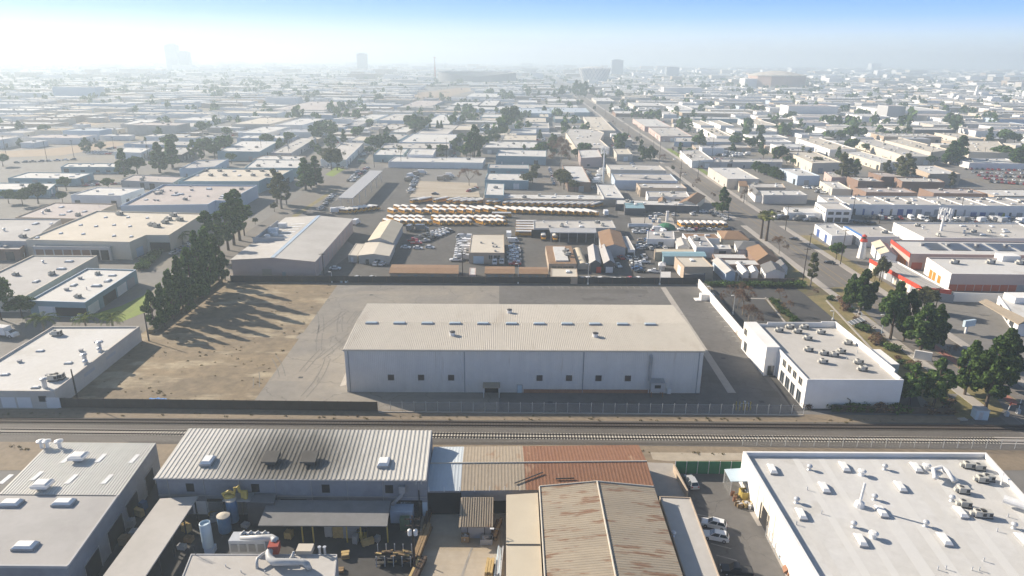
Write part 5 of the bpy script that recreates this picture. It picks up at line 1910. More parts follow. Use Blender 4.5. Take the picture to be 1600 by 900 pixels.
for k in range(6):
 u0_ = .16 + k * .14
 for j in range(6):
  P0 = lerp(b, u0_ + j * .018, .35)
  P1 = lerp(b, u0_ + j * .018, .85)
  mb = MB()
  mb.prism([(P0.x, P0.y), (P0.x + 1.7, P0.y), (P1.x + 1.7, P1.y), (P1.x, P1.y)], 6.5, 6.7, bottom=True)
  build('solar_panel', mb, 'solar', b.root)
fits(b, 'roof_vent', [(1440, 384), (1480, 384.5), (1526, 385), (1571, 385)], 0, 1.6)
b = building('storage_building', 'white storage building with three orange doors, nearest to the boulevard wall', [(1490, 427.5), (1700, 430), (1650, 404), (1446, 402)], 7.0, 'wall_pink', 'roof_white', .5, cat='storage unit', trim='wall_white')
e3 = opening(b, 3, .5, (Vector(b.pts[3]) - Vector(b.pts[0])).length, 0, 6.9, 'wall_white', 'white_facade', out=.12)
for t in (.28, .42, .62):
 opening(b, 3, t, 2.6, 0, 3.4, 'door_orange', 'roller_door', out=.2)
for k in range(14):
 opening(b, 0, .03 + k * .062, 3.0, 0, 2.6, 'door_red' if k != 8 else 'door_grey', 'roller_door')
fits(b, 'air_conditioner', [(1492, 412), (1548, 412), (1594, 413)], 0, 1.3)
x, y = G(1573, 406, 6.5)
mb = MB()
mb.box((x, y, 6.4), (7.5, 5, 2.4))
build('roof_house', mb, 'wall_white', b.root)
# low unit with red band along the pavement
b = building('storage_building', 'low grey roofed storage block with bright red band along the boulevard', [(1441, 449), (1487, 454), (1403, 408.5), (1360, 405)], 4.6, 'wall_white', 'roof_mid', .5, cat='storage unit', exact=True)
A_, B_ = Vector(b.pts[3]), Vector(b.pts[0])
d = (B_ - A_).normalized()
nn_ = Vector((d.y, -d.x))
mb = MB()
mb.box((*((A_ + B_) / 2 + nn_ * .14), 3.2), ((B_ - A_).length + .5, .35, 1.6), math.atan2(d.y, d.x))
build('red_band', mb, 'red_paint', b.root)
A2, B2 = Vector(b.pts[0]), Vector(b.pts[1])
d2 = (B2 - A2).normalized()
mb = MB()
mb.box((*((A2 + B2) / 2 + Vector((d2.y, -d2.x)) * .16), 3.2), ((B2 - A2).length, .35, 1.6), math.atan2(d2.y, d2.x))
build('red_band', mb, 'red_paint', b.root)
for k in range(6):
 opening(b, 3, .12 + k * .15, 4.2, 0, 3.0, RB.choice(['door_grey', 'wall_cream']), 'panel')
opening(b, 0, .5, 12, 0, 3.0, 'door_grey', 'panel')
# long blank wall in front of the storage building
A_, B_ = Vector(G(1487, 471)), Vector(G(1660, 476))
d = (B_ - A_).normalized()
mb = MB()
mb.box((*((A_ + B_) / 2), 0), ((B_ - A_).length, .3, 3.6), math.atan2(d.y, d.x))
tag(build('boundary_wall', mb, 'wall_white'), 'long blank white boundary wall before the orange door storage building', 'wall')
# tan house with the lighthouse
gable('house', 'tan gabled office house beside the lighthouse', [(1374, 396), (1404, 402), (1386, 380), (1362, 380)], 5, 1.8, 'wall_white', 'roof_tanmetal', along='v', cat='house')
x, y = G(1345, 403)
lh = tag(empty('lighthouse', (x, y, 0)), 'white tapered ornamental lighthouse with red lantern beside tan house', 'lighthouse')
hh = height_to(1345, 403, 367)
mb = MB()
mb.lathe((x, y, 0), [(1.9, 0), (1.5, hh * .45), (1.15, hh * .72)], 8)
build('tower', mb, 'wall_white', lh)
mb = MB()
mb.lathe((x, y, hh * .72), [(1.6, 0), (1.6, .5), (1.5, .5), (1.4, 1.2)], 10)
build('gallery', mb, 'red_paint', lh)
mb = MB()
mb.lathe((x, y, hh * .72 + .5), [(.9, 0), (.9, 1.9)], 8)
build('lantern', mb, 'glass', lh)
mb = MB()
mb.lathe((x, y, hh * .72 + 2.4), [(1.2, 0), (.7, .5), (.1, .9)], 8)
build('cap', mb, 'red_paint', lh)
# bank-like building at the right edge
b = building('shop', 'low white shop with broad tan overhanging roof slab at the right edge', [(1592, 506), (1700, 512), (1640, 463), (1560, 462)], 4.2, 'wall_white', 'roof_white', .3, cat='shop', exact=True)
A_, B_ = Vector(G(1530, 470, 4.6)), Vector(G(1592, 506, 4.6))
C_, D_ = Vector(G(1541, 467, 5.2)), Vector(G(1606, 499, 5.2))
mb = MB()
mb.face([V3(A_, 4.4), V3(B_, 4.4), V3(D_, 5.2), V3(C_, 5.2)])
mb.face([V3(C_, 4.9), V3(D_, 4.9), V3(B_, 4.1), V3(A_, 4.1)])
mb.face([V3(A_, 4.1), V3(B_, 4.1), V3(B_, 4.4), V3(A_, 4.4)])
build('roof_slab', mb, 'roof_tanflat', b.root)
for t in (.25, .5, .75):
 opening(b, 3, t, 5.2, .5, 2.8, 'glass', 'window')
x, y = G(1580, 470, 4)
mb = MB()
mb.box((x + 6, y, 4.0), (14, 6, 2.2))
build('roof_house', mb, 'wall_white', b.root)
# ================================================================== the rows of warehouses behind: picture corners FL FR BR BL
T = [
# left and middle rows
('white front factory beside the cross street, left of pair', [(583.6, 242), (629, 242), (638.7, 232.5), (593, 231.8)], 6, 'wall_teal', 'roof_white', 5),
('white factory with shrubs, right of the pair on the cross street', [(636, 241), (676, 242.2), (682, 233), (642, 232)], 7, 'wall_white', 'roof_white', 4),
('long grey unit behind the cross street pair', [(595, 231.5), (702, 231.5), (702.7, 224), (601, 222.8)], 6, 'wall_grey', 'roof_mid', 9),
('bright white wide twin roof warehouse above the long grey unit', [(621.8, 222), (705, 222.4), (716, 209.6), (646.7, 208.6)], 6, 'wall_blue', 'roof_white', 6),
('long row of units with dark bay doors left of the cross street', [(419, 239), (458.5, 239), (490.5, 215.5), (471, 214.8)], 6, 'wall_grey', 'roof_mid', 6),
('second row of units with bay doors left of the cross street pair', [(500, 249), (541, 249), (568, 223), (535, 222)], 6, 'wall_white', 'roof_mid', 8),
('bright white roofed block with teal front left of the unit rows', [(343, 236.5), (401.5, 236.5), (439, 220.5), (373, 219.5)], 8, 'wall_teal', 'roof_white', 8),
('blue fronted low block behind the white roofed one', [(369.5, 215.5), (456, 216), (467, 211.5), (384, 210.8)], 5, 'wall_blue', 'roof_white', 5),
]
ZT = None
MIDROWS = [
[(473, 199.5), (542, 198), (550, 192.5), (506, 192.5), 6, 'wall_blue', 'roof_mid'], [(424.7, 197), (464, 193), (517, 185.5), (471, 184.5), 6, 'wall_white', 'roof_white'],
[(366, 194.5), (430, 193), (455, 184), (400, 183), 6, 'wall_sand', 'roof_cream'], [(375, 208), (430, 207.5), (442, 198), (408, 197), 5, 'wall_white', 'roof_white'],
[(323, 199.5), (370, 199.5), (390, 197), (330, 196.5), 3, 'wall_white', 'roof_white'], [(282, 188), (332, 188), (354, 183.5), (290, 182.5), 5, 'wall_white', 'roof_white'],
[(260, 199.5), (300, 199), (322, 192), (262, 191), 5, 'wall_white', 'roof_mid'], [(440, 171), (520, 172.5), (545, 159), (470, 158), 6, 'wall_grey', 'roof_pinkgrey'],
[(597, 217), (622, 217), (641, 211.5), (609, 207), 6, 'wall_teal', 'roof_mid'], [(545, 219), (583, 220), (597, 213), (560, 212), 5, 'wall_white', 'roof_cream'],
[(595, 201.5), (625, 201.5), (632, 195), (606, 193.5), 6, 'wall_tan', 'roof_mid'], [(612, 207), (640, 206), (646, 198.5), (622, 197.5), 6, 'wall_sand', 'roof_white'],
[(556, 188.5), (587, 188.5), (600, 179), (574, 178), 6, 'wall_white', 'roof_white'], [(597, 188), (640, 188), (642, 178), (608, 177), 6, 'wall_blue', 'roof_mid'],
[(541, 197), (563, 196), (577, 189), (552, 188), 6, 'wall_grey', 'roof_grey'], [(674, 193), (705, 193.5), (717, 179.5), (677, 178), 6, 'wall_blue', 'roof_white'],
[(655, 209), (705, 209), (712, 195), (668, 194), 6, 'wall_white', 'roof_mid'], [(708, 203), (740, 203), (745, 194), (718, 193.5), 6, 'wall_tan', 'roof_cream'],
[(705, 164), (748, 164.5), (750, 159.5), (712, 159), 5, 'wall_grey', 'roof_white'], [(750, 165), (777, 165), (780, 157), (755, 156.5), 7, 'wall_dark', 'roof_white'],
[(732, 171), (798, 171), (800, 166), (740, 165.5), 5, 'wall_blue', 'roof_white'], [(695, 171), (725, 171), (728, 167), (700, 166.5), 5, 'wall_white', 'roof_mid'],
[(750, 183), (785, 183), (786, 178.5), (755, 178), 5, 'wall_teal', 'roof_white'], [(750, 189), (784, 189), (785, 184.5), (752, 184.3), 5, 'wall_white', 'roof_cream'],
[(750, 200), (776, 200), (780, 194), (754, 193.5), 5, 'wall_blue', 'roof_white'], [(632, 165), (672, 166), (690, 158), (655, 156), 5, 'wall_grey', 'roof_pinkgrey'],
[(730, 151), (777, 151.5), (784, 146), (736, 145.5), 6, 'wall_white', 'roof_white'],
[(775, 243.5), (853, 244.5), (854, 235), (780, 233), 7, 'wall_teal', 'roof_white'], [(752, 230), (838, 231.5), (838, 221), (765, 220.5), 6, 'wall_grey', 'roof_white'],
[(783, 218.6), (838, 219), (838, 211), (788, 210.5), 6, 'wall_sand', 'roof_cream'], [(795, 208), (838, 208), (838, 201.5), (800, 201), 5, 'wall_blue', 'roof_white'],
[(817, 199), (858, 201), (856, 192), (820, 191), 6, 'wall_white', 'roof_mid'], [(817, 190.5), (854, 190.5), (852, 184), (822, 183.5), 5, 'wall_grey', 'roof_cream'],
[(841, 182.5), (857, 182.5), (857, 178), (843, 177.5), 6, 'wall_teal', 'roof_cream'],
[(931.6, 203.5), (954, 204), (946, 182), (908, 182), 7, 'wall_sand', 'roof_cream'], [(965, 241), (987, 241), (982, 232), (957, 232), 6, 'wall_sand', 'roof_cream'],
# right of the boulevard
[(1083, 251.5), (1113, 249), (1094, 233.5), (1061, 235), 6, 'wall_white', 'roof_mid'], [(1136.4, 279.5), (1187, 279.5), (1152.4, 261), (1107, 261), 7, 'wall_sand', 'roof_white'],
[(1094, 253), (1227, 253), (1218, 248), (1104.5, 248.3), 5, 'wall_grey', 'roof_mid'], [(1248, 274.5), (1280, 274.5), (1252, 263), (1217, 262.8), 7, 'wall_blue', 'roof_white'],
[(1268, 255), (1316, 253.5), (1270, 236.3), (1231.6, 237), 8, 'wall_cream', 'roof_cream'], [(1217, 230), (1274, 230), (1255.6, 224.4), (1205, 224.4), 8, 'wall_white', 'roof_white'],
[(1298, 233.5), (1337, 232.8), (1281, 215), (1243, 215.8), 7, 'wall_white', 'roof_cream'], [(1197, 222), (1238, 222), (1225, 217.4), (1185, 217.4), 6, 'wall_white', 'roof_white'],
[(1178, 214), (1231, 215.4), (1216.4, 210), (1160, 209.5), 6, 'wall_white', 'roof_white'], [(1122, 212.3), (1142, 213), (1118.7, 199), (1092, 199), 7, 'wall_white', 'roof_cream'],
[(1093, 196.3), (1108, 195.5), (1099, 187.5), (1078.7, 187.5), 6, 'wall_white', 'roof_cream'], [(1128.4, 196.3), (1139, 195.5), (1127.6, 187.5), (1104.4, 187.5), 6, 'wall_white', 'roof_cream'],
[(1182.7, 195.7), (1211, 196.4), (1192, 187.5), (1156, 184.6), 7, 'wall_white', 'roof_cream'], [(1150, 205), (1215, 205), (1195, 200), (1135, 200), 5, 'wall_white', 'roof_mid'],
[(1066, 184.8), (1154, 185.8), (1152, 182.6), (1064, 182.6), 5, 'wall_teal', 'roof_white'], [(1062, 176.3), (1172, 177.8), (1165, 174), (1062, 173.4), 5, 'wall_tan', 'roof_white'],
[(1048, 168.2), (1115, 168.8), (1110, 164.6), (1040, 163.6), 5, 'wall_grey', 'roof_white'], [(1052, 221.2), (1150, 221.7), (1143, 215), (1056, 214.2), 5, 'wall_blue', 'roof_mid'],
[(1088, 231.6), (1173, 230), (1166, 226), (1081, 225.6), 4, 'wall_tan', 'roof_mid'], [(1010, 198), (1046, 197.6), (1026, 185.3), (988.4, 185.6), 6, 'wall_pink', 'roof_white'],
[(1034.6, 213), (1079, 212.4), (1059.5, 199), (1011.5, 198.4), 6, 'wall_pink', 'roof_mid'], [(931, 157.6), (957, 158.6), (955, 152.6), (925, 152.6), 5, 'wall_sand', 'roof_white'],
[(958, 169.6), (988, 169.6), (985, 165.6), (955, 165.6), 4, 'wall_white', 'roof_white'], [(987, 164.6), (1040, 166), (1035, 160.6), (985, 159.6), 6, 'wall_sand', 'roof_white'],
[(1046, 172), (1085, 172.6), (1062, 161.6), (1040, 161.6), 6, 'wall_white', 'roof_white'], [(960, 176.6), (1053, 178.6), (1050, 173.6), (958, 173.2), 5, 'wall_brown', 'roof_white'],
[(856, 158.6), (902, 158.6), (898, 154), (854, 153.6), 5, 'wall_sand', 'roof_white'], [(809, 159.6), (839, 160), (839, 156.5), (810, 156.5), 5, 'wall_white', 'roof_white'],
[(800, 167.6), (903, 167.6), (900, 163.6), (800, 162.6), 5, 'wall_blue', 'roof_mid'], [(862, 176.6), (921, 174), (910, 168.2), (860, 167.8), 6, 'wall_teal', 'roof_blue'],
[(795, 177.6), (860, 175.8), (860, 169.6), (797, 168.6), 6, 'wall_blue', 'roof_blue'], [(866, 186.6), (905, 185.6), (905, 181.6), (866, 181)  , 5, 'wall_teal', 'roof_mid'],
[(1379.5, 172.6), (1471, 172.6), (1434, 166.4), (1345, 165.4), 10, 'wall_white', 'roof_white'], [(1342, 181.4), (1388.4, 182.6), (1368, 177.8), (1324.4, 177.2), 8, 'wall_white', 'roof_white'],
[(1291, 203.6), (1400, 203.6), (1380, 197), (1270, 197), 7, 'wall_white', 'roof_mid'], [(1392, 202.6), (1425, 201.8), (1418, 197), (1382, 196), 6, 'wall_sand', 'roof_cream'],
[(1421, 202.4), (1486, 202.8), (1480, 199.6), (1422, 199.2), 8, 'wall_dark', 'roof_white'], [(1382, 213.3), (1471, 213.6), (1448, 208.6), (1360, 207.6), 7, 'wall_tan', 'roof_mid'],
[(1496, 215.6), (1537, 216.6), (1500, 208), (1460, 207), 6, 'wall_cream', 'roof_cream'], [(1419.6, 244.4), (1456, 244.4), (1372, 217.6), (1325, 216.6), 7, 'wall_cream', 'roof_mid'],
[(1462, 240), (1478, 232), (1417, 217.6), (1377, 217.6), 8, 'wall_cream', 'roof_cream'], [(1505, 236), (1590, 240), (1551, 219.6), (1512, 219.6), 8, 'wall_cream', 'roof_cream'],
[(1376, 254.6), (1405, 252.6), (1345, 235.6), (1318, 237.6), 6, 'wall_cream', 'roof_white'], [(1450.7, 271.6), (1504, 271.6), (1457, 258), (1419, 258), 8, 'wall_tan', 'roof_white'],
[(1378.7, 275.6), (1447, 277), (1420, 269), (1358, 268.6), 7, 'wall_brown', 'roof_pinkgrey'], [(1340, 282.6), (1384, 283.6), (1362, 276.6), (1325, 275.6), 7, 'wall_brown', 'roof_mid'],
[(1408, 283.6), (1479, 284.6), (1460, 277.6), (1400, 276.6), 7, 'wall_brown', 'roof_mid'], [(1354.7, 300.2), (1433, 301), (1412.4, 293), (1333, 292.2), 7, 'wall_brown', 'roof_pinkgrey'],
[(1459, 301.6), (1542, 302.6), (1515.6, 294.6), (1436.4, 293.6), 7, 'wall_brown', 'roof_pinkgrey'], [(1554.7, 305.6), (1650, 306.6), (1610, 295.6), (1515, 295), 7, 'wall_tan', 'roof_white'],
[(1300, 277), (1322, 277), (1310, 268), (1288, 268), 6, 'wall_pink', 'roof_mid'],
]
WN = {'wall_white': 'white', 'wall_blue': 'bluish', 'wall_sand': 'sand', 'wall_teal': 'teal', 'wall_grey': 'grey', 'wall_tan': 'tan', 'wall_dark': 'dark', 'wall_pink': 'pink', 'wall_brown': 'brown', 'wall_cream': 'cream'}
RN = {'roof_tanflat': 'tan', 'roof_greymetal': 'metal', 'roof_white': 'white', 'roof_mid': 'grey', 'roof_cream': 'cream', 'roof_pinkgrey': 'dull', 'roof_grey': 'grey', 'roof_blue': 'blue', 'roof_teal': 'teal', 'roof_paleblue': 'pale'}


def zone_of(px, py):
 d = math.hypot(*G(px, max(py, 96)))
 right = px > 830 + (py - 95) * 1.42
 side = 'right of boulevard' if right else ('far left' if px < 480 else 'left of boulevard')
 if py > 250:
  band = 'this side of cross street'
 elif py > 225:
  band = 'just past cross street'
 elif py > 205:
  band = 'one block past cross street'
 elif py > 188:
  band = 'two blocks past cross street'
 elif py > 172:
  band = 'three blocks past cross street'
 elif py > 150:
  band = 'in the hazy distance'
 else:
  band = 'near the horizon'
 return side + ', ' + band


for lb, q, h, wl, rf_, n in T:
 mid('warehouse', lb, q, h, wl, rf_, n)
for q in MIDROWS:
 p4, h, wl, rf_ = q[:4], q[4], q[5], q[6]
 px = sum(p[0] for p in p4) / 4
 py = sum(p[1] for p in p4) / 4
 far = py < 205
 b = building('warehouse', f'{WN[wl]} warehouse with {RN[rf_]} roof', p4, h, wl, rf_, 0.5, far=far, zone=zone_of(px, py))
 area = (Vector(b.pts[1]) - Vector(b.pts[0])).length * (Vector(b.pts[3]) - Vector(b.pts[0])).length
 if py > 205:
  deco(b, RB, int(max(3, min(16, area / 220))), True, True)
 else:
  deco(b, RB, int(max(2, min(8, area / 500))), False, False)
b = building('warehouse', 'large cream L-shaped plant with stepped side beside bare brown trees', [(901, 232), (953, 231), (938, 218), (944, 207), (930, 202), (888, 201), (884, 207)], 7, 'wall_cream', 'roof_mid', .6, exact=False)
for k in range(14):
 x, y = G(RB.uniform(895, 938), RB.uniform(205, 229), 6.4)
 if inside((x, y), inset(b.pts, 3)):
  fit(b, RB.choice(['skylight', 'roof_vent']), x, y, s=1.5)
b = mid('office_building', 'two storey pinkish office with raised white roof box by the cell tower', [(908, 247), (940, 245), (935, 233), (903, 234)], 8, 'wall_pink', 'roof_white', 2, cat='office')

# ================================================================== trees
def leaves(centres, n, size, rng, squash=1.0):
 """leaf cards spread through clumps: list of (x, y, z, r)"""
 tot = sum(c[3] ** 2 for c in centres)
 vs = []
 for (x, y, z, r) in centres:
  k = max(6, int(n * r * r / tot))
  d = rng.normal(size=(k, 3))
  d /= np.linalg.norm(d, axis=1)[:, None]
  rad = r * (0.55 + 0.5 * rng.random(k)) 
  p = d * rad[:, None]
  p[:, 2] *= squash
  p += np.array([x, y, z])
  nrm = d + rng.normal(size=(k, 3)) * 0.55
  nrm /= np.linalg.norm(nrm, axis=1)[:, None]
  a = np.cross(nrm, rng.normal(size=(k, 3)))
  a /= np.linalg.norm(a, axis=1)[:, None]
  b = np.cross(nrm, a)
  s = size * (0.6 + 0.8 * rng.random(k))[:, None]
  q = np.stack([p - a * s - b * s * .6, p + a * s - b * s * .6, p + a * s * .8 + b * s * .7, p - a * s * .8 + b * s * .7], 1)
  vs.append(q.reshape(-1, 3))
 return np.concatenate(vs)


def cards(name, v, mat):
 n = len(v) // 4
 me = bpy.data.meshes.new(name)
 me.vertices.add(len(v))
 me.vertices.foreach_set('co', v.astype(np.float32).ravel())
 me.loops.add(len(v))
 me.loops.foreach_set('vertex_index', np.arange(len(v), dtype=np.int32))
 me.polygons.add(n)
 me.polygons.foreach_set('loop_start', np.arange(0, len(v), 4, dtype=np.int32))
 me.polygons.foreach_set('loop_total', np.full(n, 4, dtype=np.int32))
 me.materials.append(MATS[mat])
 me.update()
 me.validate()
 return me


def crown_clumps(kind, rng):
 c = []
 if kind == 'ficus':         # dense, lumpy, pointed
  for _ in range(56):
   t = rng.random() ** 0.8
   R_ = 3.3 * (math.sin(pi * min(1, t * 0.80 + 0.24)) ** 0.8) + .15
   a = rng.random() * 2 * pi
   rr = R_ * (0.45 + .55 * rng.random())
   c.append((rr * math.cos(a), rr * math.sin(a), 2.0 + t * 9.6, 0.6 + .55 * rng.random() * (1.15 - t)))
  c.append((0, 0, 11.4, .7))
 elif kind == 'cone':
  for _ in range(60):
   t = rng.random() ** 0.85
   R_ = 2.1 * (1 - t) ** .75 + .15
   a = rng.random() * 2 * pi
   rr = R_ * (0.4 + .6 * rng.random())
   c.append((rr * math.cos(a), rr * math.sin(a), 1.6 + t * 10.0, .5 + .55 * rng.random() * (1.1 - t)))
 elif kind == 'round':
  for _ in range(55):
   d = rng.normal(size=3)
   d /= np.linalg.norm(d)
   k = .45 + .55 * rng.random()
   c.append((d[0] * 4.6 * k, d[1] * 4.6 * k, 8.0 + d[2] * 3.2 * k, .8 + .7 * rng.random()))
 elif kind == 'gum':
  for i in range(20):
   t = i / 19
   a = rng.random() * 2 * pi
   rr = (2.6 * math.sin(pi * min(1, t * .85 + .12))) * (0.35 + .65 * rng.random())
   c.append((rr * math.cos(a), rr * math.sin(a), 3.5 + t * 8.2, .55 + .6 * rng.random()))
 elif kind == 'shrub':
  for _ in range(16):
   a = rng.random() * 2 * pi
   rr = .75 * rng.random()
   c.append((rr * math.cos(a), rr * math.sin(a), .35 + .55 * rng.random(), .3 + .2 * rng.random()))
 return c


def trunk_mesh(kind, rng, clumps, mat, H=12.0):
 mb = MB()
 if kind == 'palm':
  mb.tube([(0, 0, 0), (.15, .05, H * .4), (.1, .0, H * .75), (0, 0, H - .8)], [.42, .3, .27, .33], 8)
 elif kind == 'feather':
  mb.tube([(0, 0, 0), (.05, 0, 1.6), (0, 0, 3.6)], [.3, .24, .2], 7)
 else:
  top = max(c[2] for c in clumps) * .86
  mb.tube([(0, 0, -.05), (.06, .04, top * .3), (-.05, .05, top * .6), (0, 0, top)], [.34, .25, .16, .05], 7)
  for c in clumps[::4]:
   if c[2] > 2.2:
    z0 = max(1.4, c[2] - 1.6)
    mb.tube([(0, 0, z0), (c[0] * .55, c[1] * .55, (z0 + c[2]) / 2 + .2), (c[0] * .95, c[1] * .95, c[2])], [.13, .08, .03], 5, cap=False)
 return mb.mesh('trunk', mat)


TREE = {}


def variant(kind, leafmat_, bark, n, size, seed, squash=1.0):
 rng = np.random.default_rng(seed)
 cl = crown_clumps(kind, rng)
 v = leaves(cl, n, size, rng, squash)
 return (cards('crown', v, leafmat_), trunk_mesh(kind, rng, cl, bark))


for s in range(3):
 TREE.setdefault('ficus', []).append(variant('ficus', 'leaf_dark', 'bark', 6500, .27, 10 + s))
 TREE.setdefault('cone', []).append(variant('cone', 'leaf_dark', 'bark', 4600, .25, 20 + s))
 TREE.setdefault('round', []).append(variant('round', 'leaf_mid', 'bark', 4000, .30, 30 + s))
 TREE.setdefault('olive', []).append(variant('round', 'leaf_olive', 'bark', 3000, .30, 40 + s))
 TREE.setdefault('gum', []).append(variant('gum', 'leaf_olive', 'bark_pale', 2600, .22, 50 + s, .8))
 TREE.setdefault('gumdark', []).append(variant('gum', 'leaf_mid', 'bark', 2600, .24, 55 + s, .8))
 TREE.setdefault('shrub', []).append(variant('shrub', 'leaf_mid', 'bark', 500, .10, 60 + s))
 TREE.setdefault('dryshrub', []).append(variant('shrub', 'leaf_brown', 'bark', 400, .09, 65 + s))
 TREE.setdefault('ficus_lo', []).append(variant('ficus', 'leaf_dark', 'bark', 900, .6, 70 + s))
 TREE.setdefault('cone_lo', []).append(variant('cone', 'leaf_dark', 'bark', 700, .5, 75 + s))
 TREE.setdefault('round_lo', []).append(variant('round', 'leaf_mid', 'bark', 600, .75, 80 + s))


def bare_mesh(rng):
 mb = MB()
 tips = []

 def grow(p, d, L, r, depth):
  q = p + d * L
  mb.tube([p, q], [r, r * .65], 4, cap=False)
  if depth == 0:
   tips.append(q)
   return
  for _ in range(3):
   nd = (d + Vector(rng.normal(size=3)) * .42 + Vector((0, 0, .05))).normalized()
   grow(q, nd, L * (.62 + .2 * rng.random()), r * .6, depth - 1)
 grow(Vector((0, 0, 0)), Vector((0, 0, 1)), 3.2, .2, 5)
 return mb.mesh('trunk', 'bark_pale'), tips


for s in range(3):
 rng = np.random.default_rng(90 + s)
 tr_, tips = bare_mesh(rng)
 hmax = max(t.z for t in tips)
 v = leaves([(t.x, t.y, t.z, .5) for t in tips], 2600, .10, rng)
 TREE.setdefault('bare', []).append((cards('twigs', v, 'leaf_brown'), tr_))
 BARE_H = hmax


def palm_crown(rng, fan=True):
 q = []
 if fan:
  for i in range(70):
   a = rng.random() * 2 * pi
   el = rng.uniform(-1.2, 1.4)
   d = np.array([math.cos(a) * math.cos(el), math.sin(a) * math.cos(el), math.sin(el)])
   L = rng.uniform(.7, 1.5)
   side = np.cross(d, [0, 0, 1.0])
   side /= np.linalg.norm(side) + 1e-6
   up = np.cross(side, d)
   base = np.array([0, 0, 11.3])
   c = base + d * L
   for k in range(6):
    th = (k - 2.5) * .42
    dd = d * math.cos(th) + side * math.sin(th)
    e = c + dd * 1.0 + up * -.1
    w = np.cross(dd, up) * .13
    q += [c - w * .4, c + w * .4, e + w, e - w]
   w = side * .05
   q += [base - w, base + w, c + w, c - w]
 else:
  for i in range(16):
   a = i * 2 * pi / 16 + rng.uniform(-.2, .2)
   el0 = rng.uniform(.3, 1.2)
   p = np.array([0, 0, 3.5])
   seg = 9
   for k in range(seg):
    el = el0 - k * .22
    d = np.array([math.cos(a) * math.cos(el), math.sin(a) * math.cos(el), math.sin(el)])
    side = np.array([-math.sin(a), math.cos(a), 0])
    p2 = p + d * .42
    wl = .55 * math.sin(pi * (k + 1.2) / (seg + 1.5))
    for sg in (-1, 1):
     for j in range(2):
      b0 = p + (p2 - p) * (j * .5)
      b1 = p + (p2 - p) * (j * .5 + .3)
      tip = side * sg * wl + np.array([0, 0, -.22 - .1 * rng.random()]) + d * .25
      q += [b0, b1, b1 + tip, b0 + tip * .9]
    p = p2
 return np.array(q)


for s in range(2):
 rng = np.random.default_rng(110 + s)
 TREE.setdefault('palm', []).append((cards('fronds', palm_crown(rng), 'leaf_palm'), trunk_mesh('palm', rng, None, 'bark', 12)))
 TREE.setdefault('feather', []).append((cards('fronds', palm_crown(rng, False), 'leaf_bright'), trunk_mesh('feather', rng, None, 'bark_pale')))
TH = {'ficus': 12.3, 'cone': 11.9, 'round': 12.0, 'olive': 12.0, 'gum': 12.3, 'gumdark': 12.3, 'bare': BARE_H + .3, 'palm': 13.2, 'feather': 4.9, 'shrub': 1.2, 'dryshrub': 1.2, 'ficus_lo': 12.4, 'cone_lo': 12.0, 'round_lo': 12.2}
TN = {'ficus': 'ficus_tree', 'cone': 'conifer_tree', 'round': 'broadleaf_tree', 'olive': 'olive_tree', 'gum': 'eucalyptus_tree', 'gumdark': 'eucalyptus_tree', 'bare': 'bare_tree', 'palm': 'fan_palm', 'feather': 'feather_palm', 'shrub': 'shrub', 'dryshrub': 'shrub', 'ficus_lo': 'dark_tree', 'cone_lo': 'conifer_tree', 'round_lo': 'broadleaf_tree'}
RT = random.Random(77)
TREES_AT = []


def tree(kind, x, y, h, wf=1.0):
 cm, tm = RT.choice(TREE[kind])
 o = empty(TN[kind], (x, y, 0), RT.random() * 6.28)
 s = h / TH[kind]
 o.scale = (s * wf, s * wf, s)
 for nm, me in (('trunk', tm), ('fronds' if kind in ('palm', 'feather') else 'crown', cm)):
  c = bpy.data.objects.new(nm, me)
  C.objects.link(c)
  c.parent = o
 TREES_AT.append((x, y))
 return o


def ptree(kind, bx, by, ty, label=None, wf=1.0, zone=None, group=None, cat='tree'):
 x, y = G(bx, by)
 o = tree(kind, x, y, height_to(bx, by, ty), wf)
 if zone:
  later(o, label, zone, cat, group, px=bx)
 else:
  tag(o, label, cat, group)
 return o


# right: dark ficus trees along the boulevard
for bx, by, ty, wf, lb in ((1327, 480, 427, .75, 'small dark tree leaning left of the bigger one behind the office'), (1343, 492, 419, 1.0, 'big dark pyramidal tree behind the white office roof'),
      (1391, 530, 438, .85, 'tall slim dark tree beside the teal lamp post'), (1412, 532, 451, .75, 'dark tree touching the tall slim one beside the teal lamp'),
      (1437, 553, 472, 1.1, 'broad dark tree above the white monument sign'), (1458, 545, 474, .8, 'dark tree right behind the broad one above the monument sign'),
      (1421, 632, 566, .95, 'dark tree touching the right corner of the white office'), (1458, 635, 558, 1.0, 'dark round-topped tree second from the office corner'),
      (1507, 617, 531, .85, 'left tree of the big dark clump by the silver cabinet'), (1539, 640, 525, .85, 'tallest tree of the big dark clump by the silver cabinet'),
      (1560, 602, 512, 1.0, 'right spreading tree of the big dark clump by the silver cabinet')):
 ptree('ficus', bx, by, ty, lb, wf, group='dark trees along the boulevard')
ptree('gum', 1266, 447, 395, 'loose airy grey-green tree at the car park corner', .9)
ptree('olive', 1377, 441, 400, 'street tree with round crown before the red band', .55)
ptree('olive', 1366, 442, 414, 'thin olive street tree beside the dark pole by the red band', .45)
ptree('olive', 1442, 487, 447, 'wide flat-crowned olive tree at the end of the red band', 1.1)
ptree('round', 1306, 406, 377, 'round green tree on the right pavement by the lighthouse', .9)
ptree('bare', 1217, 397, 368, 'brown round bare tree on the pavement below the twin palms', 1.1)
ptree('palm', 1189, 373, 330, 'left one of the twin tall fan palms beside the boulevard', 1.5)
ptree('palm', 1197, 377, 331, 'right one of the twin tall fan palms beside the boulevard', 1.6)
ptree('ficus', 1128, 334, 291, 'tall dark tree on the left pavement of the boulevard', .95)
ptree('round', 1118, 330, 315, 'low bushy tree at the foot of the tall dark boulevard tree', 1.2)
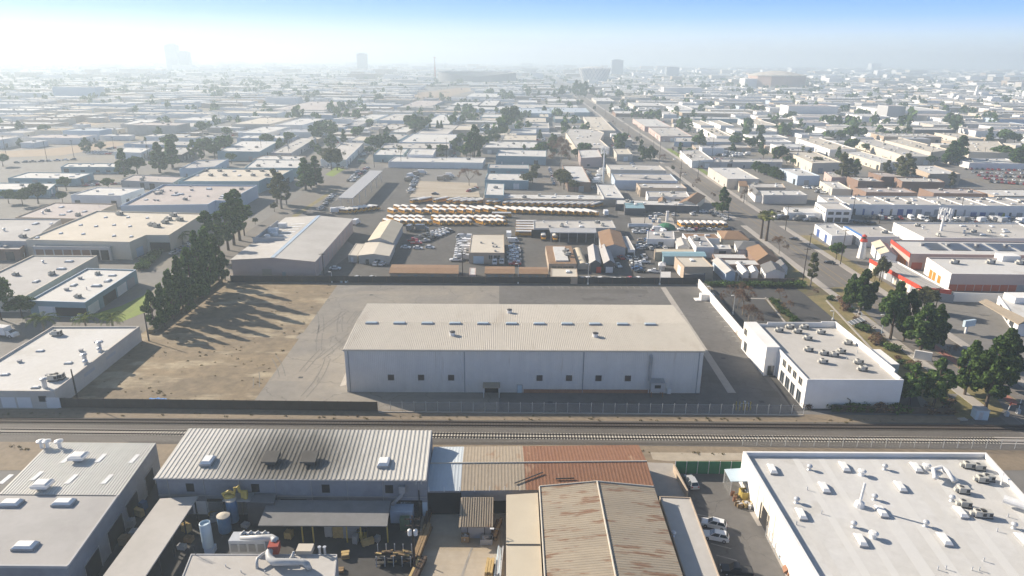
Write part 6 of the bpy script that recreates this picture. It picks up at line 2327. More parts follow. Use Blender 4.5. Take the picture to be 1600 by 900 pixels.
ptree('palm', 1458.5, 371, 362, 'short palm on the grey roofed warehouse plot by the cell tower', 1.3)
ptree('cone', 1566, 345, 333, 'stubby dark conifer before the blue door units', 1.4)
ptree('bare', 1484, 558, 538, 'small bare brown tree behind the big dark clump', 1.2)
for k, (bx, by, ty) in enumerate([(1160, 492, 446), (1145, 476, 440), (1168, 509, 474), (1176, 516, 480), (1152, 484, 452)]):
 ptree('bare', bx, by, ty, 'bare brown tree', 1.0, 'along the inside of the white lot wall', 'bare trees by the white wall')
for k, (bx, by, ty) in enumerate([(1218, 473, 450), (1229, 491, 469), (1273, 465, 452)]):
 ptree('bare', bx, by, ty, 'small bare tree', .9, 'in the car park islands', 'bare car park trees')
for k in range(14):
 ptree('shrub', 1110 + k * 11.0 + RT.uniform(-2, 2), 446.5 + k * .12, 440, 'clipped dark hedge shrub', 1.6, 'along the far edge of the car park', 'hedge shrubs along the car park', 'shrub')
for k in range(26):
 t = k / 25
 bx, by = 1300 + 180 * t + RT.uniform(-8, 12), 462 + 170 * t + RT.uniform(-3, 8)
 ptree(RT.choice(['shrub', 'dryshrub']), bx, by, by - RT.uniform(6, 11), 'low shrub', 1.3, 'in the dry strip between office and boulevard', 'verge shrubs', 'shrub')
for k in range(14):
 bx, by = 1200 + 36 * k / 13 + RT.uniform(0, 10), 470 + 33 * k / 13
 ptree('shrub', bx, by, by - 5, 'low green shrub', 1.4, 'in the middle car park island', 'island shrubs', 'shrub')
for k, (bx, by) in enumerate([(1262, 637), (1302, 640), (1325, 641), (1340, 641), (1356, 642), (1377, 642), (1394, 643), (1410, 643), (1450, 645), (1480, 646)]):
 ptree(RT.choice(['dryshrub', 'shrub']), bx, by, by - RT.uniform(7, 12), 'dark scrubby shrub', 1.5, 'along the foot of the white office front', 'scrub by the office', 'shrub')
for k, (bx, by) in enumerate([(1130, 486), (1138, 500), (1146, 509), (1155, 523), (1164, 536), (1172, 548)]):
 ptree('dryshrub', bx, by, by - 6, 'dry yellow weed clump', 1.2, 'at the foot of the white lot wall', 'weeds by the wall', 'shrub')
# left: dark row beside the bare lot
for k, (bx, by, ty, wf) in enumerate([(243, 518, 452, .95), (258, 510, 440, .9), (272, 500, 418, .9), (287, 490, 400, .9), (303, 478, 385, 1.0), (316, 466, 362, .85), (329, 455, 352, .9), (343, 444, 370, .95), (352, 438, 392, .9), (296, 487, 430, 1.0), (322, 462, 410, 1.0)]):
 ptree('cone' if k % 4 else 'ficus', bx, by, ty, 'tall dark tree', wf * .8, 'in the row bordering the bare lot', 'dark tree row along the bare lot')
for k, (bx, by, ty, wf) in enumerate([(330, 408, 330, 1.1), (344, 398, 333, 1.0), (357, 391, 318, 1.1), (366, 383, 300, 1.1), (375, 376, 296, 1.1), (382, 368, 322, 1.0)]):
 ptree('gumdark', bx, by, ty, 'tall slender tree', wf * .95, 'between side street and cream warehouse', 'slender trees by the cream warehouse')
for k, (bx, by, ty, wf) in enumerate([(440, 326, 270, 1.0), (448, 320, 285, .9), (433, 318, 264, .9), (478, 297, 247, 1.1), (494, 289, 244, 1.1), (486, 293, 256, 1.0)]):
 ptree('gum' if k < 3 else 'cone', bx, by, ty, 'tall street tree', wf * 1.3, 'on the verge of the left side street', 'street trees left')
for bx, by, ty, lb in ((518, 266, 229, 'left round crowned tree on the left street corner lawn'), (527, 266, 231, 'right round crowned tree on the left street corner lawn'), (399, 351, 340, 'small round tree by the kerb of the left side street'), (429, 331, 316, 'small round dark tree under the slender kerb trees')):
 ptree('olive', bx, by, ty, lb, 1.0)
for bx, by, ty, lb in ((70, 521, 490, 'left broad palm behind the white roofed building by the lot'), (135, 516, 491, 'middle broad palm beside the small white car'), (177, 514, 488, 'right broad palm at the edge of the lawn')):
 ptree('feather', bx, by, ty, lb, 1.1)
ptree('round', 2, 500, 430, 'large dark tree cut by the left edge', .8)
ptree('round', 35, 497, 465, 'round dark tree before the grey warehouse at far left', 1.6)
ptree('feather', 286, 382, 362, 'bushy palm beside the cream warehouse corner', 1.3)
for k in range(8):
 ptree('shrub', 222 + k * 3.0, 421 - k * 3, 412 - k * 3, 'green hedge shrub', 1.5, 'behind the white roofed warehouse', 'hedge by the warehouse', 'shrub')
for k, (bx, by, ty) in enumerate([(60, 318, 284), (36, 322, 297), (104, 298, 275), (170, 296, 277), (98, 316, 300), (14, 318, 296), (215, 272, 242), (5, 260, 240)]):
 ptree('round', bx, by, ty, 'round grey-green tree', 1.2, 'among the left edge warehouses', 'round trees far left')
for bx, by, ty, lb in ((195, 276, 232, 'left one of the two tall pines before the far left fields'), (250, 270, 222, 'broad tall pine in the far left rows'), (270, 262, 216, 'slim tall pine right of the broad pine')):
 ptree('cone', bx, by, ty, lb, 1.5)
for k, (bx, by, ty, kd) in enumerate([(303, 249, 218, 'gumdark'), (315, 249, 228, 'cone'), (336, 249, 224, 'round'), (362, 256, 239, 'round'), (440, 247, 236, 'olive'), (386, 250, 238, 'round')]):
 ptree(kd, bx, by, ty, 'hazy tree', 1.3, 'before the bright white roofed block', 'trees by the white block')
# middle
ptree('ficus', 741, 246, 194, 'tallest broad dark tree beside the cross street', 1.0)
for k, (bx, by, ty, kd, wf) in enumerate([(648, 208, 178, 'cone', 1.8), (655, 210, 185, 'round', 1.5), (662, 206, 182, 'round', 1.4), (672, 207, 192, 'cone', 1.2), (684, 208, 188, 'cone', 1.0), (690, 207, 188, 'cone', 1.0), (645, 205, 180, 'round', 1.6)]):
 ptree(kd, bx, by, ty, 'grey-green tree', wf, 'behind the twin roof warehouse', 'trees behind the twin roof')
for k, (bx, by, ty) in enumerate([(797, 200, 165), (789, 208, 178), (777, 224, 208), (764, 228, 210), (790, 198, 183), (715, 228, 214), (708, 232, 218), (720, 222, 208), (772, 215, 200)]):
 ptree('round', bx, by, ty, 'green street tree', 1.1, 'along the narrow middle street', 'trees of the narrow street')
for k, (bx, by, ty) in enumerate([(872, 246, 214), (876, 256, 222), (880, 240, 218), (875, 264, 234), (870, 232, 212)]):
 ptree('bare', bx, by, ty, 'bare brown street tree', 1.2, 'beside the large cream plant', 'bare trees by the cream plant')
for k, (bx, by, ty) in enumerate([(876, 290, 263), (881, 296, 268), (897, 300, 280), (823, 292, 270), (832, 286, 266), (836, 274, 256)]):
 ptree('olive', bx, by, ty, 'olive green tree', 1.2, 'between bus yard strip and dark fascia buildings', 'trees above the bus yard')
ptree('bare', 733, 290, 262, 'bare twiggy tree at the gravel yard corner', 1.4)
for k, (bx, by, ty) in enumerate([(600, 243, 231), (612, 244, 236), (648, 245, 235), (660, 246, 238), (675, 246, 238), (690, 247, 240), (590, 243, 233), (641, 245, 237)]):
 ptree('round', bx, by, ty, 'shrubby tree', 1.6, 'fronting the cross street pair', 'shrubby trees on the cross street')
for k, (bx, by, ty) in enumerate([(628, 248, 229), (624, 248, 228), (775, 231, 216)]):
 ptree('palm', bx, by, ty, 'thin fan palm', 1.0, 'by the cross street', 'thin palms')
# boulevard trees
for k in range(22):
 s = 120 + k * 38 + RT.uniform(-8, 8)
 for off in (-19.5, 2.2):
  if RT.random() < (.6 if k < 9 else .3):
   x, y = along(s, off)
   o = tree(RT.choice(['bare', 'bare', 'bare', 'olive']), x, y, RT.uniform(5, 9), .8)
   later(o, 'street tree', 'on the ' + ('left' if off < 0 else 'right') + ' pavement of the boulevard, up to the arena', 'tree', 'boulevard street trees')
# right side mid trees
for k in range(9):
 bx, by = 1180 + k * 4.6, 268 + k * 1.6
 ptree('ficus', bx, by, by - RT.uniform(15, 21), 'dense dark tree', 1.5, 'in the grove behind the white bayed building', 'dark grove')
for k, (bx, by, ty, kd) in enumerate([(1313, 287, 240, 'gum'), (1323, 287, 247, 'gum'), (1331, 290, 262, 'gum'), (1402, 287, 243, 'gum'), (1412, 289, 240, 'gum'), (1420, 287, 252, 'gum'), (1383, 284, 250, 'gum'), (1335, 280, 248, 'gumdark'), (1484, 296, 268, 'gum')]):
 ptree(kd, bx, by, ty, 'tall airy eucalyptus', 1.2, 'among the brown fronted units', 'airy eucalyptus trees')
for k, (bx, by, ty, kd) in enumerate([(1484, 258, 220, 'cone'), (1497, 256, 212, 'cone'), (1478, 256, 232, 'cone'), (1592, 262, 228, 'ficus'), (1598, 258, 222, 'ficus'), (1565, 250, 226, 'round')]):
 ptree(kd, bx, by, ty, 'big dark conifer', 1.7, 'at the end of the long cream units', 'dark conifers right')
for k, (bx, by, ty, kd) in enumerate([(1252, 251, 228, 'palm'), (1229, 254, 238, 'palm'), (1264, 252, 232, 'gum'), (1240, 258, 247, 'round'), (1283, 262, 246, 'olive'), (1275, 264, 244, 'olive')]):
 ptree(kd, bx, by, ty, 'palm or thin tree' if kd == 'palm' else 'leafy tree', 1.1, 'before the cream flat roofed block', 'trees by the cream block')
for k, (bx, by, ty) in enumerate([(1147, 214, 206), (1153, 216, 206), (1160, 219, 212), (1166, 222, 214), (1120, 197, 192), (1290, 217, 205), (1313, 219, 203), (1315, 219, 207), (1352, 237, 223), (1140, 197, 191)]):
 ptree('round', bx, by, ty, 'round dark tree', 1.3, 'between the white warehouses right', 'round trees right')
for k, (bx, by, ty) in enumerate([(900, 150, 124), (906, 152, 128), (914, 153, 126), (925, 152, 132), (955, 177, 160), (910, 148, 130), (897, 146, 130), (890, 147, 134)]):
 ptree('ficus', bx, by, ty, 'tall dark tree', .9, 'at the far end of the boulevard', 'dark trees at the boulevard end')
for k, (bx, by, ty) in enumerate([(842, 152, 141), (855, 152, 142), (866, 153, 140), (877, 153, 133), (825, 154, 144), (850, 178, 165)]):
 ptree('cone', bx, by, ty, 'cone shaped tree', 2.0, 'left of the far boulevard', 'cone trees left of the boulevard')
# ================================================================== vehicles
RVh = random.Random(9)


def profile(mb, prof, w0, w1, m, zsplit=None, top=None):
 """closed side outline (x, z) extruded across y; width w0 at the bottom, w1 above zsplit"""
 n = len(prof)
 L = [(x, (w0 if zsplit is None or z < zsplit else w1) / 2, z) for x, z in prof]
 Rr = [(x, -y, z) for x, y, z in L]
 mb.face(L[::-1], m)
 mb.face(Rr, m)
 for k in range(n):
  a, b = k, (k + 1) % n
  mb.face([L[a], L[b], Rr[b], Rr[a]], m if top is None else top(prof[a], prof[b]))


def wheel_mesh(r, w):
 mb = MB()
 N_ = 14
 for y0 in (-w / 2,):
  ring = [(r * math.cos(2 * pi * i / N_), r * math.sin(2 * pi * i / N_)) for i in range(N_)]
  rim = [(x * .62, z * .62) for x, z in ring]
  for sg in (-1, 1):
   y = sg * w / 2
   for i in range(N_):
    j = (i + 1) % N_
    mb.face([(ring[i][0], y, ring[i][1]), (ring[j][0], y, ring[j][1]), (rim[j][0], y, rim[j][1]), (rim[i][0], y, rim[i][1])], 0)
   mb.face([(x, y - sg * .03, z) for x, z in rim], 1)
  for i in range(N_):
   j = (i + 1) % N_
   mb.face([(ring[i][0], -w / 2, ring[i][1]), (ring[j][0], -w / 2, ring[j][1]), (ring[j][0], w / 2, ring[j][1]), (ring[i][0], w / 2, ring[i][1])], 0)
 return mb.mesh('wheel', ['tyre', 'rim'])


WH = wheel_mesh(.34, .24)
WHB = wheel_mesh(.5, .3)


def car_meshes(kind):
 """body / windows / lights as meshes; x forward"""
 body, glass, lf, lr = MB(), MB(), MB(), MB()
 if kind in ('sedan', 'suv', 'hatch'):
  L = {'sedan': 4.7, 'suv': 4.7, 'hatch': 4.2}[kind]
  h = {'sedan': 1.44, 'suv': 1.72, 'hatch': 1.5}[kind]
  bl = {'sedan': .92, 'suv': 1.05, 'hatch': .95}[kind]
  a = L / 2
  prof = [(-a, .35), (-a, bl - .12), (-a + .15, bl), (a - 1.25, bl - .02), (a - .25, bl - .18), (a, bl - .42), (a, .35), (a - .5, .22), (-a + .5, .22)]
  profile(body, prof, 1.82, 1.76, 0, bl - .3)
  if kind == 'sedan':
   roof = [(-.95, h), (.35, h), (1.15, bl), (-1.75, bl)]
  elif kind == 'suv':
   roof = [(-1.75, h - .06), (.25, h), (1.15, bl), (-2.2, bl)]
  else:
   roof = [(-1.5, h - .05), (.2, h), (1.05, bl), (-1.95, bl)]
  (x0, z0), (x1, z1), (x2, z2), (x3, z3) = roof
  wt, wb = 1.3, 1.68
  tl, tr_ = (x0, wt / 2, z0), (x0, -wt / 2, z0)
  fl, fr = (x1, wt / 2, z1), (x1, -wt / 2, z1)
  bl_, br = (x3, wb / 2, z3), (x3, -wb / 2, z3)
  hl, hr = (x2, wb / 2, z2), (x2, -wb / 2, z2)
  # roof and pillars in body colour, glazing slightly proud
  body.face([tl, tr_, fr, fl][::-1], 0)
  body.face([bl_, br, tr_, tl][::-1], 0)
  body.face([hl, hr, fr, fl], 0)
  body.face([bl_, tl, fl, hl], 0)
  body.face([br, tr_, fr, hr][::-1], 0)

  def panel(p, q, r, s, inset_=.1, out=.012):
   P4 = [Vector(v) for v in (p, q, r, s)]
   c = sum(P4, Vector()) / 4
   nrm = (P4[1] - P4[0]).cross(P4[3] - P4[0]).normalized()
   if nrm.dot(c - Vector((0, 0, .8))) < 0:
    nrm = -nrm
   glass.face([v + (c - v) * inset_ + nrm * out for v in P4])
  panel(hl, hr, fr, fl)
  panel(bl_, br, tr_, tl)
  for sgn in (1, -1):
   A_ = [Vector((v[0], abs(v[1]) * sgn, v[2])) for v in (bl_, tl, fl, hl)]
   mb_, mt = (A_[0] + A_[3]) / 2, (A_[1] + A_[2]) / 2
   panel(A_[0], A_[1], mt, mb_, .12)
   panel(mb_, mt, A_[2], A_[3], .12)
  zl = bl - .33
  lf.box((a - .06, .65, zl), (.16, .42, .15))
  lr.box((-a + .05, .68, zl + .06), (.14, .32, .22))
  wx, wy, wr = L / 2 - .85, .82, WH
 elif kind == 'pickup':
  prof = [(-2.7, .5), (-2.7, 1.05), (-.5, 1.05), (1.4, 1.08), (2.5, .98), (2.7, .7), (2.7, .45), (-2.2, .4)]
  profile(body, prof, 1.9, 1.85, 0, .8)
  x0, x1, x2, x3, h, bl = -.5, .55, 1.35, -.65, 1.78, 1.05
  cab = [(-.55, h), (.5, h), (1.3, bl), (-.65, bl)]
  profile(body, cab, 1.7, 1.45, 0, 1.4)
  glass.face([(1.24, .7, 1.13), (1.24, -.7, 1.13), (.58, -.62, 1.72), (.58, .62, 1.72)])
  glass.face([(-.67, .7, 1.2), (-.59, .6, 1.7), (-.59, -.6, 1.7), (-.67, -.7, 1.2)])
  for sg in (1, -1):
   glass.face([(-.45, sg * .81, 1.2), (.95, sg * .81, 1.2), (.45, sg * .76, 1.68), (-.45, sg * .76, 1.68)])
  lf.box((2.66, .68, .75), (.12, .35, .18))
  lr.box((-2.68, .8, .75), (.1, .2, .25))
  body.box((-1.6, 0, 1.052), (1.9, 1.5, .02), 0, 1)
  wx, wy, wr = 1.75, .85, WH
 elif kind == 'van':
  prof = [(-2.8, .4), (-2.8, 2.3), (-2.7, 2.4), (1.3, 2.4), (1.9, 2.15), (2.5, 1.25), (2.8, 1.05), (2.85, .45)]
  profile(body, prof, 2.0, 1.8, 0, 1.6)
  glass.face([(2.03, .8, 2.0), (2.03, -.8, 2.0), (2.5, -.9, 1.3), (2.5, .9, 1.3)])
  for sg in (1, -1):
   glass.face([(1.0, sg * 1.005, 1.35), (2.2, sg * 1.005, 1.35), (1.8, sg * .96, 1.95), (1.0, sg * .96, 1.95)])
  lf.box((2.8, .75, .75), (.12, .3, .25))
  lr.box((-2.8, .9, .9), (.08, .16, .5))
  wx, wy, wr = 1.8, .9, WH
 elif kind == 'truck':
  body.box((-1.1, 0, .9), (4.6, 2.35, 2.3), 0, 0)
  prof = [(1.35, .5), (1.35, 2.2), (1.9, 2.25), (2.5, 1.5), (3.3, 1.35), (3.4, .5)]
  profile(body, prof, 2.0, 1.85, 0, 1.5)
  glass.face([(1.98, .8, 2.15), (1.98, -.8, 2.15), (2.5, -.9, 1.55), (2.5, .9, 1.55)])
  lf.box((3.38, .75, .75), (.1, .3, .25))
  lr.box((-3.4, .9, .7), (.06, .2, .2))
  body.box((-.6, 0, .5), (5.6, 1.2, .4), 0, 1)
  wx, wy, wr = 2.2, .9, WHB
 return body, glass, lf, lr, wx, wy, wr


CARM = {}
for kd in ('sedan', 'suv', 'hatch', 'pickup', 'van', 'truck'):
 bo, gl, lf, lr, wx, wy, wr = car_meshes(kd)
 CARM[kd] = (bo.mesh(kd, ['car_white', 'dark_metal']), gl.mesh('window', 'glass'), lf.mesh('headlight', 'lamp_white'), lr.mesh('tail_light', 'lamp_red'), wx, wy, wr)
KNAME = {'sedan': 'car', 'suv': 'suv', 'hatch': 'car', 'pickup': 'pickup_truck', 'van': 'van', 'truck': 'box_truck'}
CCOL = ['car_white', 'car_white', 'car_white', 'car_silver', 'car_silver', 'car_grey', 'car_black', 'car_black', 'car_red', 'car_blue', 'car_tan']
CW = {'car_white': 'white', 'car_silver': 'silver', 'car_grey': 'grey', 'car_black': 'black', 'car_red': 'red', 'car_blue': 'blue', 'car_tan': 'tan', 'car_green': 'green'}
CARS = []


def car(x, y, rz, kind='sedan', col='car_white', full=False, z=0.05):
 bm, gm, lf, lr, wx, wy, wr = CARM[kind]
 o = bpy.data.objects.new(KNAME[kind], bm)
 C.objects.link(o)
 o.location = (x, y, z)
 o.rotation_euler = (0, 0, rz)
 o.material_slots[0].link = 'OBJECT'
 o.material_slots[0].material = MATS[col]
 for nm, me in (('window', gm),) + ((('headlight', lf), ('tail_light', lr)) if full else ()):
  for sg in ((1, -1) if nm != 'window' else (1,)):
   c = bpy.data.objects.new(nm, me)
   C.objects.link(c)
   c.parent = o
   c.scale = (1, sg, 1)
 for sx in (1, -1):
  for sy in (1, -1):
   c = bpy.data.objects.new('wheel', wr)
   C.objects.link(c)
   c.parent = o
   c.location = (sx * wx, sy * wy, .34 if wr is WH else .5)
 CARS.append((x, y))
 return o


def pcar(px, py, rz_deg, kind, col, label, full=False, zone=None, group=None):
 x, y = G(px, py)
 o = car(x, y, math.radians(rz_deg), kind, col, full)
 cat = {'sedan': 'car', 'hatch': 'car', 'suv': 'car', 'pickup': 'pickup truck', 'van': 'van', 'truck': 'truck'}[kind]
 if zone:
  later(o, label, zone, cat, group, px=px)
 else:
  tag(o, label, cat, group)
 return o


pcar(1115, 823, 160, 'suv', 'car_white', 'white suv with sunroof parked beside the grey lean-to, upper of two', True)
pcar(1118, 842, 163, 'suv', 'car_white', 'white suv with roof rails parked beside the grey lean-to, lower of two', True)
pcar(1080, 757, 95, 'suv', 'car_silver', 'pale silver car parked by the green fence end of the yard', True)
pcar(1150, 896, 172, 'pickup', 'car_black', 'black pickup cut by the bottom edge, in lean-to shade', True)
pcar(123, 499, 200, 'hatch', 'car_white', 'white car half hidden by a palm beside the lawn', True)
pcar(524, 421, 0, 'sedan', 'car_white', 'white car alone near the pink warehouse corner')
pcar(588, 414, 80, 'suv', 'car_white', 'left one of two white cars before the low cream shop')
pcar(598, 414, 75, 'suv', 'car_white', 'right one of two white cars before the low cream shop')
pcar(559, 436, 60, 'hatch', 'car_silver', 'left car half hidden behind the black fence')
pcar(582, 436, 60, 'hatch', 'car_silver', 'second car half hidden behind the black fence')
pcar(1296, 412, 140, 'sedan', 'car_black', 'black car driving on the boulevard, nearer one')
pcar(1241, 375, 140, 'sedan', 'car_black', 'dark car driving on the boulevard below the twin palms')
pcar(680, 304, 0, 'sedan', 'car_black', 'dark car alone on the pale gravel yard')
pcar(566, 255, 10, 'truck', 'car_green', 'dark green truck on the left street corner')
# cars of the tow yard between barn and square shop
for k, (px, py, a, kd, co) in enumerate([(634, 388, -10, 'sedan', 'car_white'), (653, 389, -12, 'sedan', 'car_white'), (672, 388, -12, 'hatch', 'car_white'), (641, 360, 80, 'truck', 'car_grey'), (660, 360, 0, 'truck', 'car_grey'), (651, 382, 0, 'pickup', 'car_red'), (645, 377, 20, 'pickup', 'car_red')]
          + [(664 + i * 6, 378 - i * 2.6, 25, 'pickup', RVh.choice(['car_white', 'car_white', 'car_black', 'car_silver'])) for i in range(7)]
          + [(656 + i * 6, 373 - i * 2.2, 25, 'pickup', RVh.choice(['car_white', 'car_black', 'car_grey'])) for i in range(7)] + [(676 + i * 5.4, 366 - i * 1.2, 30, 'pickup', 'car_white') for i in range(5)]):
 pcar(px, py, a, kd, co, CW[co] + ' ' + KNAME[kd].replace('_', ' '), False, 'in the tow yard beside the barn', 'tow yard vehicles')
for k in range(10):
 for px in (722, 728):
  co = RVh.choice(['car_white', 'car_white', 'car_silver'])
  pcar(px + RVh.uniform(-1, 1) - k * .35, 373 + k * 3.6, 180 if px == 722 else 170, RVh.choice(['pickup', 'van', 'pickup']), co, CW[co] + ' work vehicle', False, 'in the double row left of the square shop', 'work vehicles left of the square shop')
pcar(712, 408, 185, 'pickup', 'car_white', 'white pickup at the lower end of the double row by the square shop')
pcar(802, 379, 0, 'van', 'car_white', 'long white van right of the square shop')
pcar(795, 371, 90, 'truck', 'car_white', 'white box truck at the upper right corner of the square shop')
for k in range(9):
 co = RVh.choice(['car_white', 'car_white', 'car_red', 'car_silver'])
 pcar(803 + RVh.uniform(-2, 2), 387 + k * 3.4, 0 if k % 2 else 180, RVh.choice(['pickup', 'truck', 'pickup']), co, CW[co] + ' work truck', False, 'in the row right of the square shop', 'work trucks right of the square shop')
pcar(773, 412, -90, 'van', 'car_white', 'left white van before the square shop front')
pcar(784, 411, -90, 'van', 'car_white', 'right white van before the square shop front')
for k, (px, py, kd, co) in enumerate([(922, 416, 'pickup', 'car_white'), (930, 416, 'pickup', 'car_white'), (942, 415.5, 'truck', 'car_tan'), (953, 417, 'pickup', 'car_white'), (965, 417, 'pickup', 'car_white'), (970, 405, 'pickup', 'car_red'), (983, 406, 'suv', 'car_white')]):
 pcar(px, py, -75, kd, co, CW[co] + ' ' + KNAME[kd].replace('_', ' '), False, 'before the two dark gabled sheds', 'vehicles by the dark sheds')
for k, (px, py, a, kd, co) in enumerate([(1006, 403, 95, 'pickup', 'car_white'), (1006, 411, 175, 'pickup', 'car_white'), (1022, 426, 170, 'pickup', 'car_white')]):
 pcar(px, py, a, kd, co, ['white pickup parked end on in the crowded yard', 'white pickup seen side on in the crowded yard', 'white pickup with trailer beside the white cabin by the fence'][k])
for k in range(44):
 px, py = RVh.uniform(1000, 1052), RVh.uniform(376, 392)
 if k < 18:
  px, py = 994 + (k % 6) * 8.5 + RVh.uniform(-1, 1), 357 + (k // 6) * 3.6
 elif k < 34:
  px, py = 1002 + ((k - 18) % 4) * 7.5 + RVh.uniform(-1, 1), 377 + ((k - 18) // 4) * 4.2
 else:
  px, py = 1030 + ((k - 34) % 4) * 8, 380 + ((k - 34) // 4) * 4.5
 co = RVh.choice(CCOL)
 pcar(px, py, RVh.choice([0, 180, 90, 95]), RVh.choice(['sedan', 'suv', 'hatch', 'van' if k < 18 else 'sedan']), co, CW[co] + ' vehicle', False, 'packed round the long low yard shop', 'vehicles packed in the crowded yard')
for k in range(8):
 co = ['car_white', 'car_white', 'car_red', 'car_black', 'car_white', 'car_silver', 'car_tan', 'car_black'][k]
 pcar(1066 + k * 10.5, 360 + (k % 2) * 1.0, RVh.choice([0, 180]), RVh.choice(['suv', 'sedan', 'pickup']), co, CW[co] + ' car', False, 'in the row below the eight short buses', 'cars below the short buses')
for k, (px, py) in enumerate([(1023, 336), (1030, 336), (1053, 336.5), (1083, 331), (1081, 335.5), (1099, 332), (1112, 334), (1114, 337)]):
 co = 'car_white' if k < 6 else 'car_black'
 pcar(px, py, RVh.choice([60, 90, 0]), 'sedan', co, CW[co] + ' car', False, 'in the car park above the short buses', 'cars above the short buses')


def row(x0, y0, x1, y1, n, ang, zone, group, kinds=('sedan', 'suv', 'hatch', 'pickup'), cols=None, skip=.12, jit=1.0):
 a, c = Vector(G(x0, y0)), Vector(G(x1, y1))
 for k in range(n):
  if RVh.random() < skip:
   continue
  p = a.lerp(c, (k + .5) / n) + Vector((RVh.uniform(-.4, .4), RVh.uniform(-.4, .4))) * jit
  if not free(p.x, p.y, 1.0):
   continue
  co = RVh.choice(cols or CCOL)
  kd = RVh.choice(kinds)
  o = car(p.x, p.y, math.radians(ang + RVh.choice([0, 180])), kd, co)
  later(o, CW[co] + ' ' + ('car' if kd in ('sedan', 'hatch', 'suv') else KNAME[kd].replace('_', ' ')), zone, 'car' if kd in ('sedan', 'hatch', 'suv') else KNAME[kd].replace('_', ' '), group)


row(549, 285, 575, 262, 9, 60, 'beside the long grey canopy', 'cars beside the grey canopy')
row(640, 303, 652, 275, 12, 20, 'in the line left of the gravel yard', 'vehicles left of the gravel yard')
row(728, 301, 745, 295, 6, 60, 'right of the gravel yard', 'vehicles right of the gravel yard')
row(1340, 342, 1640, 345, 38, 80, 'before the blue door units', 'cars before the blue door units', ('sedan', 'suv', 'pickup', 'van'))
row(1300, 345, 1372, 352, 10, 10, 'at the side street corner', 'cars at the side street corner', cols=['car_black', 'car_grey', 'car_white'])
row(1215, 341, 1300, 344, 9, 20, 'on the side street below the boats', 'vehicles below the boats', cols=['car_black', 'car_grey'])
row(866, 290, 858, 262, 10, 80, 'along the tree side of the middle street', 'cars by the middle street')
row(928, 290, 916, 266, 10, 10, 'beside the white roofed overhang shop', 'cars by the overhang shop')
row(932, 288, 940, 268, 9, 10, 'at the cell tower lot', 'vehicles at the cell tower lot', ('van', 'truck', 'pickup'), ['car_white'])
row(955, 226, 975, 244, 9, 30, 'in the plant car park by the boulevard', 'cars in the plant car park')
row(960, 218, 990, 236, 9, 30, 'along the boulevard edge of the plant car park', 'cars along the plant edge')
row(860, 248, 866, 226, 8, 80, 'left of the bare brown street trees', 'cars left of the bare trees')
row(708, 246, 716, 226, 6, 85, 'on the narrow middle street', 'cars on the narrow street')
row(745, 256, 752, 240, 5, 85, 'on the right of the narrow middle street', 'cars right of the narrow street')
row(565, 246, 598, 222, 12, 60, 'between the unit rows and cross street pair', 'cars by the unit rows')
row(1250, 288, 1290, 290, 10, 10, 'in the open yard behind the boulevard shops', 'cars in the open yard')
row(1255, 294, 1285, 296, 7, 90, 'at the front of the open yard', 'vehicles at the yard front')
row(1122, 240, 1170, 243, 9, 20, 'in the storage yard beyond the white bayed building', 'vehicles in the storage yard', ('van', 'truck'), ['car_white', 'car_silver'])
row(1120, 244, 1165, 246, 9, 20, 'in the front line of the storage yard', 'vehicles in the storage yard front', ('van', 'pickup'), ['car_white', 'car_silver', 'car_black'])
for j in range(5):
 row(1505 + j * 10, 265 + j * 5, 1640, 268 + j * 6, 16, 60, 'in line %s of the red dealer lot' % ['one', 'two', 'three', 'four', 'five'][j], 'cars in the red dealer lot', cols=['car_red', 'car_red', 'car_white', 'car_black', 'car_silver'])
for j in range(3):
 row(496 + j * 4, 213 - j * 4.5, 560 + j * 8, 213 - j * 4.5, 20, 70, 'in %s line of the white van lot' % ['the near', 'the middle', 'the far'][j], 'vans in the white van lot', ('van',), ['car_white'], .05)
row(10, 308, 90, 306, 9, 60, 'by the left edge round trees', 'cars by the left round trees')
row(130, 291, 190, 288, 7, 20, 'between the far left warehouses', 'cars between far left warehouses')
row(20, 255, 120, 250, 8, 20, 'on the far left road', 'cars on the far left road')
row(985, 255, 995, 262, 4, 40, 'on the boulevard pavement side', 'cars by the boulevard')
for s_, o_, co in ((60, -4.5, 'car_white'), (180, -5, 'car_black'), (260, -13.5, 'car_white'), (340, -4.5, 'car_white'), (420, -13, 'car_silver'), (520, -5, 'car_black'), (610, -14, 'car_white')):
 x, y = along(s_, o_)
 if s_ == 60:
  continue
 o = car(x, y, math.atan2(bd.y, bd.x) + (pi if o_ < -9 else 0), 'sedan', co)
 later(o, CW[co] + ' car', 'driving on the far part of the boulevard', 'car', 'cars on the boulevard')


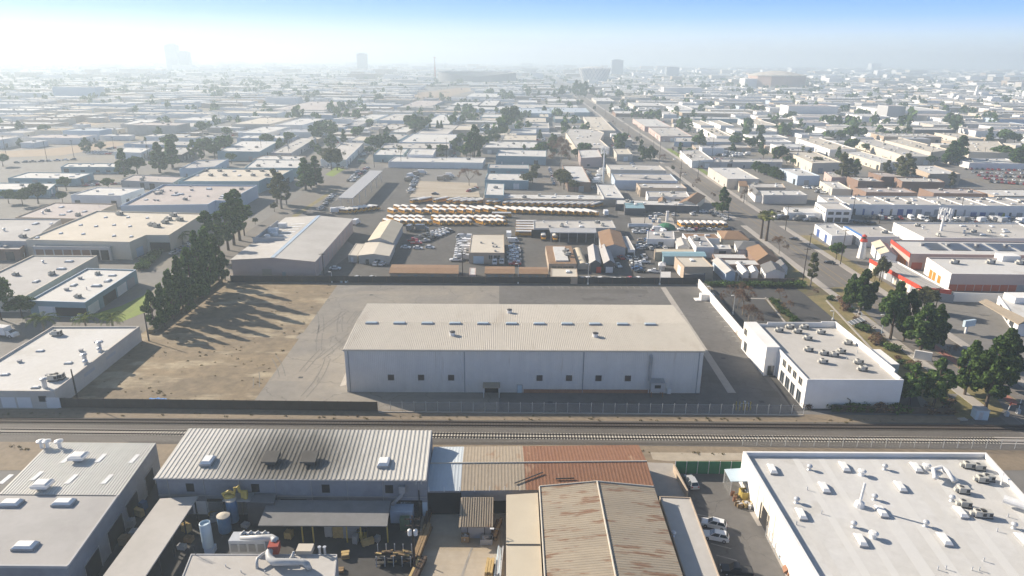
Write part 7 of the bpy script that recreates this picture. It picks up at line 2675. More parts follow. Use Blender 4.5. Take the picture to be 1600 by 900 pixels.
# ------------------------------------------------------------------ school buses
def bus_proto(L, hood):
 h = 2.75
 a = L / 2
 parts = []
 body = MB()
 xf = a - (1.5 if hood else .25)
 prof = [(-a, .55), (-a, 2.35), (xf, 2.35), (xf + .15, 1.45), (xf + .2, .55)]
 profile(body, prof, 2.45, 2.45, 0)
 for sg in (1, -1):
  for z in (.85, 1.2):
   body.box((-.3, sg * 1.235, z), (L - 1.6, .03, .06), 0, 1)
 body.box((0, 0, .35), (L - .6, 2.0, .25), 0, 1)
 roof = MB()
 rp = [(1.225, 2.35), (1.15, 2.6), (.8, 2.82), (0, 2.92), (-.8, 2.82), (-1.15, 2.6), (-1.225, 2.35)]
 for i in range(6):
  (y0, z0), (y1, z1) = rp[i], rp[i + 1]
  roof.face([(-a, y0, z0), (xf, y0, z0), (xf, y1, z1), (-a, y1, z1)][::1])
 roof.face([(xf, y, z) for y, z in rp])
 roof.face([(-a, y, z) for y, z in rp][::-1])
 parts += [('roof', roof, 'bus_roof')]
 for sg in (1, -1):
  w = MB()
  n = int((L - 2.4) / .95)
  for k in range(n):
   x = -a + .5 + k * .95 + .4
   w.box((x, sg * 1.235, 1.6), (.78, .03, .62))
  parts.append(('side_glazing', w, 'glass'))
 w = MB()
 w.face([(xf + .165, 1.05, 1.5), (xf + .165, -1.05, 1.5), (xf + .035, -1.05, 2.3), (xf + .035, 1.05, 2.3)][::-1])
 parts.append(('windscreen', w, 'glass'))
 w = MB()
 w.box((-a - .01, 0, 1.55), (.04, 1.7, .6))
 parts.append(('rear_window', w, 'glass'))
 if hood:
  hd = MB()
  profile(hd, [(xf + .1, .6), (xf + .1, 1.5), (a - .2, 1.3), (a, .95), (a, .6)], 2.1, 1.7, 0, 1.1)
  parts.append(('hood', hd, 'bus_yellow'))
 bp = MB()
 bp.box((a - .02 if hood else a, 0, .5), (.2, 2.3, .28))
 parts.append(('bumper', bp, 'dark_metal'))
 return body.mesh('school_bus', ['bus_yellow', 'dark_metal']), [(n_, m_.mesh(n_, mt)) for n_, m_, mt in parts], a


BUS = {'long': bus_proto(11.0, False), 'short': bus_proto(7.6, True)}


def bus(px, py, deg, kind, zone, group, label='yellow school bus', z=0.04):
 x, y = G(px, py, 1.2)
 bm, parts, a = BUS[kind]
 o = bpy.data.objects.new('school_bus', bm)
 C.objects.link(o)
 o.location = (x, y, z)
 o.rotation_euler = (0, 0, math.radians(deg + RVh.uniform(-1.5, 1.5)))
 for nm, me in parts:
  c = bpy.data.objects.new(nm, me)
  C.objects.link(c)
  c.parent = o
 for sx in (a - (1.3 if kind == 'short' else 2.4), -a + 2.2):
  for sy in (1, -1):
   c = bpy.data.objects.new('wheel', WHB)
   C.objects.link(c)
   c.parent = o
   c.location = (sx, sy * 1.08, .5)
 later(o, label, zone, 'bus', group, px=px)
 return o


for px, py in [(653, 313.5), (663, 313), (689, 313), (709, 313.5), (719, 314.5), (730, 315), (742, 315), (753, 314.5), (771, 316), (781, 316.5)]:
 bus(px, py, 228, 'long', 'back row, left half', 'buses in the back row')
for k in range(14):
 bus(797 + k * 10.4, 317.5 + k * .22, 228, 'long', 'back row, right half', 'buses in the back row')
for px in (614, 631, 642, 657, 669, 684, 694.5, 708, 722, 736):
 bus(px, 330.5, -48, 'short', 'front line of middle row', 'short buses in the middle row', 'short yellow school bus')
for px in (623, 635, 649, 675, 685, 700, 711.5, 727):
 bus(px, 325.2, -48, 'short', 'back line of middle row', 'short buses in the middle row', 'short yellow school bus')
for k, px in enumerate((743, 756, 766, 784)):
 bus(px, 327.5, 130, 'long', 'in the middle of the middle row', 'long buses in the middle row', 'long yellow school bus')
for k in range(12):
 bus(798 + k * 11.3, 328.5 + k * .35, 130, 'long', 'right half of middle row', 'long buses in the middle row', 'long yellow school bus')
bus(784, 336, 0, 'long', '', 'long buses in the middle row', 'yellow school bus parked side on across the front of the middle row')
for px in (607, 624, 634.5, 646, 656.5, 668, 686, 697, 708, 719, 731, 753, 764, 774, 784):
 bus(px, 347.5, -48, 'short', 'front line of nearest row', 'short buses in the nearest row', 'short yellow school bus')
for px in (613, 625, 636, 647, 658, 683, 694, 705, 716, 727, 738, 750, 761, 772, 783):
 bus(px, 341.8, -48, 'short', 'back line of nearest row', 'short buses in the nearest row', 'short yellow school bus')
for k in range(5):
 bus(822, 349 + k * 4.0, 180, 'long', 'in the side-on stack beside the bus garage', 'side-on buses by the garage', 'yellow school bus', )
 PENDING[-1] = (PENDING[-1][0], 'yellow school bus', 'in the side-on stack beside the bus garage', k, 'from the back')
bus(849, 370, -90, 'short', '', 'short buses at the garage', 'short yellow bus leaving the open garage bay, left one')
bus(867, 371, -90, 'short', '', 'short buses at the garage', 'short yellow bus before the service canopy, right one')
for k in range(8):
 bus(1065 + k * 9.4, 351 + k * .1, -85, 'short', 'in the short row by the boulevard', 'short buses by the boulevard', 'short yellow school bus')
for k in range(7):
 bus(540 + k * 7.4, 330.2 - k * .95, -20, 'short', 'in the pale row left of the yard drive', 'pale buses by the drive', 'pale roofed minibus')
pcar(526, 333, 20, 'truck', 'car_white', 'left white box truck at the end of the pale minibus row')
pcar(535, 332, 20, 'truck', 'car_white', 'right white box truck at the end of the pale minibus row')
pcar(557, 351, 80, 'truck', 'car_white', 'white box truck beside the pink warehouse side')
for k, (px, py) in enumerate([(638, 283), (642, 277), (651, 274), (660, 272), (700, 280), (703, 277), (690, 282)]):
 pcar(px, py, 60 if k < 3 else 5, 'truck', RVh.choice(['car_white', 'car_tan']), 'parked box trailer', False, 'at the top of the gravel yard', 'trailers by the gravel yard')
pcar(946, 336.5, 90, 'truck', 'car_white', 'white box truck at the right end of the middle bus row')
x, y = G(8, 526)
o = car(x, y, math.radians(-10), 'truck', 'car_white')
tag(o, 'white motorhome at the left edge behind the white building', 'motorhome')
o.scale = (1.3, 1.1, 1.1)
o.name = 'motorhome'
# white cabin by the fence
b = building('site_cabin', 'small white site cabin behind the black fence by the pickups', [(1032, 433.5), (1048, 433.5), (1048, 424.5), (1033, 424.5)], 2.6, 'wall_white', 'roof_white', 0, cat='cabin')
for lb, px, py in (('silver tank trailer lying in the crowded yard corner', 996, 358),):
 x, y = G(px, py)
 tt = tag(empty('tank_trailer', (x, y, 0)), lb, 'trailer')
 mb = MB()
 mb.tube([(x - 5, y, 1.9), (x + 5, y, 1.9)], 1.2, 12)
 build('tank', mb, 'galv', tt)
 mb = MB()
 mb.box((x, y, .5), (9, 1.6, .4))
 build('chassis', mb, 'dark_metal', tt)
x, y = G(1041, 357)
mb = MB()
mb.lathe((x, y, 0), [(5, 0), (4.2, 1.6), (2.2, 2.6), (.3, 3.0)], 9)
tag(build('tarpaulin', mb, 'screen_green'), 'dark green tarpaulin heap among the yard vehicles', 'tarpaulin')

# ================================================================== railway
def track(name, label, p0, p1, mat, seed):
 A_, B_ = Vector(G(*p0)), Vector(G(*p1))
 d = (B_ - A_).normalized()
 nrm = Vector((-d.y, d.x))
 ang = math.atan2(d.y, d.x)
 L = (B_ - A_).length
 t = tag(empty(name, (*((A_ + B_) / 2), 0)), label, 'railway track')
 for sg in (-1, 1):
  mb = MB()
  c = (A_ + B_) / 2 + nrm * sg * .76
  mb.box((c.x, c.y, .08), (L, .16, .18), ang)
  build('rail', mb, 'rail_steel', t)
 n = int(L / .72)
 base = MB()
 base.box((0, 0, 0), (.27, 2.6, .08), 0)
 sm = base.mesh('sleeper', mat)
 rest = MB()
 rr = random.Random(seed)
 order = sorted(range(n), key=lambda k: abs((k + .5) / n - .5))
 for j, k in enumerate(order):
  c = A_ + d * (k + .5) * .72
  if j < 100:
   o = bpy.data.objects.new('sleeper', sm)
   C.objects.link(o)
   o.parent = t
   o.location = (c.x - t.location.x, c.y - t.location.y, .02)
   o.rotation_euler = (0, 0, ang + rr.uniform(-.01, .01))
  else:
   rest.box((c.x, c.y, .02), (.27, 2.6, .08), ang)
 o = build('sleepers', rest, mat, t)
 o['kind'] = 'stuff'


track('railway_track', 'nearer railway track on pale concrete sleepers', (-60, 673.2), (1560, 688.8), 'sleeper_conc', 1)
track('railway_track', 'farther railway track on dark sleepers, nearer the fenced lot', (-80, 656.6), (1700, 670.0), 'sleeper_wood', 2)
mb = MB()
A_, B_ = Vector(G(1560, 688.8)), Vector(G(1700, 690.3))
for o_ in (-.76, .76):
 d = (B_ - A_).normalized()
 nrm = Vector((-d.y, d.x))
 c = (A_ + B_) / 2 + nrm * o_
 mb.box((c.x, c.y, .1), ((B_ - A_).length, .16, .12), math.atan2(d.y, d.x))
c = (A_ + B_) / 2
mb.box((c.x, c.y, 0), ((B_ - A_).length, 3.2, .1), math.atan2(d.y, d.x), 1)
tag(build('level_crossing', mb, ['rail_steel', 'concrete']), 'level crossing panels where the near track meets the boulevard', 'level crossing')


# ================================================================== fences and walls
def wallrun(name, label, p0, p1, h, mat, th=.12, cat='fence', z1=None, posts=0, group=None):
 A_, B_ = Vector(G(*p0)), Vector(G(*p1))
 d = (B_ - A_).normalized()
 c = (A_ + B_) / 2
 ang = math.atan2(d.y, d.x)
 t = tag(empty(name, (*c, 0)), label, cat, group)
 mb = MB()
 mb.box((c.x, c.y, 0.05), ((B_ - A_).length, th, h), ang)
 build('panel', mb, mat, t)
 for k in range(posts):
  p = A_.lerp(B_, k / max(1, posts - 1))
  mb = MB()
  mb.box((p.x, p.y, 0), (.14, .2, h + .15), ang)
  build('post', mb, 'wood_dark' if mat != 'screen_green' else 'galv', t)
 return t


wallrun('screen_fence', 'long black screened fence along the far side of the fenced lot', (361, 441), (1088, 444.5), 2.7, 'screen_black', posts=34)
wallrun('screen_fence', 'dark brown screened fence between bare lot and railway', (84, 636.5), (590, 642.5), 2.6, 'screen_brown', posts=26)
wallrun('screen_fence', 'bright green screened fence closing the car yard', (1054, 740), (1158, 740.5), 3.0, 'screen_green', posts=7)
wallrun('screen_fence', 'brown screen fence at the far edge of the office car park', (1161, 443), (1240, 443.5), 2.2, 'wall_brown', posts=8)
wallrun('boundary_wall', 'tan side wall of the car yard by the green fence', (1052, 738), (1073, 780), 2.0, 'wall_tan', .3, 'wall')
wallrun('hedge', 'dark hedge strip under the tall dark row along bare lot', (236, 522), (345, 441), 1.4, 'mulch', 1.6, 'hedge')
wallrun('screen_fence', 'dark low screen before the right half of the white office', (1300, 643), (1490, 648), 1.8, 'screen_brown', posts=8)
# tall white wall right of the lot: height steps down towards the camera
A_, B_ = Vector(G(1091, 449)), Vector(G(1184, 561))
d = (B_ - A_).normalized()
mb = MB()
c = (A_ + B_) / 2
mb.box((c.x, c.y, 0), ((B_ - A_).length, .3, 3.4), math.atan2(d.y, d.x))
tag(build('boundary_wall', mb, 'wall_white'), 'long bright white wall between the fenced lot and office car park', 'wall')
mb = MB()
x, y = G(1102, 468)
mb.box((x + .5, y, 0), (5.0, 2.6, 2.3), 0)
mb.box((x - 3.0, y - .4, 0), (2.2, 3.0, .3), 0)
tag(build('bin_enclosure', mb, 'wall_white'), 'white block bin enclosure against the far end of the white wall', 'enclosure')


def chain(name, label, p0, p1, h, n):
 A_, B_ = Vector(G(*p0)), Vector(G(*p1))
 d = (B_ - A_).normalized()
 t = tag(empty(name, (*((A_ + B_) / 2), 0)), label, 'fence')
 mb = MB()
 mb.face([V3(A_, .05), V3(B_, .05), V3(B_, h), V3(A_, h)])
 build('mesh_panel', mb, 'chain_mesh', t)
 mb = MB()
 mb.tube([V3(A_, h), V3(B_, h)], .022, 4)
 build('top_rail', mb, 'galv', t)
 for k in range(n):
  p = A_.lerp(B_, k / (n - 1))
  mb = MB()
  mb.tube([V3(p, 0), V3(p, h + .1), (p.x, p.y - .3, h + .45)], .06, 5)
  build('post', mb, 'galv', t)
 return t


chain('chain_link_fence', 'long chain link fence between the big warehouse and the railway', (592, 642.6), (1255, 648), 2.6, 37)
chain('chain_link_fence', 'chain link fence between near track and the white warehouse bottom right', (1160, 696), (1720, 703), 2.2, 26)
wb = MB()
A_, B_ = Vector(G(592, 644)), Vector(G(1255, 649.5))
d = (B_ - A_).normalized()
wb.box((*((A_ + B_) / 2), 0), ((B_ - A_).length, .4, .25), math.atan2(d.y, d.x))
tag(build('kerb_wall', wb, 'concrete'), 'low concrete kerb wall under the chain link fence', 'kerb')


# ================================================================== poles, lamps, signs
def pole(bx, by, tx, ty, label, arms=1, zone=None, kind='utility_pole', group=None, r=.17):
 x, y = G(bx, by)
 h = height_to(bx, by, ty)
 o = empty(kind, (x, y, 0))
 if zone:
  later(o, label, zone, 'pole', group, px=bx)
 else:
  tag(o, label, 'pole', group)
 mb = MB()
 mb.tube([(x, y, 0), (x, y, h)], [r * 1.2, r * .75], 6)
 build('pole', mb, 'pole_wood', o)
 for k in range(arms):
  mb = MB()
  mb.box((x, y - .12, h - .7 - k * 1.3), (2.6, .14, .16))
  for q_ in (-1.2, -.6, .6, 1.2):
   mb.box((x + q_, y - .12, h - .54 - k * 1.3), (.1, .1, .22))
  build('crossarm', mb, 'pole_wood', o)
 return o, x, y, h


for a in [(1162, 317, 291), (1227, 360, 321), (1265, 384, 364), (1313, 413, 358), (1374, 439, 399), (1462, 481, 448), (999, 222, 198), (1020, 245.6, 213.6), (1030, 255, 213.6), (982, 213, 196), (962, 198, 182), (945, 186, 172), (930, 175, 163), (1064, 268, 232), (1090, 280, 250)]:
 pole(a[0], a[1], 0, a[2], 'dark wooden utility pole', 1, 'on the right pavement of the boulevard', group='poles right of the boulevard')
for a in [(1137, 348, 328), (1254, 441, 387), (1062, 290, 262)]:
 pole(a[0], a[1], 0, a[2], 'dark wooden utility pole', 1, 'on the left pavement of the boulevard', group='poles left of the boulevard')
for a in [(74, 252.7, 220), (116, 247, 219), (233, 254.4, 215), (10.7, 245.6, 212), (178, 231, 214), (409.6, 244, 217), (451.7, 246.4, 217), (585, 261.6, 220.7), (627, 261.6, 226), (698, 256, 215), (735, 257, 230), (1111.6, 254.4, 212), (1245, 252.7, 220.7), (814, 243, 222), (1054, 350, 318), (1007, 352, 330), (1331, 341, 303), (1374, 349, 330), (1500, 336, 308), (1453, 258, 228), (1536, 250, 230)]:
 pole(a[0], a[1], 0, a[2], 'distant utility pole', 1, zone_of(a[0], a[1]), group='distant utility poles')
pole(122, 628, 0, 577, 'dark pole at the near corner of the white building by the bare lot', 0, r=.2)
pole(233, 533, 0, 489, 'dark pole at the near end of the dark tree row', 0, r=.2)
pole(988, 436, 0, 402, 'dark utility pole beside the brown gabled workshop yard', 1)
pole(506, 431, 0, 395, 'dark pole at the pink warehouse corner', 1)
pole(723, 433, 0, 392, 'dark pole beside the longest brown shed', 1)
o, x, y, h = pole(648, 893, 0, 806, 'dark pole with two white transformers in the works yard', 3, r=.22)
for sg in (-1, 1):
 mb = MB()
 mb.lathe((x + sg * .5, y - .35, h - 3.6), [(.34, 0), (.36, .1), (.36, 1.0), (.1, 1.15)], 10)
 build('transformer', mb, 'white_metal', o)


def lamp(bx, by, ty, label, double=False, mat='white_metal', zone=None, group=None):
 x, y = G(bx, by)
 h = height_to(bx, by, ty)
 o = empty('street_lamp', (x, y, 0))
 if zone:
  later(o, label, zone, 'lamp post', group, px=bx)
 else:
  tag(o, label, 'lamp post', group)
 mb = MB()
 mb.lathe((x, y, 0), [(.35, 0), (.35, .7), (.1, .75)], 8)
 mb.tube([(x, y, .7), (x, y, h)], [.11, .07], 6)
 build('pole', mb, mat, o)
 for sg in ((-1, 1) if double else (-1,)):
  mb = MB()
  mb.box((x + sg * .75, y, h - .05), (1.0, .4, .2))
  build('lamp_head', mb, 'white_metal', o)


for bx, by, ty in ((519, 441.5, 425), (809.6, 443, 412), (918.5, 444.5, 412), (1030.7, 445, 411)):
 lamp(bx, by, ty, 'white lamp post', zone='along the black screened fence', group='lamps on the black fence')
lamp(1145, 491, 462, 'double headed lamp post among the bare trees by the wall', True)
lamp(1108, 469, 448, 'short lamp post beside the white bin enclosure')
lamp(1152, 443, 424, 'lamp post at the far edge of the office car park')
lamp(1376, 527, 492, 'teal lamp post between the big trees behind the office', mat='pale_blue_metal')
lamp(1344, 503, 488, 'teal lamp post beside the big pyramidal tree', mat='pale_blue_metal')
lamp(1301, 500, 486, 'thin mast beside the office roof corner')
# lattice cell towers
for bx, by, ty, lb in ((942, 286, 228, 'pale cell tower with antennas in the middle distance'), (1466.7, 377, 325, 'large pale cell tower with cluster of panel antennas at right')):
 x, y = G(bx, by)
 h = height_to(bx, by, ty)
 ct = tag(empty('cell_tower', (x, y, 0)), lb, 'cell tower')
 mb = MB()
 mb.tube([(x, y, 0), (x, y, h)], [.75, .45], 8)
 build('mast', mb, 'white_metal', ct)
 rr = random.Random(4)
 for k in range(18):
  a = k * 2 * pi / 9 + (.3 if k > 8 else 0)
  zz_ = h - 1.6 - (3.0 if k > 8 else 0)
  mb = MB()
  R_ = 2.6 + rr.uniform(-.3, .5)
  mb.box((x + R_ * math.cos(a), y + R_ * math.sin(a), zz_ - 1), (.5, .5, 2.4), a)
  mb.tube([(x, y, zz_), (x + R_ * math.cos(a), y + R_ * math.sin(a), zz_)], .1, 4)
  build('antenna', mb, 'white_metal', ct)
# signs
x, y = G(1508, 521)
h = height_to(1508, 521, 500)
sg_ = tag(empty('pole_sign', (x, y, 0)), 'white box sign on a leaning white post by the boulevard verge', 'sign')
mb = MB()
mb.box((x, y, 0), (.7, .5, h * .7), .3)
build('post', mb, 'wall_white', sg_)
mb = MB()
mb.box((x + .6, y, h * .55), (4.6, .9, h * .45), .3)
build('sign_box', mb, 'pale_blue_metal', sg_)
x, y = G(1441, 562)
mg_ = tag(empty('monument_sign', (x, y, 0)), 'white block monument sign on the dry verge', 'sign')
mb = MB()
mb.box((x, y, .2), (4.6, .7, 2.5), -.5)
build('panel', mb, 'wall_white', mg_)
mb = MB()
mb.box((x, y, 0), (5.0, 1.2, .2), -.5)
build('plinth', mb, 'concrete', mg_)
x, y = G(1336, 512)
sp = tag(empty('solar_panel', (x, y, 0)), 'tilted solar panel rack beside the white office corner', 'solar panel')
mb = MB()
mb.prism([(x - 2, y - 1.6), (x + 2, y - 1.6), (x + 2, y + 1.6), (x - 2, y + 1.6)], 1, 2, z1s=[1.6, 3.2, 3.2, 1.6])
mb.v = [(a_, b_, (c_ if i_ > 3 else [1.45, 3.05, 3.05, 1.45][i_])) for i_, (a_, b_, c_) in enumerate(mb.v)]
build('panel', mb, 'solar', sp)
mb = MB()
for i_ in range(5):
 xx = x - 2 + i_
 mb.box((xx, y, 1.62 + i_ * .4), (.12, 3.2, .06))
build('frame', mb, 'white_metal', sp)
mb = MB()
mb.box((x, y, 0), (.4, .4, 2.0))
build('leg', mb, 'grey_metal', sp)
# rail cabinet and crossing signals
x, y = G(1532, 655)
rc = tag(empty('signal_cabin', (x, y, 0)), 'silver metal railway signal cabin under the big dark clump', 'cabin')
mb = MB()
mb.box((x, y + .6, 0), (3.0, 2.2, 2.6), -.1)
build('body', mb, 'pale_blue_metal', rc)
mb = MB()
mb.box((x, y + .6, 2.6), (3.2, 2.4, .15), -.1)
build('roof', mb, 'galv', rc)
mb = MB()
mb.box((x - .5, y - .53, .2), (.9, .06, 2.0), -.1)
build('door', mb, 'galv', rc)
mb = MB()
x, y = G(1504, 656)
mb.box((x, y, 0.02), (1.9, 1.2, .3), .1)
tag(build('concrete_pad', mb, 'concrete'), 'pale concrete pad lying left of the silver signal cabin', 'slab')
for k, (px, py, ty, lb) in enumerate(((1572, 650, 628, 'raised crossing barrier with red tip left of the boulevard'), (1590, 646, 624, 'crossing signal mast beside the boulevard, farther right'))):
 x, y = G(px, py)
 h = height_to(px, py, ty)
 cs = tag(empty('crossing_signal', (x, y, 0)), lb, 'signal')
 mb = MB()
 mb.box((x, y, 0), (.8, .8, 1.2))
 build('base', mb, 'galv', cs)
 mb = MB()
 mb.tube([(x, y, 1.0), (x + (.5 if k == 0 else 0), y, h)], .1, 6)
 build('mast', mb, 'white_metal', cs)
 if k == 0:
  mb = MB()
  mb.tube([(x + .32, y, h * .75), (x + .5, y, h)], .13, 6)
  build('barrier_tip', mb, 'red_paint', cs)
 else:
  mb = MB()
  mb.box((x, y, h * .6), (1.4, .3, .5))
  build('lamp_board', mb, 'dark_metal', cs)

# ================================================================== things lying about the works yards
RJ = random.Random(15)


def stack(name, label, px, py, n, size, mats, rz=0.0, cat='stack', layers=3, z0=.15, group=None):
 x, y = G(px, py)
 t = tag(empty(name, (x, y, 0)), label, cat, group)
 cs, sn = math.cos(rz), math.sin(rz)
 for l in range(layers):
  for k in range(n):
   off = (k - (n - 1) / 2) * size[1] * 1.15
   mb = MB()
   mb.box((x - off * sn, y + off * cs, z0 + l * size[2] * 1.12), (size[0] * RJ.uniform(.85, 1.05), size[1], size[2]), rz + RJ.uniform(-.03, .03))
   build('plank', mb, RJ.choice(mats), t)
 return t


# lumber rack
x, y = G(620, 880)
rk = tag(empty('lumber_rack', (x, y, 0)), 'steel rack full of short timber offcuts in the works yard', 'rack')
for k in range(5):
 for sg in (-1, 1):
  mb = MB()
  mb.box((x - 3.4 + k * 1.5, y + sg * .9, 0), (.14, .14, 3.4 if sg > 0 else 2.2))
  build('upright', mb, 'galv', rk)
for l in range(2):
 mb = MB()
 mb.box((x - .4, y, .5 + l * 1.1), (6.4, 1.9, .12))
 build('shelf', mb, 'dark_metal', rk)
 for k in range(16):
  mb = MB()
  mb.box((x - 3.2 + RJ.random() * 5.6, y + RJ.uniform(-.6, .6), .62 + l * 1.1 + RJ.random() * .5), (RJ.uniform(.6, 1.8), .3, .25), RJ.uniform(-.4, .4))
  build('offcut', mb, RJ.choice(['wood', 'wood_yellow', 'wood_dark']), rk)
stack('timber_stack', 'long stack of grey and brown boards right of the transformer pole', 660, 852, 3, (9.5, .4, .3), ['wood', 'wood_dark', 'galv', 'wood'], 1.42, layers=4)
stack('timber_stack', 'low stack of rough boards at the bottom edge beside transformer pole', 652, 895, 3, (6, .45, .3), ['wood', 'wood_yellow', 'wood_dark'], 1.38, layers=3)
stack('timber_stack', 'rust brown beams leaning in shade by the dark bay', 668, 815, 2, (6, .4, .35), ['rust_base', 'wood_dark'], 1.5, layers=3)
stack('pallet_stack', 'orange timber pallets just right of the low workshop', 540, 871, 2, (1.4, .6, .2), ['wood', 'wood_yellow'], .2, layers=4)
stack('pallet_stack', 'small dark pallet pile at the bottom edge right of the workshop', 532, 893, 2, (1.2, .5, .2), ['wood', 'wood_dark'], .1, layers=2)
stack('timber_stack', 'pale yellow timber bundle at the bottom edge by the cream annex', 765, 892, 3, (4.0, .4, .35), ['wood_yellow'], 1.5, layers=3)
stack('pipe_stack', 'pale blue pipe lengths beside the cream annex', 780, 882, 4, (7.5, .25, .25), ['pale_blue_metal', 'galv'], 1.5, layers=3)
stack('timber_stack', 'dark reddish boards in the narrow gap beside the small striped shed', 776, 832, 2, (5, .5, .4), ['rust_base', 'wood_dark', 'wood'], 1.35, layers=3)


def bin_(name, label, px, py, size, mat, rz=0.0, cat='bin'):
 x, y = G(px, py)
 t = tag(empty(name, (x, y, 0)), label, cat)
 sx, sy, sz = size
 mb = MB()
 cs, sn = math.cos(rz), math.sin(rz)
 for (ox, oy, wx_, wy_) in ((0, -sy / 2, sx, .08), (0, sy / 2, sx, .08), (-sx / 2, 0, .08, sy), (sx / 2, 0, .08, sy)):
  mb.box((x + ox * cs - oy * sn, y + ox * sn + oy * cs, .1), (wx_, wy_, sz), rz)
 mb.box((x, y, .1), (sx, sy, .08), rz)
 build('shell', mb, mat, t)
 mb = MB()
 for k in range(8):
  mb.box((x + RJ.uniform(-.35, .35) * sx, y + RJ.uniform(-.35, .35) * sy, sz * .55), (RJ.uniform(.3, .8), RJ.uniform(.2, .5), .25 + RJ.random() * .3), RJ.random() * 3)
 build('contents', mb, 'wall_grey', t)
 return t


bin_('scrap_bin', 'grey scrap bin before the small striped shed doors', 760, 848, (2.2, 1.4, 1.1), 'grey_metal')
bin_('scrap_bin', 'rusty brown scrap bin at the left corner of the striped shed', 727, 845, (1.4, 1.3, 1.2), 'wood')
bin_('skip', 'yellow-green skip beside the white warehouse loading door', 1166, 777, (2.6, 1.8, 1.6), 'machine_yellow', .05, 'skip')
bin_('crate', 'rough wooden crate near the skip by the white warehouse', 1167, 791, (1.6, 1.2, .9), 'wood_yellow', .1, 'crate')
bin_('crate', 'small brown crate left of the skip by the white warehouse', 1155, 791, (1.2, 1.0, .7), 'wood', .3, 'crate')
for k in range(7):
 x, y = G(1171 + k * 3.2, 795 - (k % 3) * 2.5)
 mb = MB()
 mb.lathe((x, y, 0.03), [(.28, 0), (.3, .05), (.3, .85), (.26, .9)], 9)
 later(tag(build('drum', mb, RJ.choice(['wall_white', 'red_paint', 'wood_dark', 'blue_paint']), None)), 'small oil drum', 'grouped beside the white warehouse door', 'drum', 'drums by the white warehouse', px=1171 + k * 3.2)
for k in range(6):
 x, y = G(1144 + k * 1.8 + (k % 2) * 3, 774 + k * 4.2)
 mb = MB()
 mb.box((x, y, 0.03), (.9, .25, .9), RJ.uniform(-.5, .5))
 mb.box((x, y, 0.93), (1.0, .1, .12), RJ.uniform(-.5, .5))
 later(build('timber_trestle', mb, RJ.choice(['wood', 'rust_base'])), 'small wooden trestle', 'along the edge of the awning yard', 'trestle', 'trestles by the awning', px=1144 + k * 1.8)
x, y = G(1217, 855)
ch = tag(empty('chiller', (x, y, 0)), 'white chiller unit standing on the slab along the white warehouse', 'machine')
mb = MB()
mb.box((x, y, .2), (1.7, 2.2, 2.3), -.1)
build('casing', mb, 'white_metal', ch)
mb = MB()
mb.lathe((x, y, 2.5), [(.6, 0), (.6, .15), (.5, .2)], 12)
build('fan', mb, 'grey_metal', ch)
mb = MB()
mb.box((x, y, 0), (1.9, 2.4, .2), -.1)
build('base', mb, 'concrete', ch)
chain('chain_link_fence', 'short wire cage fence on the slab by the white warehouse', (1196, 838), (1210, 866), 2.2, 4)
for k in range(12):
 px, py = 1222 + k * 2.6 + RJ.uniform(-3, 3), 868 + k * 2.9
 x, y = G(px, py)
 mb = MB()
 for j in range(4):
  mb.box((x + RJ.uniform(-.6, .6), y + RJ.uniform(-.6, .6), .05 + RJ.random() * .5), (RJ.uniform(.3, 1.8), RJ.uniform(.1, .4), RJ.uniform(.1, .5)), RJ.random() * 3)
 later(build('scrap_heap', mb, RJ.choice(['rust_base', 'wood_dark', 'galv', 'pale_blue_metal', 'wood'])), 'heap of scrap metal', 'on the slab along the white warehouse', 'scrap', 'scrap along the white warehouse', px=px)
for k in range(3):
 x, y = G(1230 + k * 6, 892 + k * 4)
 mb = MB()
 mb.prism([(x - .9, y - .7), (x + .9, y - .7), (x + .4, y + .7), (x - .6, y + .7)], .05, 1.3, z1s=[.3, 1.9, 1.4, .4])
 later(build('steel_plate', mb, 'rust_base'), 'rusty tilted steel plate', 'on the slab by the white warehouse', 'plate', 'rusty plates', px=1230 + k * 6)
for k in range(10):
 px, py = 1150 + (k % 5) * 5.6, 634 + (k // 5) * 7
 x, y = G(px, py)
 mb = MB()
 mb.lathe((x, y, 0), [(.13, 0), (.13, 1.1), (.06, 1.2)], 8)
 later(build('bollard', mb, 'machine_yellow'), 'short yellow bollard', 'round the pipe valves at the lot corner', 'bollard', 'yellow bollards', px=px + (k // 5) * .1)
x, y = G(1163, 636)
mb = MB()
mb.tube([(x - 1, y, 0), (x - 1, y, 1.1), (x + 1, y, 1.1), (x + 1, y, 0)], .14, 6)
mb.tube([(x, y, 1.1), (x, y, 1.7)], .1, 6)
mb.lathe((x, y, 1.6), [(.3, 0), (.3, .08)], 8)
tag(build('valve_pipe', mb, 'galv'), 'galvanised valve pipe between yellow bollards at the lot corner', 'pipe')
mb = MB()
x, y = G(247, 625)
for k in range(9):
 mb.box((x - 2 + k * .5, y + RJ.uniform(-.2, .2), .05), (.5, .5, .25 + RJ.random() * .2), RJ.random())
tag(build('tarpaulin', mb, 'blue_paint'), 'crumpled blue tarpaulin on the bare lot by the brown fence', 'tarpaulin')
x, y = G(538, 441)
mb = MB()
for k in range(7):
 mb.box((x + RJ.uniform(-1.6, 1.6), y + RJ.uniform(-.5, .5), .05), (RJ.uniform(.6, 1.6), .7, RJ.uniform(.3, 1.1)), RJ.random())
tag(build('rubbish_heap', mb, 'pale_blue_metal'), 'heap of pale rubbish at the far corner of the bare lot', 'rubbish')

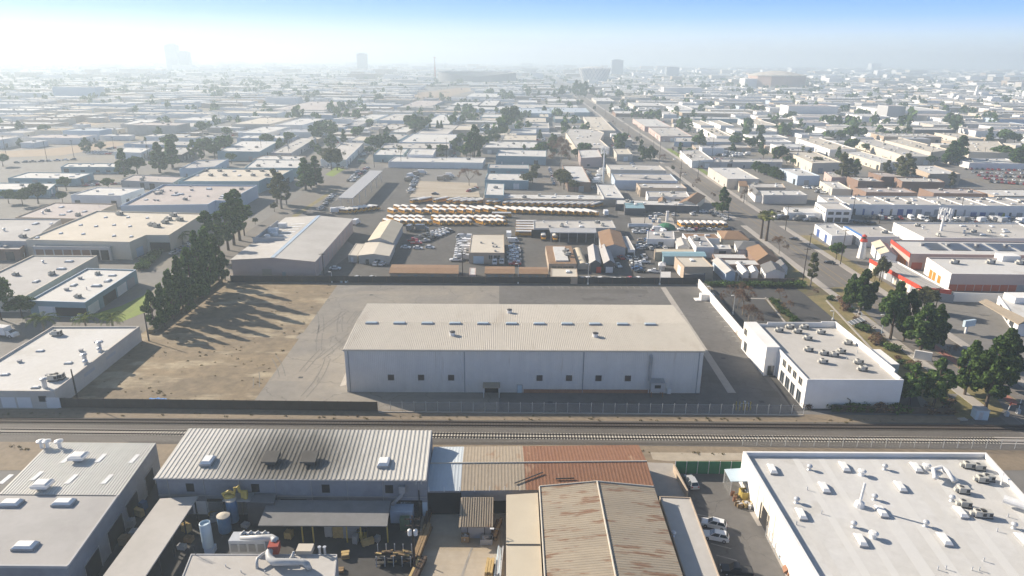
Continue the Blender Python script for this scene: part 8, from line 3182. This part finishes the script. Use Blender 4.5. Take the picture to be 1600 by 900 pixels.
# dry weeds strewn over the bare lot and along the line
rngw = np.random.default_rng(71)
wv = []
for _ in range(420):
 if rngw.random() < .62:
  px, py = rngw.uniform(130, 520), rngw.uniform(446, 632)
  lf_ = 527 - (py - 446) * .72
  if px > lf_ - 4 or px < 345 - (py - 436) * 1.36 + 8:
   continue
 else:
  px, py = rngw.uniform(0, 1500), 0
  py = (646 if rngw.random() < .5 else 699) + px * .009 + rngw.uniform(-3, 4)
 x, y = G(px, py)
 r = rngw.uniform(.1, .38)
 wv.append(leaves([(x, y, r * .5, r), (x + r, y + rngw.uniform(-r, r), r * .4, r * .7)], 26, r * .3, rngw, .6))
o = bpy.data.objects.new('dry_weeds', cards('dry_weeds', np.concatenate(wv), 'leaf_weed'))
C.objects.link(o)
o['kind'] = 'stuff'
o['label'] = 'dry weed tufts scattered on bare ground'

# boats on trailers under covers, fuel island
def hull(x, y, rz, cover):
 cs, sn = math.cos(rz), math.sin(rz)
 q = lambda a, b_, z: (x + a * cs - b_ * sn, y + a * sn + b_ * cs, z)
 o = empty('boat', (x, y, 0))
 st_ = [(-3.2, 1.1, .9), (0, 1.2, .8), (2.0, .85, .85), (3.4, .05, 1.3)]
 mb = MB()
 mt = MB()
 for (a0, w0_, k0), (a1, w1_, k1) in zip(st_, st_[1:]):
  for sg in (1, -1):
   mb.face([q(a0, 0, k0 - .3), q(a1, 0, k1 - .3), q(a1, sg * w1_, 1.9), q(a0, sg * w0_, 1.8)])
  mt.face([q(a0, w0_, 1.8), q(a0, -w0_, 1.8), q(a1, -w1_, 1.9), q(a1, w1_, 1.9)])
 mb.face([q(-3.2, 1.1, 1.8), q(-3.2, -1.1, 1.8), q(-3.2, 0, .6)])
 mt.box((*q(-.4, 0, 0)[:2], 1.85), (2.6, 1.5, .7), rz, 0, taper=.7)
 build('hull', mb, 'wall_white', o)
 build('cover', mt, cover, o)
 mb = MB()
 mb.box((*q(-.3, 0, 0)[:2], .3), (5.5, 1.2, .25), rz)
 build('trailer', mb, 'dark_metal', o)
 return o


for k in range(7):
 px, py = 1206 + k * 11.5, 333.5 + k * .7 + (k % 2) * 2.2
 later(hull(*G(px, py), RJ.uniform(-.4, .1), RJ.choice(['wall_white', 'screen_black', 'wall_blue'])), 'covered boat on trailer', 'in the row below the low white boat shed', 'boat', 'boats by the boat shed', px=px)
for k, (px, py) in enumerate([(1016, 342.5), (1024, 342.5), (1021, 347.5), (1030, 347.5)]):
 x, y = G(px, py)
 fp = empty('fuel_pump', (x, y, 0))
 mb = MB()
 mb.box((x, y, 0), (1.5, 1.0, 1.9))
 build('cabinet', mb, ['plastic_blue', 'wall_white'][k % 2], fp)
 mb = MB()
 mb.box((x, y, 1.9), (1.7, 1.2, .3))
 mb.box((x, y - .55, .9), (.9, .1, .6))
 build('head', mb, 'wall_white', fp)
 later(fp, 'small fuel pump', 'on the pale fuel apron above the yard', 'fuel pump', 'fuel pumps', px=px + k * .01)
wallrun('boundary_wall', 'short cream wall beside the fuel pumps', (1030, 344), (1042, 344.5), 2.2, 'wall_cream', .5, 'wall')
x, y = G(1042, 346)
mb = MB()
mb.box((x, y, 0), (1.4, 1.0, 5.5), 0, 0, taper=.9)
mb.box((x, y, 5.5), (1.7, 1.2, .3))
tag(build('pylon', mb, 'wall_white'), 'white square pylon standing at the end of the cream wall', 'pylon')

# more of the clutter in the shaded works yard
for k, (px, py) in enumerate([(424, 800), (436, 799)]):
 x, y = G(px, py)
 mb = MB()
 mb.lathe((x, y, 2.6), [(.6, 0), (.75, .3), (.75, 1.4), (.3, 1.8)], 12)
 mb.box((x, y, 0), (1.0, 1.0, 2.6))
 tag(build('hopper', mb, 'galv'), ['left', 'right'][k] + ' pale round hopper at the upper left corner of the dark canopy', 'hopper')
x, y = G(629, 812)
mb = MB()
mb.box((x, y, .1), (4.2, 2.4, 2.6))
mb.box((x, y, 2.7), (4.3, 2.5, .12))
for k in range(8):
 mb.box((x - 1.9 + k * .54, y - 1.22, .2), (.12, .06, 2.4))
tag(build('container', mb, 'wall_blue'), 'dull blue container right of the dark canopy in shade', 'container')
x, y = G(633, 826)
mb = MB()
mb.box((x, y, 0), (1.7, 1.2, 2.4))
mb.box((x, y - .62, .3), (.06, .06, 1.8))
mb.box((x, y, 2.4), (1.8, 1.3, .1))
tag(build('cabinet', mb, 'leaf_paint'), 'dull green double cabinet below the blue container', 'cabinet')
bin_('scrap_bin', 'dark scrap bin beside the blue tanks', 340, 812, (2.4, 1.6, 1.1), 'grey_metal', .3)
for k, (px, py) in enumerate([(322, 800), (333, 806), (384, 823), (400, 815), (296, 846), (285, 858), (292, 830), (452, 840), (556, 848), (590, 846), (575, 851), (218, 806), (206, 822), (212, 834), (196, 850), (225, 795)]):
 x, y = G(px, py)
 mb = MB()
 sx, sy, sz = RJ.uniform(.9, 2.2), RJ.uniform(.8, 1.5), RJ.uniform(.6, 1.6)
 a_ = RJ.uniform(-.5, .5)
 mb.box((x, y, .14), (sx, sy, sz), a_)
 for j in (-1, 0, 1):
  mb.box((x + j * sx * .38 * math.cos(a_), y + j * sx * .38 * math.sin(a_), 0.03), (.12, sy, .11), a_)
  mb.box((x + j * sx * .38 * math.cos(a_), y + j * sx * .38 * math.sin(a_), .14 + sz), (.14, sy * 1.02, .08), a_)
 later(build('crate', mb, RJ.choice(['wood', 'wood_dark', 'grey_metal', 'wall_grey', 'plastic_blue', 'wood_yellow'])), 'shaded goods crate', 'standing in the dark works yard', 'crate', 'crates in the works yard', px=px)
row(1064, 384, 1108, 379, 7, 90, 'between the yard cottages', 'cars between the cottages')
row(1196, 398, 1236, 432, 9, 60, 'in the driveways along the boulevard', 'cars in the driveways')
row(1212, 342, 1290, 347, 10, 10, 'on the dark corner plot below the boats', 'vehicles on the corner plot', ('truck', 'van', 'pickup'), ['car_black', 'car_grey', 'car_white'])
row(985, 396, 1000, 428, 8, 0, 'right of the dark gabled sheds', 'cars right of the sheds')
row(905, 438, 1010, 439.5, 14, 20, 'just behind the black fence, lower right of the yard', 'cars behind the fence')
row(500, 330, 520, 306, 8, 60, 'on the left side street kerb', 'cars on the left street')
row(560, 268, 545, 285, 6, 60, 'beside the upper end of the canopy', 'cars at the canopy end')
row(900, 292, 960, 300, 12, 80, 'below the overhang shop', 'cars below the overhang shop')
row(1110, 330, 1140, 345, 6, 40, 'behind the tall dark boulevard tree', 'cars behind the boulevard tree')
row(1440, 346, 1640, 350, 24, 20, 'in the second line below the blue door units', 'second line below the units', ('sedan', 'suv', 'pickup', 'truck'))
row(1268, 300, 1300, 303, 7, 70, 'in the yard before the brown units', 'cars before the brown units')
row(1040, 312, 1050, 330, 5, 0, 'beside the tall gabled house', 'cars by the gabled house')
row(40, 428, 120, 405, 6, 60, 'beside the far left loading dock', 'cars by the loading dock')
row(270, 398, 300, 382, 7, 60, 'beside the cream warehouse loading bay', 'cars by the cream warehouse')
row(500, 262, 545, 264, 7, 80, 'along the corner lawn', 'cars along the corner lawn')
row(300, 305, 330, 292, 5, 60, 'near the pinkish grey roof', 'cars near the pinkish roof')
row(1130, 262, 1160, 268, 5, 50, 'behind the white bayed building', 'cars behind the bayed building')
# fork-lift truck by the pallets
x, y = G(566, 842)
fl = tag(empty('forklift', (x, y, 0)), 'small yellow forklift parked in shade before the dark canopy', 'forklift')
mb = MB()
mb.box((x, y, .35), (1.9, 1.1, .8))
mb.box((x - .6, y, 1.15), (.7, 1.1, .35))
build('body', mb, 'machine_yellow', fl)
mb = MB()
for a_ in (-.7, .45):
 for c_ in (-.5, .5):
  mb.box((x + a_, y + c_, 1.1), (.08, .08, 1.1))
mb.box((x - .1, y, 2.2), (1.4, 1.15, .08))
build('cab_guard', mb, 'dark_metal', fl)
mb = MB()
for c_ in (-.3, .3):
 mb.box((x + 1.05, y + c_, .1), (.12, .1, 2.3))
 mb.box((x + 1.6, y + c_, .1), (1.1, .12, .06))
build('mast', mb, 'dark_metal', fl)
for a_ in (-.6, .6):
 for c_ in (-.55, .55):
  c = bpy.data.objects.new('wheel', WH)
  C.objects.link(c)
  c.parent = fl
  c.location = (a_, c_, .34)
# weathered utility wires strung between the boulevard poles
def wire(name, label, pts, sag=1.2):
 mb = MB()
 for a_, b_ in zip(pts, pts[1:]):
  a_, b_ = Vector(a_), Vector(b_)
  q_ = []
  for k in range(9):
   t = k / 8
   p_ = a_.lerp(b_, t)
   p_.z -= sag * 4 * t * (1 - t)
   q_.append(p_)
  mb.tube(q_, .035, 3, cap=False)
 tag(build(name, mb, 'dark_metal'), label, 'wire')


BP = []
for a in [(1162, 317, 291), (1227, 360, 321), (1313, 413, 358), (1374, 439, 399), (1462, 481, 448)]:
 x, y = G(a[0], a[1])
 BP.append((x, y, height_to(a[0], a[1], a[2]) - .5))
wire('power_line', 'upper power line strung along the right side of the boulevard', [(x - 1.1, y, z) for x, y, z in BP])
wire('power_line', 'second power line hung beside the upper one on the right poles', [(x + 1.1, y, z) for x, y, z in BP])
# ================================================================== landmarks on the horizon
def tower(name, label, px, w, by, ty, mat, cat='tower block'):
 x, y = G(px, by)
 h = height_to(px, by, ty)
 d = math.hypot(x, y)
 ww = w * d / FPX
 t = tag(empty(name, (x, y, 0)), label, cat)
 mb = MB()
 mb.box((x, y, 0), (ww, ww * .7, h))
 build('shaft', mb, mat, t)
 n = max(5, int(h / 6))
 for k in range(n):
  mb = MB()
  mb.box((x, y - ww * .35 - .15, (k + .3) * h / n), (ww * .94, .3, h / n * .45))
  build('window_band', mb, 'tower_glass', t)
 mb = MB()
 mb.box((x, y, h), (ww * .6, ww * .4, h * .05))
 build('roof_house', mb, mat, t)
 reserve([(x - ww, y - ww), (x + ww, y - ww), (x + ww, y + ww), (x - ww, y + ww)])
 return t


tower('tower_block', 'tallest faint tower block in the white haze at left', 273, 15, 110, 70, 'wall_grey')
tower('tower_block', 'lower faint tower block right beside the tallest hazy one', 291, 14, 110, 81, 'wall_grey')
tower('tower_block', 'faint slim tower block left of the red mast', 567, 14, 112, 84, 'wall_sand')
tower('tower_block', 'grey office tower standing behind the white arena', 963, 17, 118, 94, 'tower_glass')
tower('office_block', 'dark broad office block right of the white arena', 1049, 18, 121, 105, 'tower_glass', 'office')
tower('tower_block', 'pale blank tower on the right skyline', 1365, 13, 112, 99, 'wall_white')
# red mast
x, y = G(680, 125)
h = height_to(680, 125, 88)
rm = tag(empty('mast', (x, y, 0)), 'tall slim red and white mast on the skyline left of the stadium', 'mast')
mb = MB()
mb.tube([(x, y, 0), (x, y, h * .55)], [4.2, 2.4], 6)
build('lower_mast', mb, 'red_paint', rm)
mb = MB()
mb.tube([(x, y, h * .55), (x, y, h)], [2.2, .8], 6)
build('upper_mast', mb, 'hall_brown', rm)
mb = MB()
mb.box((x, y, h * .93), (10, 2, 2.2))
build('crossarm', mb, 'hall_brown', rm)
# stadium: raked open bowl
x, y = G(746, 128)
d = math.hypot(x, y)
st = tag(empty('stadium', (x, y, 0)), 'broad grey open stadium bowl on the hazy skyline', 'stadium')
Rx = 58 * d / FPX
hs = 34
mb = MB()
N_ = 40
for i in range(N_):
 a0, a1 = 2 * pi * i / N_, 2 * pi * (i + 1) / N_
 hf = lambda a: hs * (.62 + .38 * (abs(math.cos(a)) if math.sin(a) < 0 else 1))
 for (r0a, r1a, z0a, z1a) in ((1.0, 1.0, 0, 1), (1.0, .6, 1, .15)):
  p = lambda a, r, zf: (x + Rx * r * math.cos(a), y + Rx * .75 * r * math.sin(a), hf(a) * zf)
  mb.face([p(a0, r0a, z0a), p(a1, r0a, z0a), p(a1, r1a, z1a), p(a0, r1a, z1a)])
build('bowl', mb, 'roof_dark', st)
for sg in (-.75, -.3, .3, .75):
 mb = MB()
 mb.box((x + sg * Rx, y + Rx * .5, hs), (Rx * .22, 4, 4))
 build('roof_panel', mb, 'wall_white', st)
reserve([(x - Rx, y - Rx), (x + Rx, y - Rx), (x + Rx, y + Rx), (x - Rx, y + Rx)])
# oval white arena with a lattice facade
x, y = G(928, 129)
d = math.hypot(x, y)
ar_ = tag(empty('arena', (x, y, 0)), 'white oval arena with diamond lattice walls flaring outward', 'arena')
Rx = 24 * d / FPX
ha = height_to(928, 129, 107)
mb = MB()
N_ = 48
pts_ = lambda a, t: (x + Rx * (.72 + .28 * t) * math.cos(a), y + Rx * .7 * (.72 + .28 * t) * math.sin(a), ha * t)
for i in range(N_):
 a0, a1 = 2 * pi * i / N_, 2 * pi * (i + 1) / N_
 mb.face([pts_(a0, 0), pts_(a1, 0), pts_(a1, 1), pts_(a0, 1)])
build('wall', mb, 'wall_white', ar_)
mb = MB()
for i in range(N_):
 a0, a1 = 2 * pi * i / N_, 2 * pi * (i + 1) / N_
 for j in range(4):
  t0, t1 = j / 4, (j + 1) / 4
  aa, ab = (a0, a1) if (i + j) % 2 else (a1, a0)
  q0, q1 = Vector(pts_(aa, t0)), Vector(pts_(ab, t1))
  ax = Vector((math.cos(aa), math.sin(aa), 0)) * 1.2
  up_ = Vector((0, 0, 2.2))
  mb.face([q0 + ax, q1 + ax, q1 + ax + up_, q0 + ax + up_])
build('lattice', mb, 'tower_glass', ar_)
mb = MB()
for i in range(N_):
 a0, a1 = 2 * pi * i / N_, 2 * pi * (i + 1) / N_
 p0, p1 = pts_(a0, 1), pts_(a1, 1)
 mb.face([p0, p1, (x + (p1[0] - x) * .5, y + (p1[1] - y) * .5, ha * 1.12), (x + (p0[0] - x) * .5, y + (p0[1] - y) * .5, ha * 1.12)])
 mb.face([(x + (p0[0] - x) * .5, y + (p0[1] - y) * .5, ha * 1.12), (x + (p1[0] - x) * .5, y + (p1[1] - y) * .5, ha * 1.12), (x, y, ha * 1.15)])
build('roof', mb, 'roof_white', ar_)
reserve([(x - Rx, y - Rx), (x + Rx, y - Rx), (x + Rx, y + Rx), (x - Rx, y + Rx)])
# brown exhibition hall
x, y = G(1228, 139)
d = math.hypot(x, y)
hw = 40 * d / FPX
hh = height_to(1228, 139, 119)
hb = tag(empty('hall', (x, y, 0)), 'large brown box hall with pale shallow roof on the right skyline', 'hall')
mb = MB()
mb.lathe((x, y + hw, 0), [(hw, 0), (hw, hh), (hw * .97, hh)], 12)
build('wall', mb, 'hall_brown', hb)
mb = MB()
mb.lathe((x, y + hw, hh), [(hw * 1.02, -1), (hw * 1.02, 1.5), (hw * .6, 9), (hw * .25, 13), (1, 14)], 12)
build('roof', mb, 'roof_cream', hb)
mb = MB()
mb.box((x - hw * 1.05, y + hw * .8, 0), (hw * .5, hw * .6, hh * .75))
build('wing', mb, 'wall_white', hb)
reserve([(x - hw * 1.3, y), (x + hw, y), (x + hw, y + hw * 2), (x - hw * 1.3, y + hw * 2)])
# white mid-rise with red sign, obelisk, white castle-like block
x, y = G(1266, 178)
hh = height_to(1266, 178, 164)
d = math.hypot(x, y)
ww = 36 * d / FPX
mr = tag(empty('office_building', (x, y, 0)), 'white four storey block with red corner standing above the right warehouses', 'office')
mb = MB()
mb.box((x - ww * .2, y, 0), (ww * 1.2, ww * .6, hh))
build('wall', mb, 'wall_white', mr)
mb = MB()
mb.box((x + ww * .5, y, 0), (ww * .22, ww * .62, hh * 1.05))
build('corner_tower', mb, 'hall_brown', mr)
mb = MB()
mb.box((x + ww * .5, y - ww * .33, hh * .8), (ww * .2, .6, hh * .22))
build('red_sign', mb, 'red_paint', mr)
for k in range(3):
 for j in range(8):
  mb = MB()
  mb.box((x - ww * .72 + j * ww * .15, y - ww * .3 - .15, hh * (.12 + k * .3)), (ww * .08, .3, hh * .12))
  build('window', mb, 'glass', mr)
reserve([(x - ww, y - ww * .4), (x + ww, y - ww * .4), (x + ww, y + ww * .4), (x - ww, y + ww * .4)])
x, y = G(1524, 153)
mb = MB()
h = height_to(1524, 153, 134)
mb.box((x, y, 0), (9, 9, h), 0, taper=.35)
tag(build('spire', mb, 'wall_white'), 'slender white spire above the far right rooftops', 'spire')
for px, w, by, ty, lb in ((1489, 10, 158, 146, 'white rounded block left of the white spire'), (1535, 14, 153, 144, 'white stepped block right behind the white spire'), (1550, 16, 163, 151, 'larger white block right of the white spire'), (1497, 8, 160, 149, 'small white block touching the rounded one by the spire')):
 x, y = G(px, by)
 d = math.hypot(x, y)
 ww = w * d / FPX
 h = height_to(px, by, ty)
 mb = MB()
 mb.box((x, y, 0), (ww, ww, h * .7))
 mb.box((x, y, h * .7), (ww * .6, ww * .6, h * .3))
 tag(build('white_block', mb, 'wall_white'), lb, 'building')

# ================================================================== the rest of the city, back to the horizon
RF = random.Random(31)
gv = Vector((0.045, 1.0)).normalized()
gu = Vector((gv.y, -gv.x))
far_b = []
blv_dir = bd


def on_road(x, y, m=14):
 q_ = Vector((x, y)) - kB
 o_ = q_.dot(bn)
 return -24 - m < o_ < 7 + m


for f_ in ([(-60, 248), (95, 243), (205, 225), (175, 221), (70, 233), (-60, 240)],):
 reserve([G(*p_) for p_ in f_])
cells = []
y = 560.0
while y < 6200:
 step = 34 + y * .012
 span = .80 * y + 60
 x = -span
 while x < span:
  w = RF.uniform(26, 92) * (1 + y / 9000)
  dpt = RF.uniform(.5, .82) * step
  if RF.random() < .88:
   cells.append((x + w / 2, y + RF.uniform(-3, 3), w * .86, dpt))
  x += w + RF.uniform(3, 10) + (22 if RF.random() < .08 else 0)
 y += step
WALLS = ['wall_white', 'wall_white', 'wall_white', 'wall_sand', 'wall_cream', 'wall_blue', 'wall_grey', 'wall_tan']
ROOFS = ['roof_white', 'roof_white', 'roof_white', 'roof_cream', 'roof_mid', 'roof_pinkgrey', 'roof_grey', 'roof_tanflat', 'roof_greymetal']
count = 0
stuff = MB()
SM = ['wall_white', 'roof_white', 'roof_mid', 'wall_sand', 'wall_tan', 'roof_cream', 'roof_greymetal', 'grey_metal']
for (x, y, w, dp) in cells:
 p = gu * x + gv * y
 px, py = P(p.x, p.y, 0)
 if not (-40 < px < 1640) or on_road(p.x, p.y, w / 2):
  continue
 if any(not free(p.x + sx * w / 2, p.y + sy * dp / 2, 2.5) for sx in (-1, 0, 1) for sy in (-1, 0, 1)):
  continue
 # open fields stay open
 if 640 < px < 760 and 136 < py < 158:
  continue
 h = RF.uniform(4.5, 8.5) * (1.0 if RF.random() < (.98 if y < 2300 else .84) else RF.uniform(1.6, 2.4 + y / 2500))
 pts = [tuple(p - gu * w / 2 - gv * dp / 2), tuple(p + gu * w / 2 - gv * dp / 2), tuple(p + gu * w / 2 + gv * dp / 2), tuple(p - gu * w / 2 + gv * dp / 2)]
 if count < 172:
  wl, rf_ = RF.choice(WALLS), RF.choice(ROOFS)
  b = building('warehouse' if h < 10 else 'office_building', f'{WN[wl]} {"warehouse" if h < 10 else "office"} with {RN[rf_]} roof', pts, h, wl, rf_, .5, cat='warehouse' if h < 10 else 'office', world=True, zone=zone_of(px, py))
  if y < 1500:
   deco(b, RF, 4, False, y < 800)
  count += 1
 else:
  reserve(pts)
  wl = RF.choice([0, 0, 3, 4])
  stuff.prism(pts, 0, h, wl, RF.choice([1, 1, 1, 2, 2, 5, 6]))
  if y < 2600:
   for _ in range(3):
    q_ = p + gu * w * RF.uniform(-.4, .4) + gv * dp * RF.uniform(-.35, .35)
    stuff.box((q_.x, q_.y, h), (RF.uniform(1.5, 4), RF.uniform(1.5, 3), RF.uniform(.8, 1.8)), 0, RF.choice([2, 7, 0]))
for _ in range(2600):
 y = 640 + 2600 * RF.random() ** 1.2
 p = gu * (RF.uniform(-1, 1) * .79 * y) + gv * y
 w, dp = RF.uniform(12, 34), RF.uniform(9, 20)
 px, py = P(p.x, p.y, 0)
 if not (-30 < px < 1630) or on_road(p.x, p.y, w / 2) or any(not free(p.x + sx * w / 2, p.y + sy * dp / 2, 2) for sx in (-1, 0, 1) for sy in (-1, 0, 1)):
  continue
 if 640 < px < 760 and 136 < py < 158:
  continue
 pts = [tuple(p + gu * a_ * w / 2 + gv * b_ * dp / 2) for a_, b_ in ((-1, -1), (1, -1), (1, 1), (-1, 1))]
 reserve(pts)
 h = RF.uniform(3.5, 7)
 stuff.prism(pts, 0, h, RF.choice([0, 0, 3, 4]), RF.choice([1, 1, 2, 5, 6]))
 stuff.box((p.x, p.y, h), (2.4, 1.8, 1.2), 0, 7)
o = build('distant_buildings', stuff, SM)
o['kind'] = 'stuff'
o['label'] = 'mass of pale far-off buildings fading into haze'

# far parked vehicles: nobody could count these specks
vm = MB()
for _ in range(420):
 y = 600 + 1900 * RF.random() ** 1.3
 x = RF.uniform(-1, 1) * .78 * y
 p = gu * x + gv * y
 a_ = RF.choice([0, pi / 2])
 for k in range(RF.randint(3, 9)):
  q_ = p + (gu if a_ else gv) * k * 2.9
  if on_road(q_.x, q_.y, -8) or not free(q_.x, q_.y, 2.5):
   continue
  m_ = RF.choice([0, 0, 0, 1, 2, 3])
  vm.box((q_.x, q_.y, .3), (4.4, 1.8, .75), a_, m_)
  vm.box((q_.x, q_.y, 1.05), (2.5, 1.6, .55), a_, 4, m_, taper=.8)
o = build('distant_vehicles', vm, ['car_white', 'car_silver', 'car_black', 'car_red', 'glass'])
o['kind'] = 'stuff'
o['label'] = 'specks of far-off parked vehicles between warehouses'

# far trees: singles, then one mass
cand = []
for _ in range(7500):
 yy_ = y = 600 + 5400 * RF.random() ** 1.5
 x = RF.uniform(-1, 1) * (.80 * y + 40)
 p = gu * x + gv * y
 px, py = P(p.x, p.y, 0)
 if not (-30 < px < 1630) or on_road(p.x, p.y, 2) or not free(p.x, p.y, 3):
  continue
 if 640 < px < 756 and 137 < py < 157:
  continue
 left_bias = (.3 if yy_ < 1300 else .9) if px < 480 else .6
 if RF.random() > left_bias * (.35 + min(1, y / 2500)):
  continue
 cand.append((y, p.x, p.y, px, py))
cand.sort()
nsolo = 0
tv = []
lo = {k: [t for t in TREE[k]] for k in ('ficus_lo', 'cone_lo', 'round_lo')}
rngf = np.random.default_rng(44)
for (yy, x, y, px, py) in cand:
 h = RF.uniform(7, 15) * (1.25 if RF.random() < .15 else 1)
 if nsolo < 95 and yy < 1500:
  kd = RF.choice(['round_lo', 'round_lo', 'ficus_lo', 'cone_lo'])
  o = tree(kd, x, y, h, 1.25)
  later(o, {'round_lo': 'round', 'ficus_lo': 'dark', 'cone_lo': 'pointed'}[kd] + ' tree', zone_of(px, py), 'tree', 'trees among the far warehouses')
  nsolo += 1
 else:
  k = 22 if yy < 3000 else 12
  r = h * .36
  grow = RF.choice([1, 1, 1, 2, 3])
  for g_ in range(grow):
   ox, oy = RF.uniform(-12, 12) * (g_ > 0), RF.uniform(-12, 12) * (g_ > 0)
   tv.append(leaves([(x + ox, y + oy, h * .55, r * 1.15), (x + ox, y + oy, h * .8, r * .7)], k, r * .5, rngf, 1.1))
me = cards('distant_trees', np.concatenate(tv), 'leaf_mid')
o = bpy.data.objects.new('distant_trees', me)
C.objects.link(o)
o['kind'] = 'stuff'
o['label'] = 'mass of far-off tree crowns between distant buildings'

# ================================================================== labels: number the look-alikes of a place from the left
ORD = ['first', 'second', 'third', 'fourth', 'fifth', 'sixth', 'seventh', 'eighth', 'ninth', 'tenth', 'eleventh', 'twelfth', 'thirteenth', 'fourteenth', 'fifteenth', 'sixteenth', 'seventeenth', 'eighteenth', 'nineteenth', 'twentieth']
TENS = {2: 'twenty', 3: 'thirty', 4: 'forty', 5: 'fifty', 6: 'sixty'}


def ordw(k):
 if k < 20:
  return ORD[k]
 n = k + 1
 t, u = divmod(n, 10)
 if u == 0:
  return TENS[t][:-1] + 'ieth'
 return TENS[t] + '-' + ORD[u - 1]


buckets = {}
for it in PENDING:
 buckets.setdefault((it[1], it[2]), []).append(it)
for (base, zone), its in buckets.items():
 its.sort(key=lambda i: i[3])
 for k, it in enumerate(its):
  o = it[0]
  how = it[4]
  if len(its) == 1:
   lab = f'{base} {zone}'.strip() if zone else base
   if zone and not zone.startswith(('in ', 'on ', 'at ', 'by ', 'along', 'beside', 'before', 'be', 'round', 'packed', 'left of', 'right of', 'among', 'grouped', 'driving', 'under', 'up', 'fronting', 'inside')):
    lab = f'{base}, {zone}'
   elif zone:
    lab = f'only {base} {zone}'
  elif k == 0 and how == 'from the left':
   lab = f'leftmost {base}, {zone}'
  elif k == len(its) - 1 and len(its) > 1 and how == 'from the left':
   lab = f'rightmost {base}, {zone}'
  else:
   lab = f'{base}, {ordw(k)} {how}, {zone}'
   if len(lab.replace('-', ' ').split()) > 16:
    lab = f'{base}, {ordw(k)} {how.replace("the ", "")}, {zone}'
  o['label'] = lab.replace(', ,', ',')
  n = len(lab.split())
  if n > 16 or n < 4:
   print('LABEL', n, lab)

# ================================================================== light, air, sky
SUN_EL = math.radians(26.5)
sd = Vector((-0.868, 0.497, 0)).normalized()      # towards the sun, on the ground
sun_dir = Vector((sd.x * math.cos(SUN_EL), sd.y * math.cos(SUN_EL), math.sin(SUN_EL)))
sl = bpy.data.lights.new('sun', 'SUN')
sl.energy = 5.0
sl.angle = math.radians(0.55)
sl.color = (1.0, 0.88, 0.725)
so = bpy.data.objects.new('sun', sl)
C.objects.link(so)
so.rotation_euler = (-sun_dir).to_track_quat('-Z', 'Y').to_euler()

w = bpy.data.worlds.new('World')
bpy.context.scene.world = w
w.use_nodes = True
nt = w.node_tree
nt.nodes.clear()
wo = nt.nodes.new('ShaderNodeOutputWorld')
bg = nt.nodes.new('ShaderNodeBackground')
sky = nt.nodes.new('ShaderNodeTexSky')
sky.sky_type = 'NISHITA'
sky.sun_disc = False
sky.sun_elevation = SUN_EL
sky.sun_rotation = math.atan2(sun_dir.x, sun_dir.y)
sky.altitude = 85
sky.air_density = 1.0
sky.dust_density = 1.0
sky.ozone_density = 2.0
bg.inputs[1].default_value = 0.058
# the clear blue above the smog layer: a low band of sky, seen just over the horizon, deepens with height
tc = nt.nodes.new('ShaderNodeTexCoord')
sx = nt.nodes.new('ShaderNodeSeparateXYZ')
nt.links.new(tc.outputs['Generated'], sx.inputs[0])
cr_ = nt.nodes.new('ShaderNodeValToRGB')
el = cr_.color_ramp.elements
el[0].position, el[0].color = 0.0, (8.2, 9.0, 9.6, 1)
el[1].position, el[1].color = 1.0, (0.8, 3.8, 13.5, 1)
for p_, c_ in ((0.35, (6.8, 9.2, 12.0, 1)), (0.62, (2.8, 6.4, 13.5, 1))):
 e_ = el.new(p_)
 e_.color = c_
m1 = nt.nodes.new('ShaderNodeMapRange')
m1.inputs[1].default_value = 0.0
m1.inputs[2].default_value = 0.085
nt.links.new(sx.outputs['Z'], m1.inputs[0])
nt.links.new(m1.outputs[0], cr_.inputs[0])
m2 = nt.nodes.new('ShaderNodeMapRange')
m2.inputs[1].default_value = 0.10
m2.inputs[2].default_value = 0.30
m2.inputs[3].default_value = 0.85
m2.inputs[4].default_value = 0.0
nt.links.new(sx.outputs['Z'], m2.inputs[0])
mx = nt.nodes.new('ShaderNodeMix')
mx.data_type = 'RGBA'
nt.links.new(m2.outputs[0], mx.inputs[0])
nt.links.new(sky.outputs[0], mx.inputs[6])
nt.links.new(cr_.outputs[0], mx.inputs[7])
nt.links.new(mx.outputs[2], bg.inputs[0])
nt.links.new(bg.outputs[0], wo.inputs[0])

HX0, HX1, HY0, HY1, HZ0, HZ1 = -7700, 7700, -290, 9200, -1.0, 165.0
hb_ = MB()
hb_.box(((HX0 + HX1) / 2, (HY0 + HY1) / 2, HZ0), (HX1 - HX0, HY1 - HY0, HZ1 - HZ0))
hm = bpy.data.materials.new('haze')
hm.use_nodes = True
nt = hm.node_tree
nt.nodes.clear()
ho = nt.nodes.new('ShaderNodeOutputMaterial')
pv = nt.nodes.new('ShaderNodeVolumePrincipled')
pv.inputs['Color'].default_value = (0.68, 0.80, 0.88, 1)
pv.inputs['Density'].default_value = 0.00036
pv.inputs['Anisotropy'].default_value = 0.27
nt.links.new(pv.outputs[0], ho.inputs['Volume'])
MATS['haze'] = hm
haze = build('haze', hb_, 'haze')
haze['kind'] = 'stuff'
haze['label'] = 'pale haze thickening toward the horizon'

sc = bpy.context.scene
sc.view_settings.view_transform = 'Standard'
sc.view_settings.look = 'None'
sc.view_settings.gamma = 1
sc.view_settings.exposure = 0.92
sc.view_settings.use_curve_mapping = False
cy = sc.cycles
cy.max_bounces = 6
cy.diffuse_bounces = 3
cy.glossy_bounces = 2
cy.transmission_bounces = 2
cy.transparent_max_bounces = 8
cy.volume_bounces = 1
cy.caustics_reflective = False
cy.caustics_refractive = False
cy.use_adaptive_sampling = True
cy.adaptive_threshold = 0.02
cy.use_denoising = True
try:
 cy.denoiser = 'OPENIMAGEDENOISE'
except Exception:
 pass
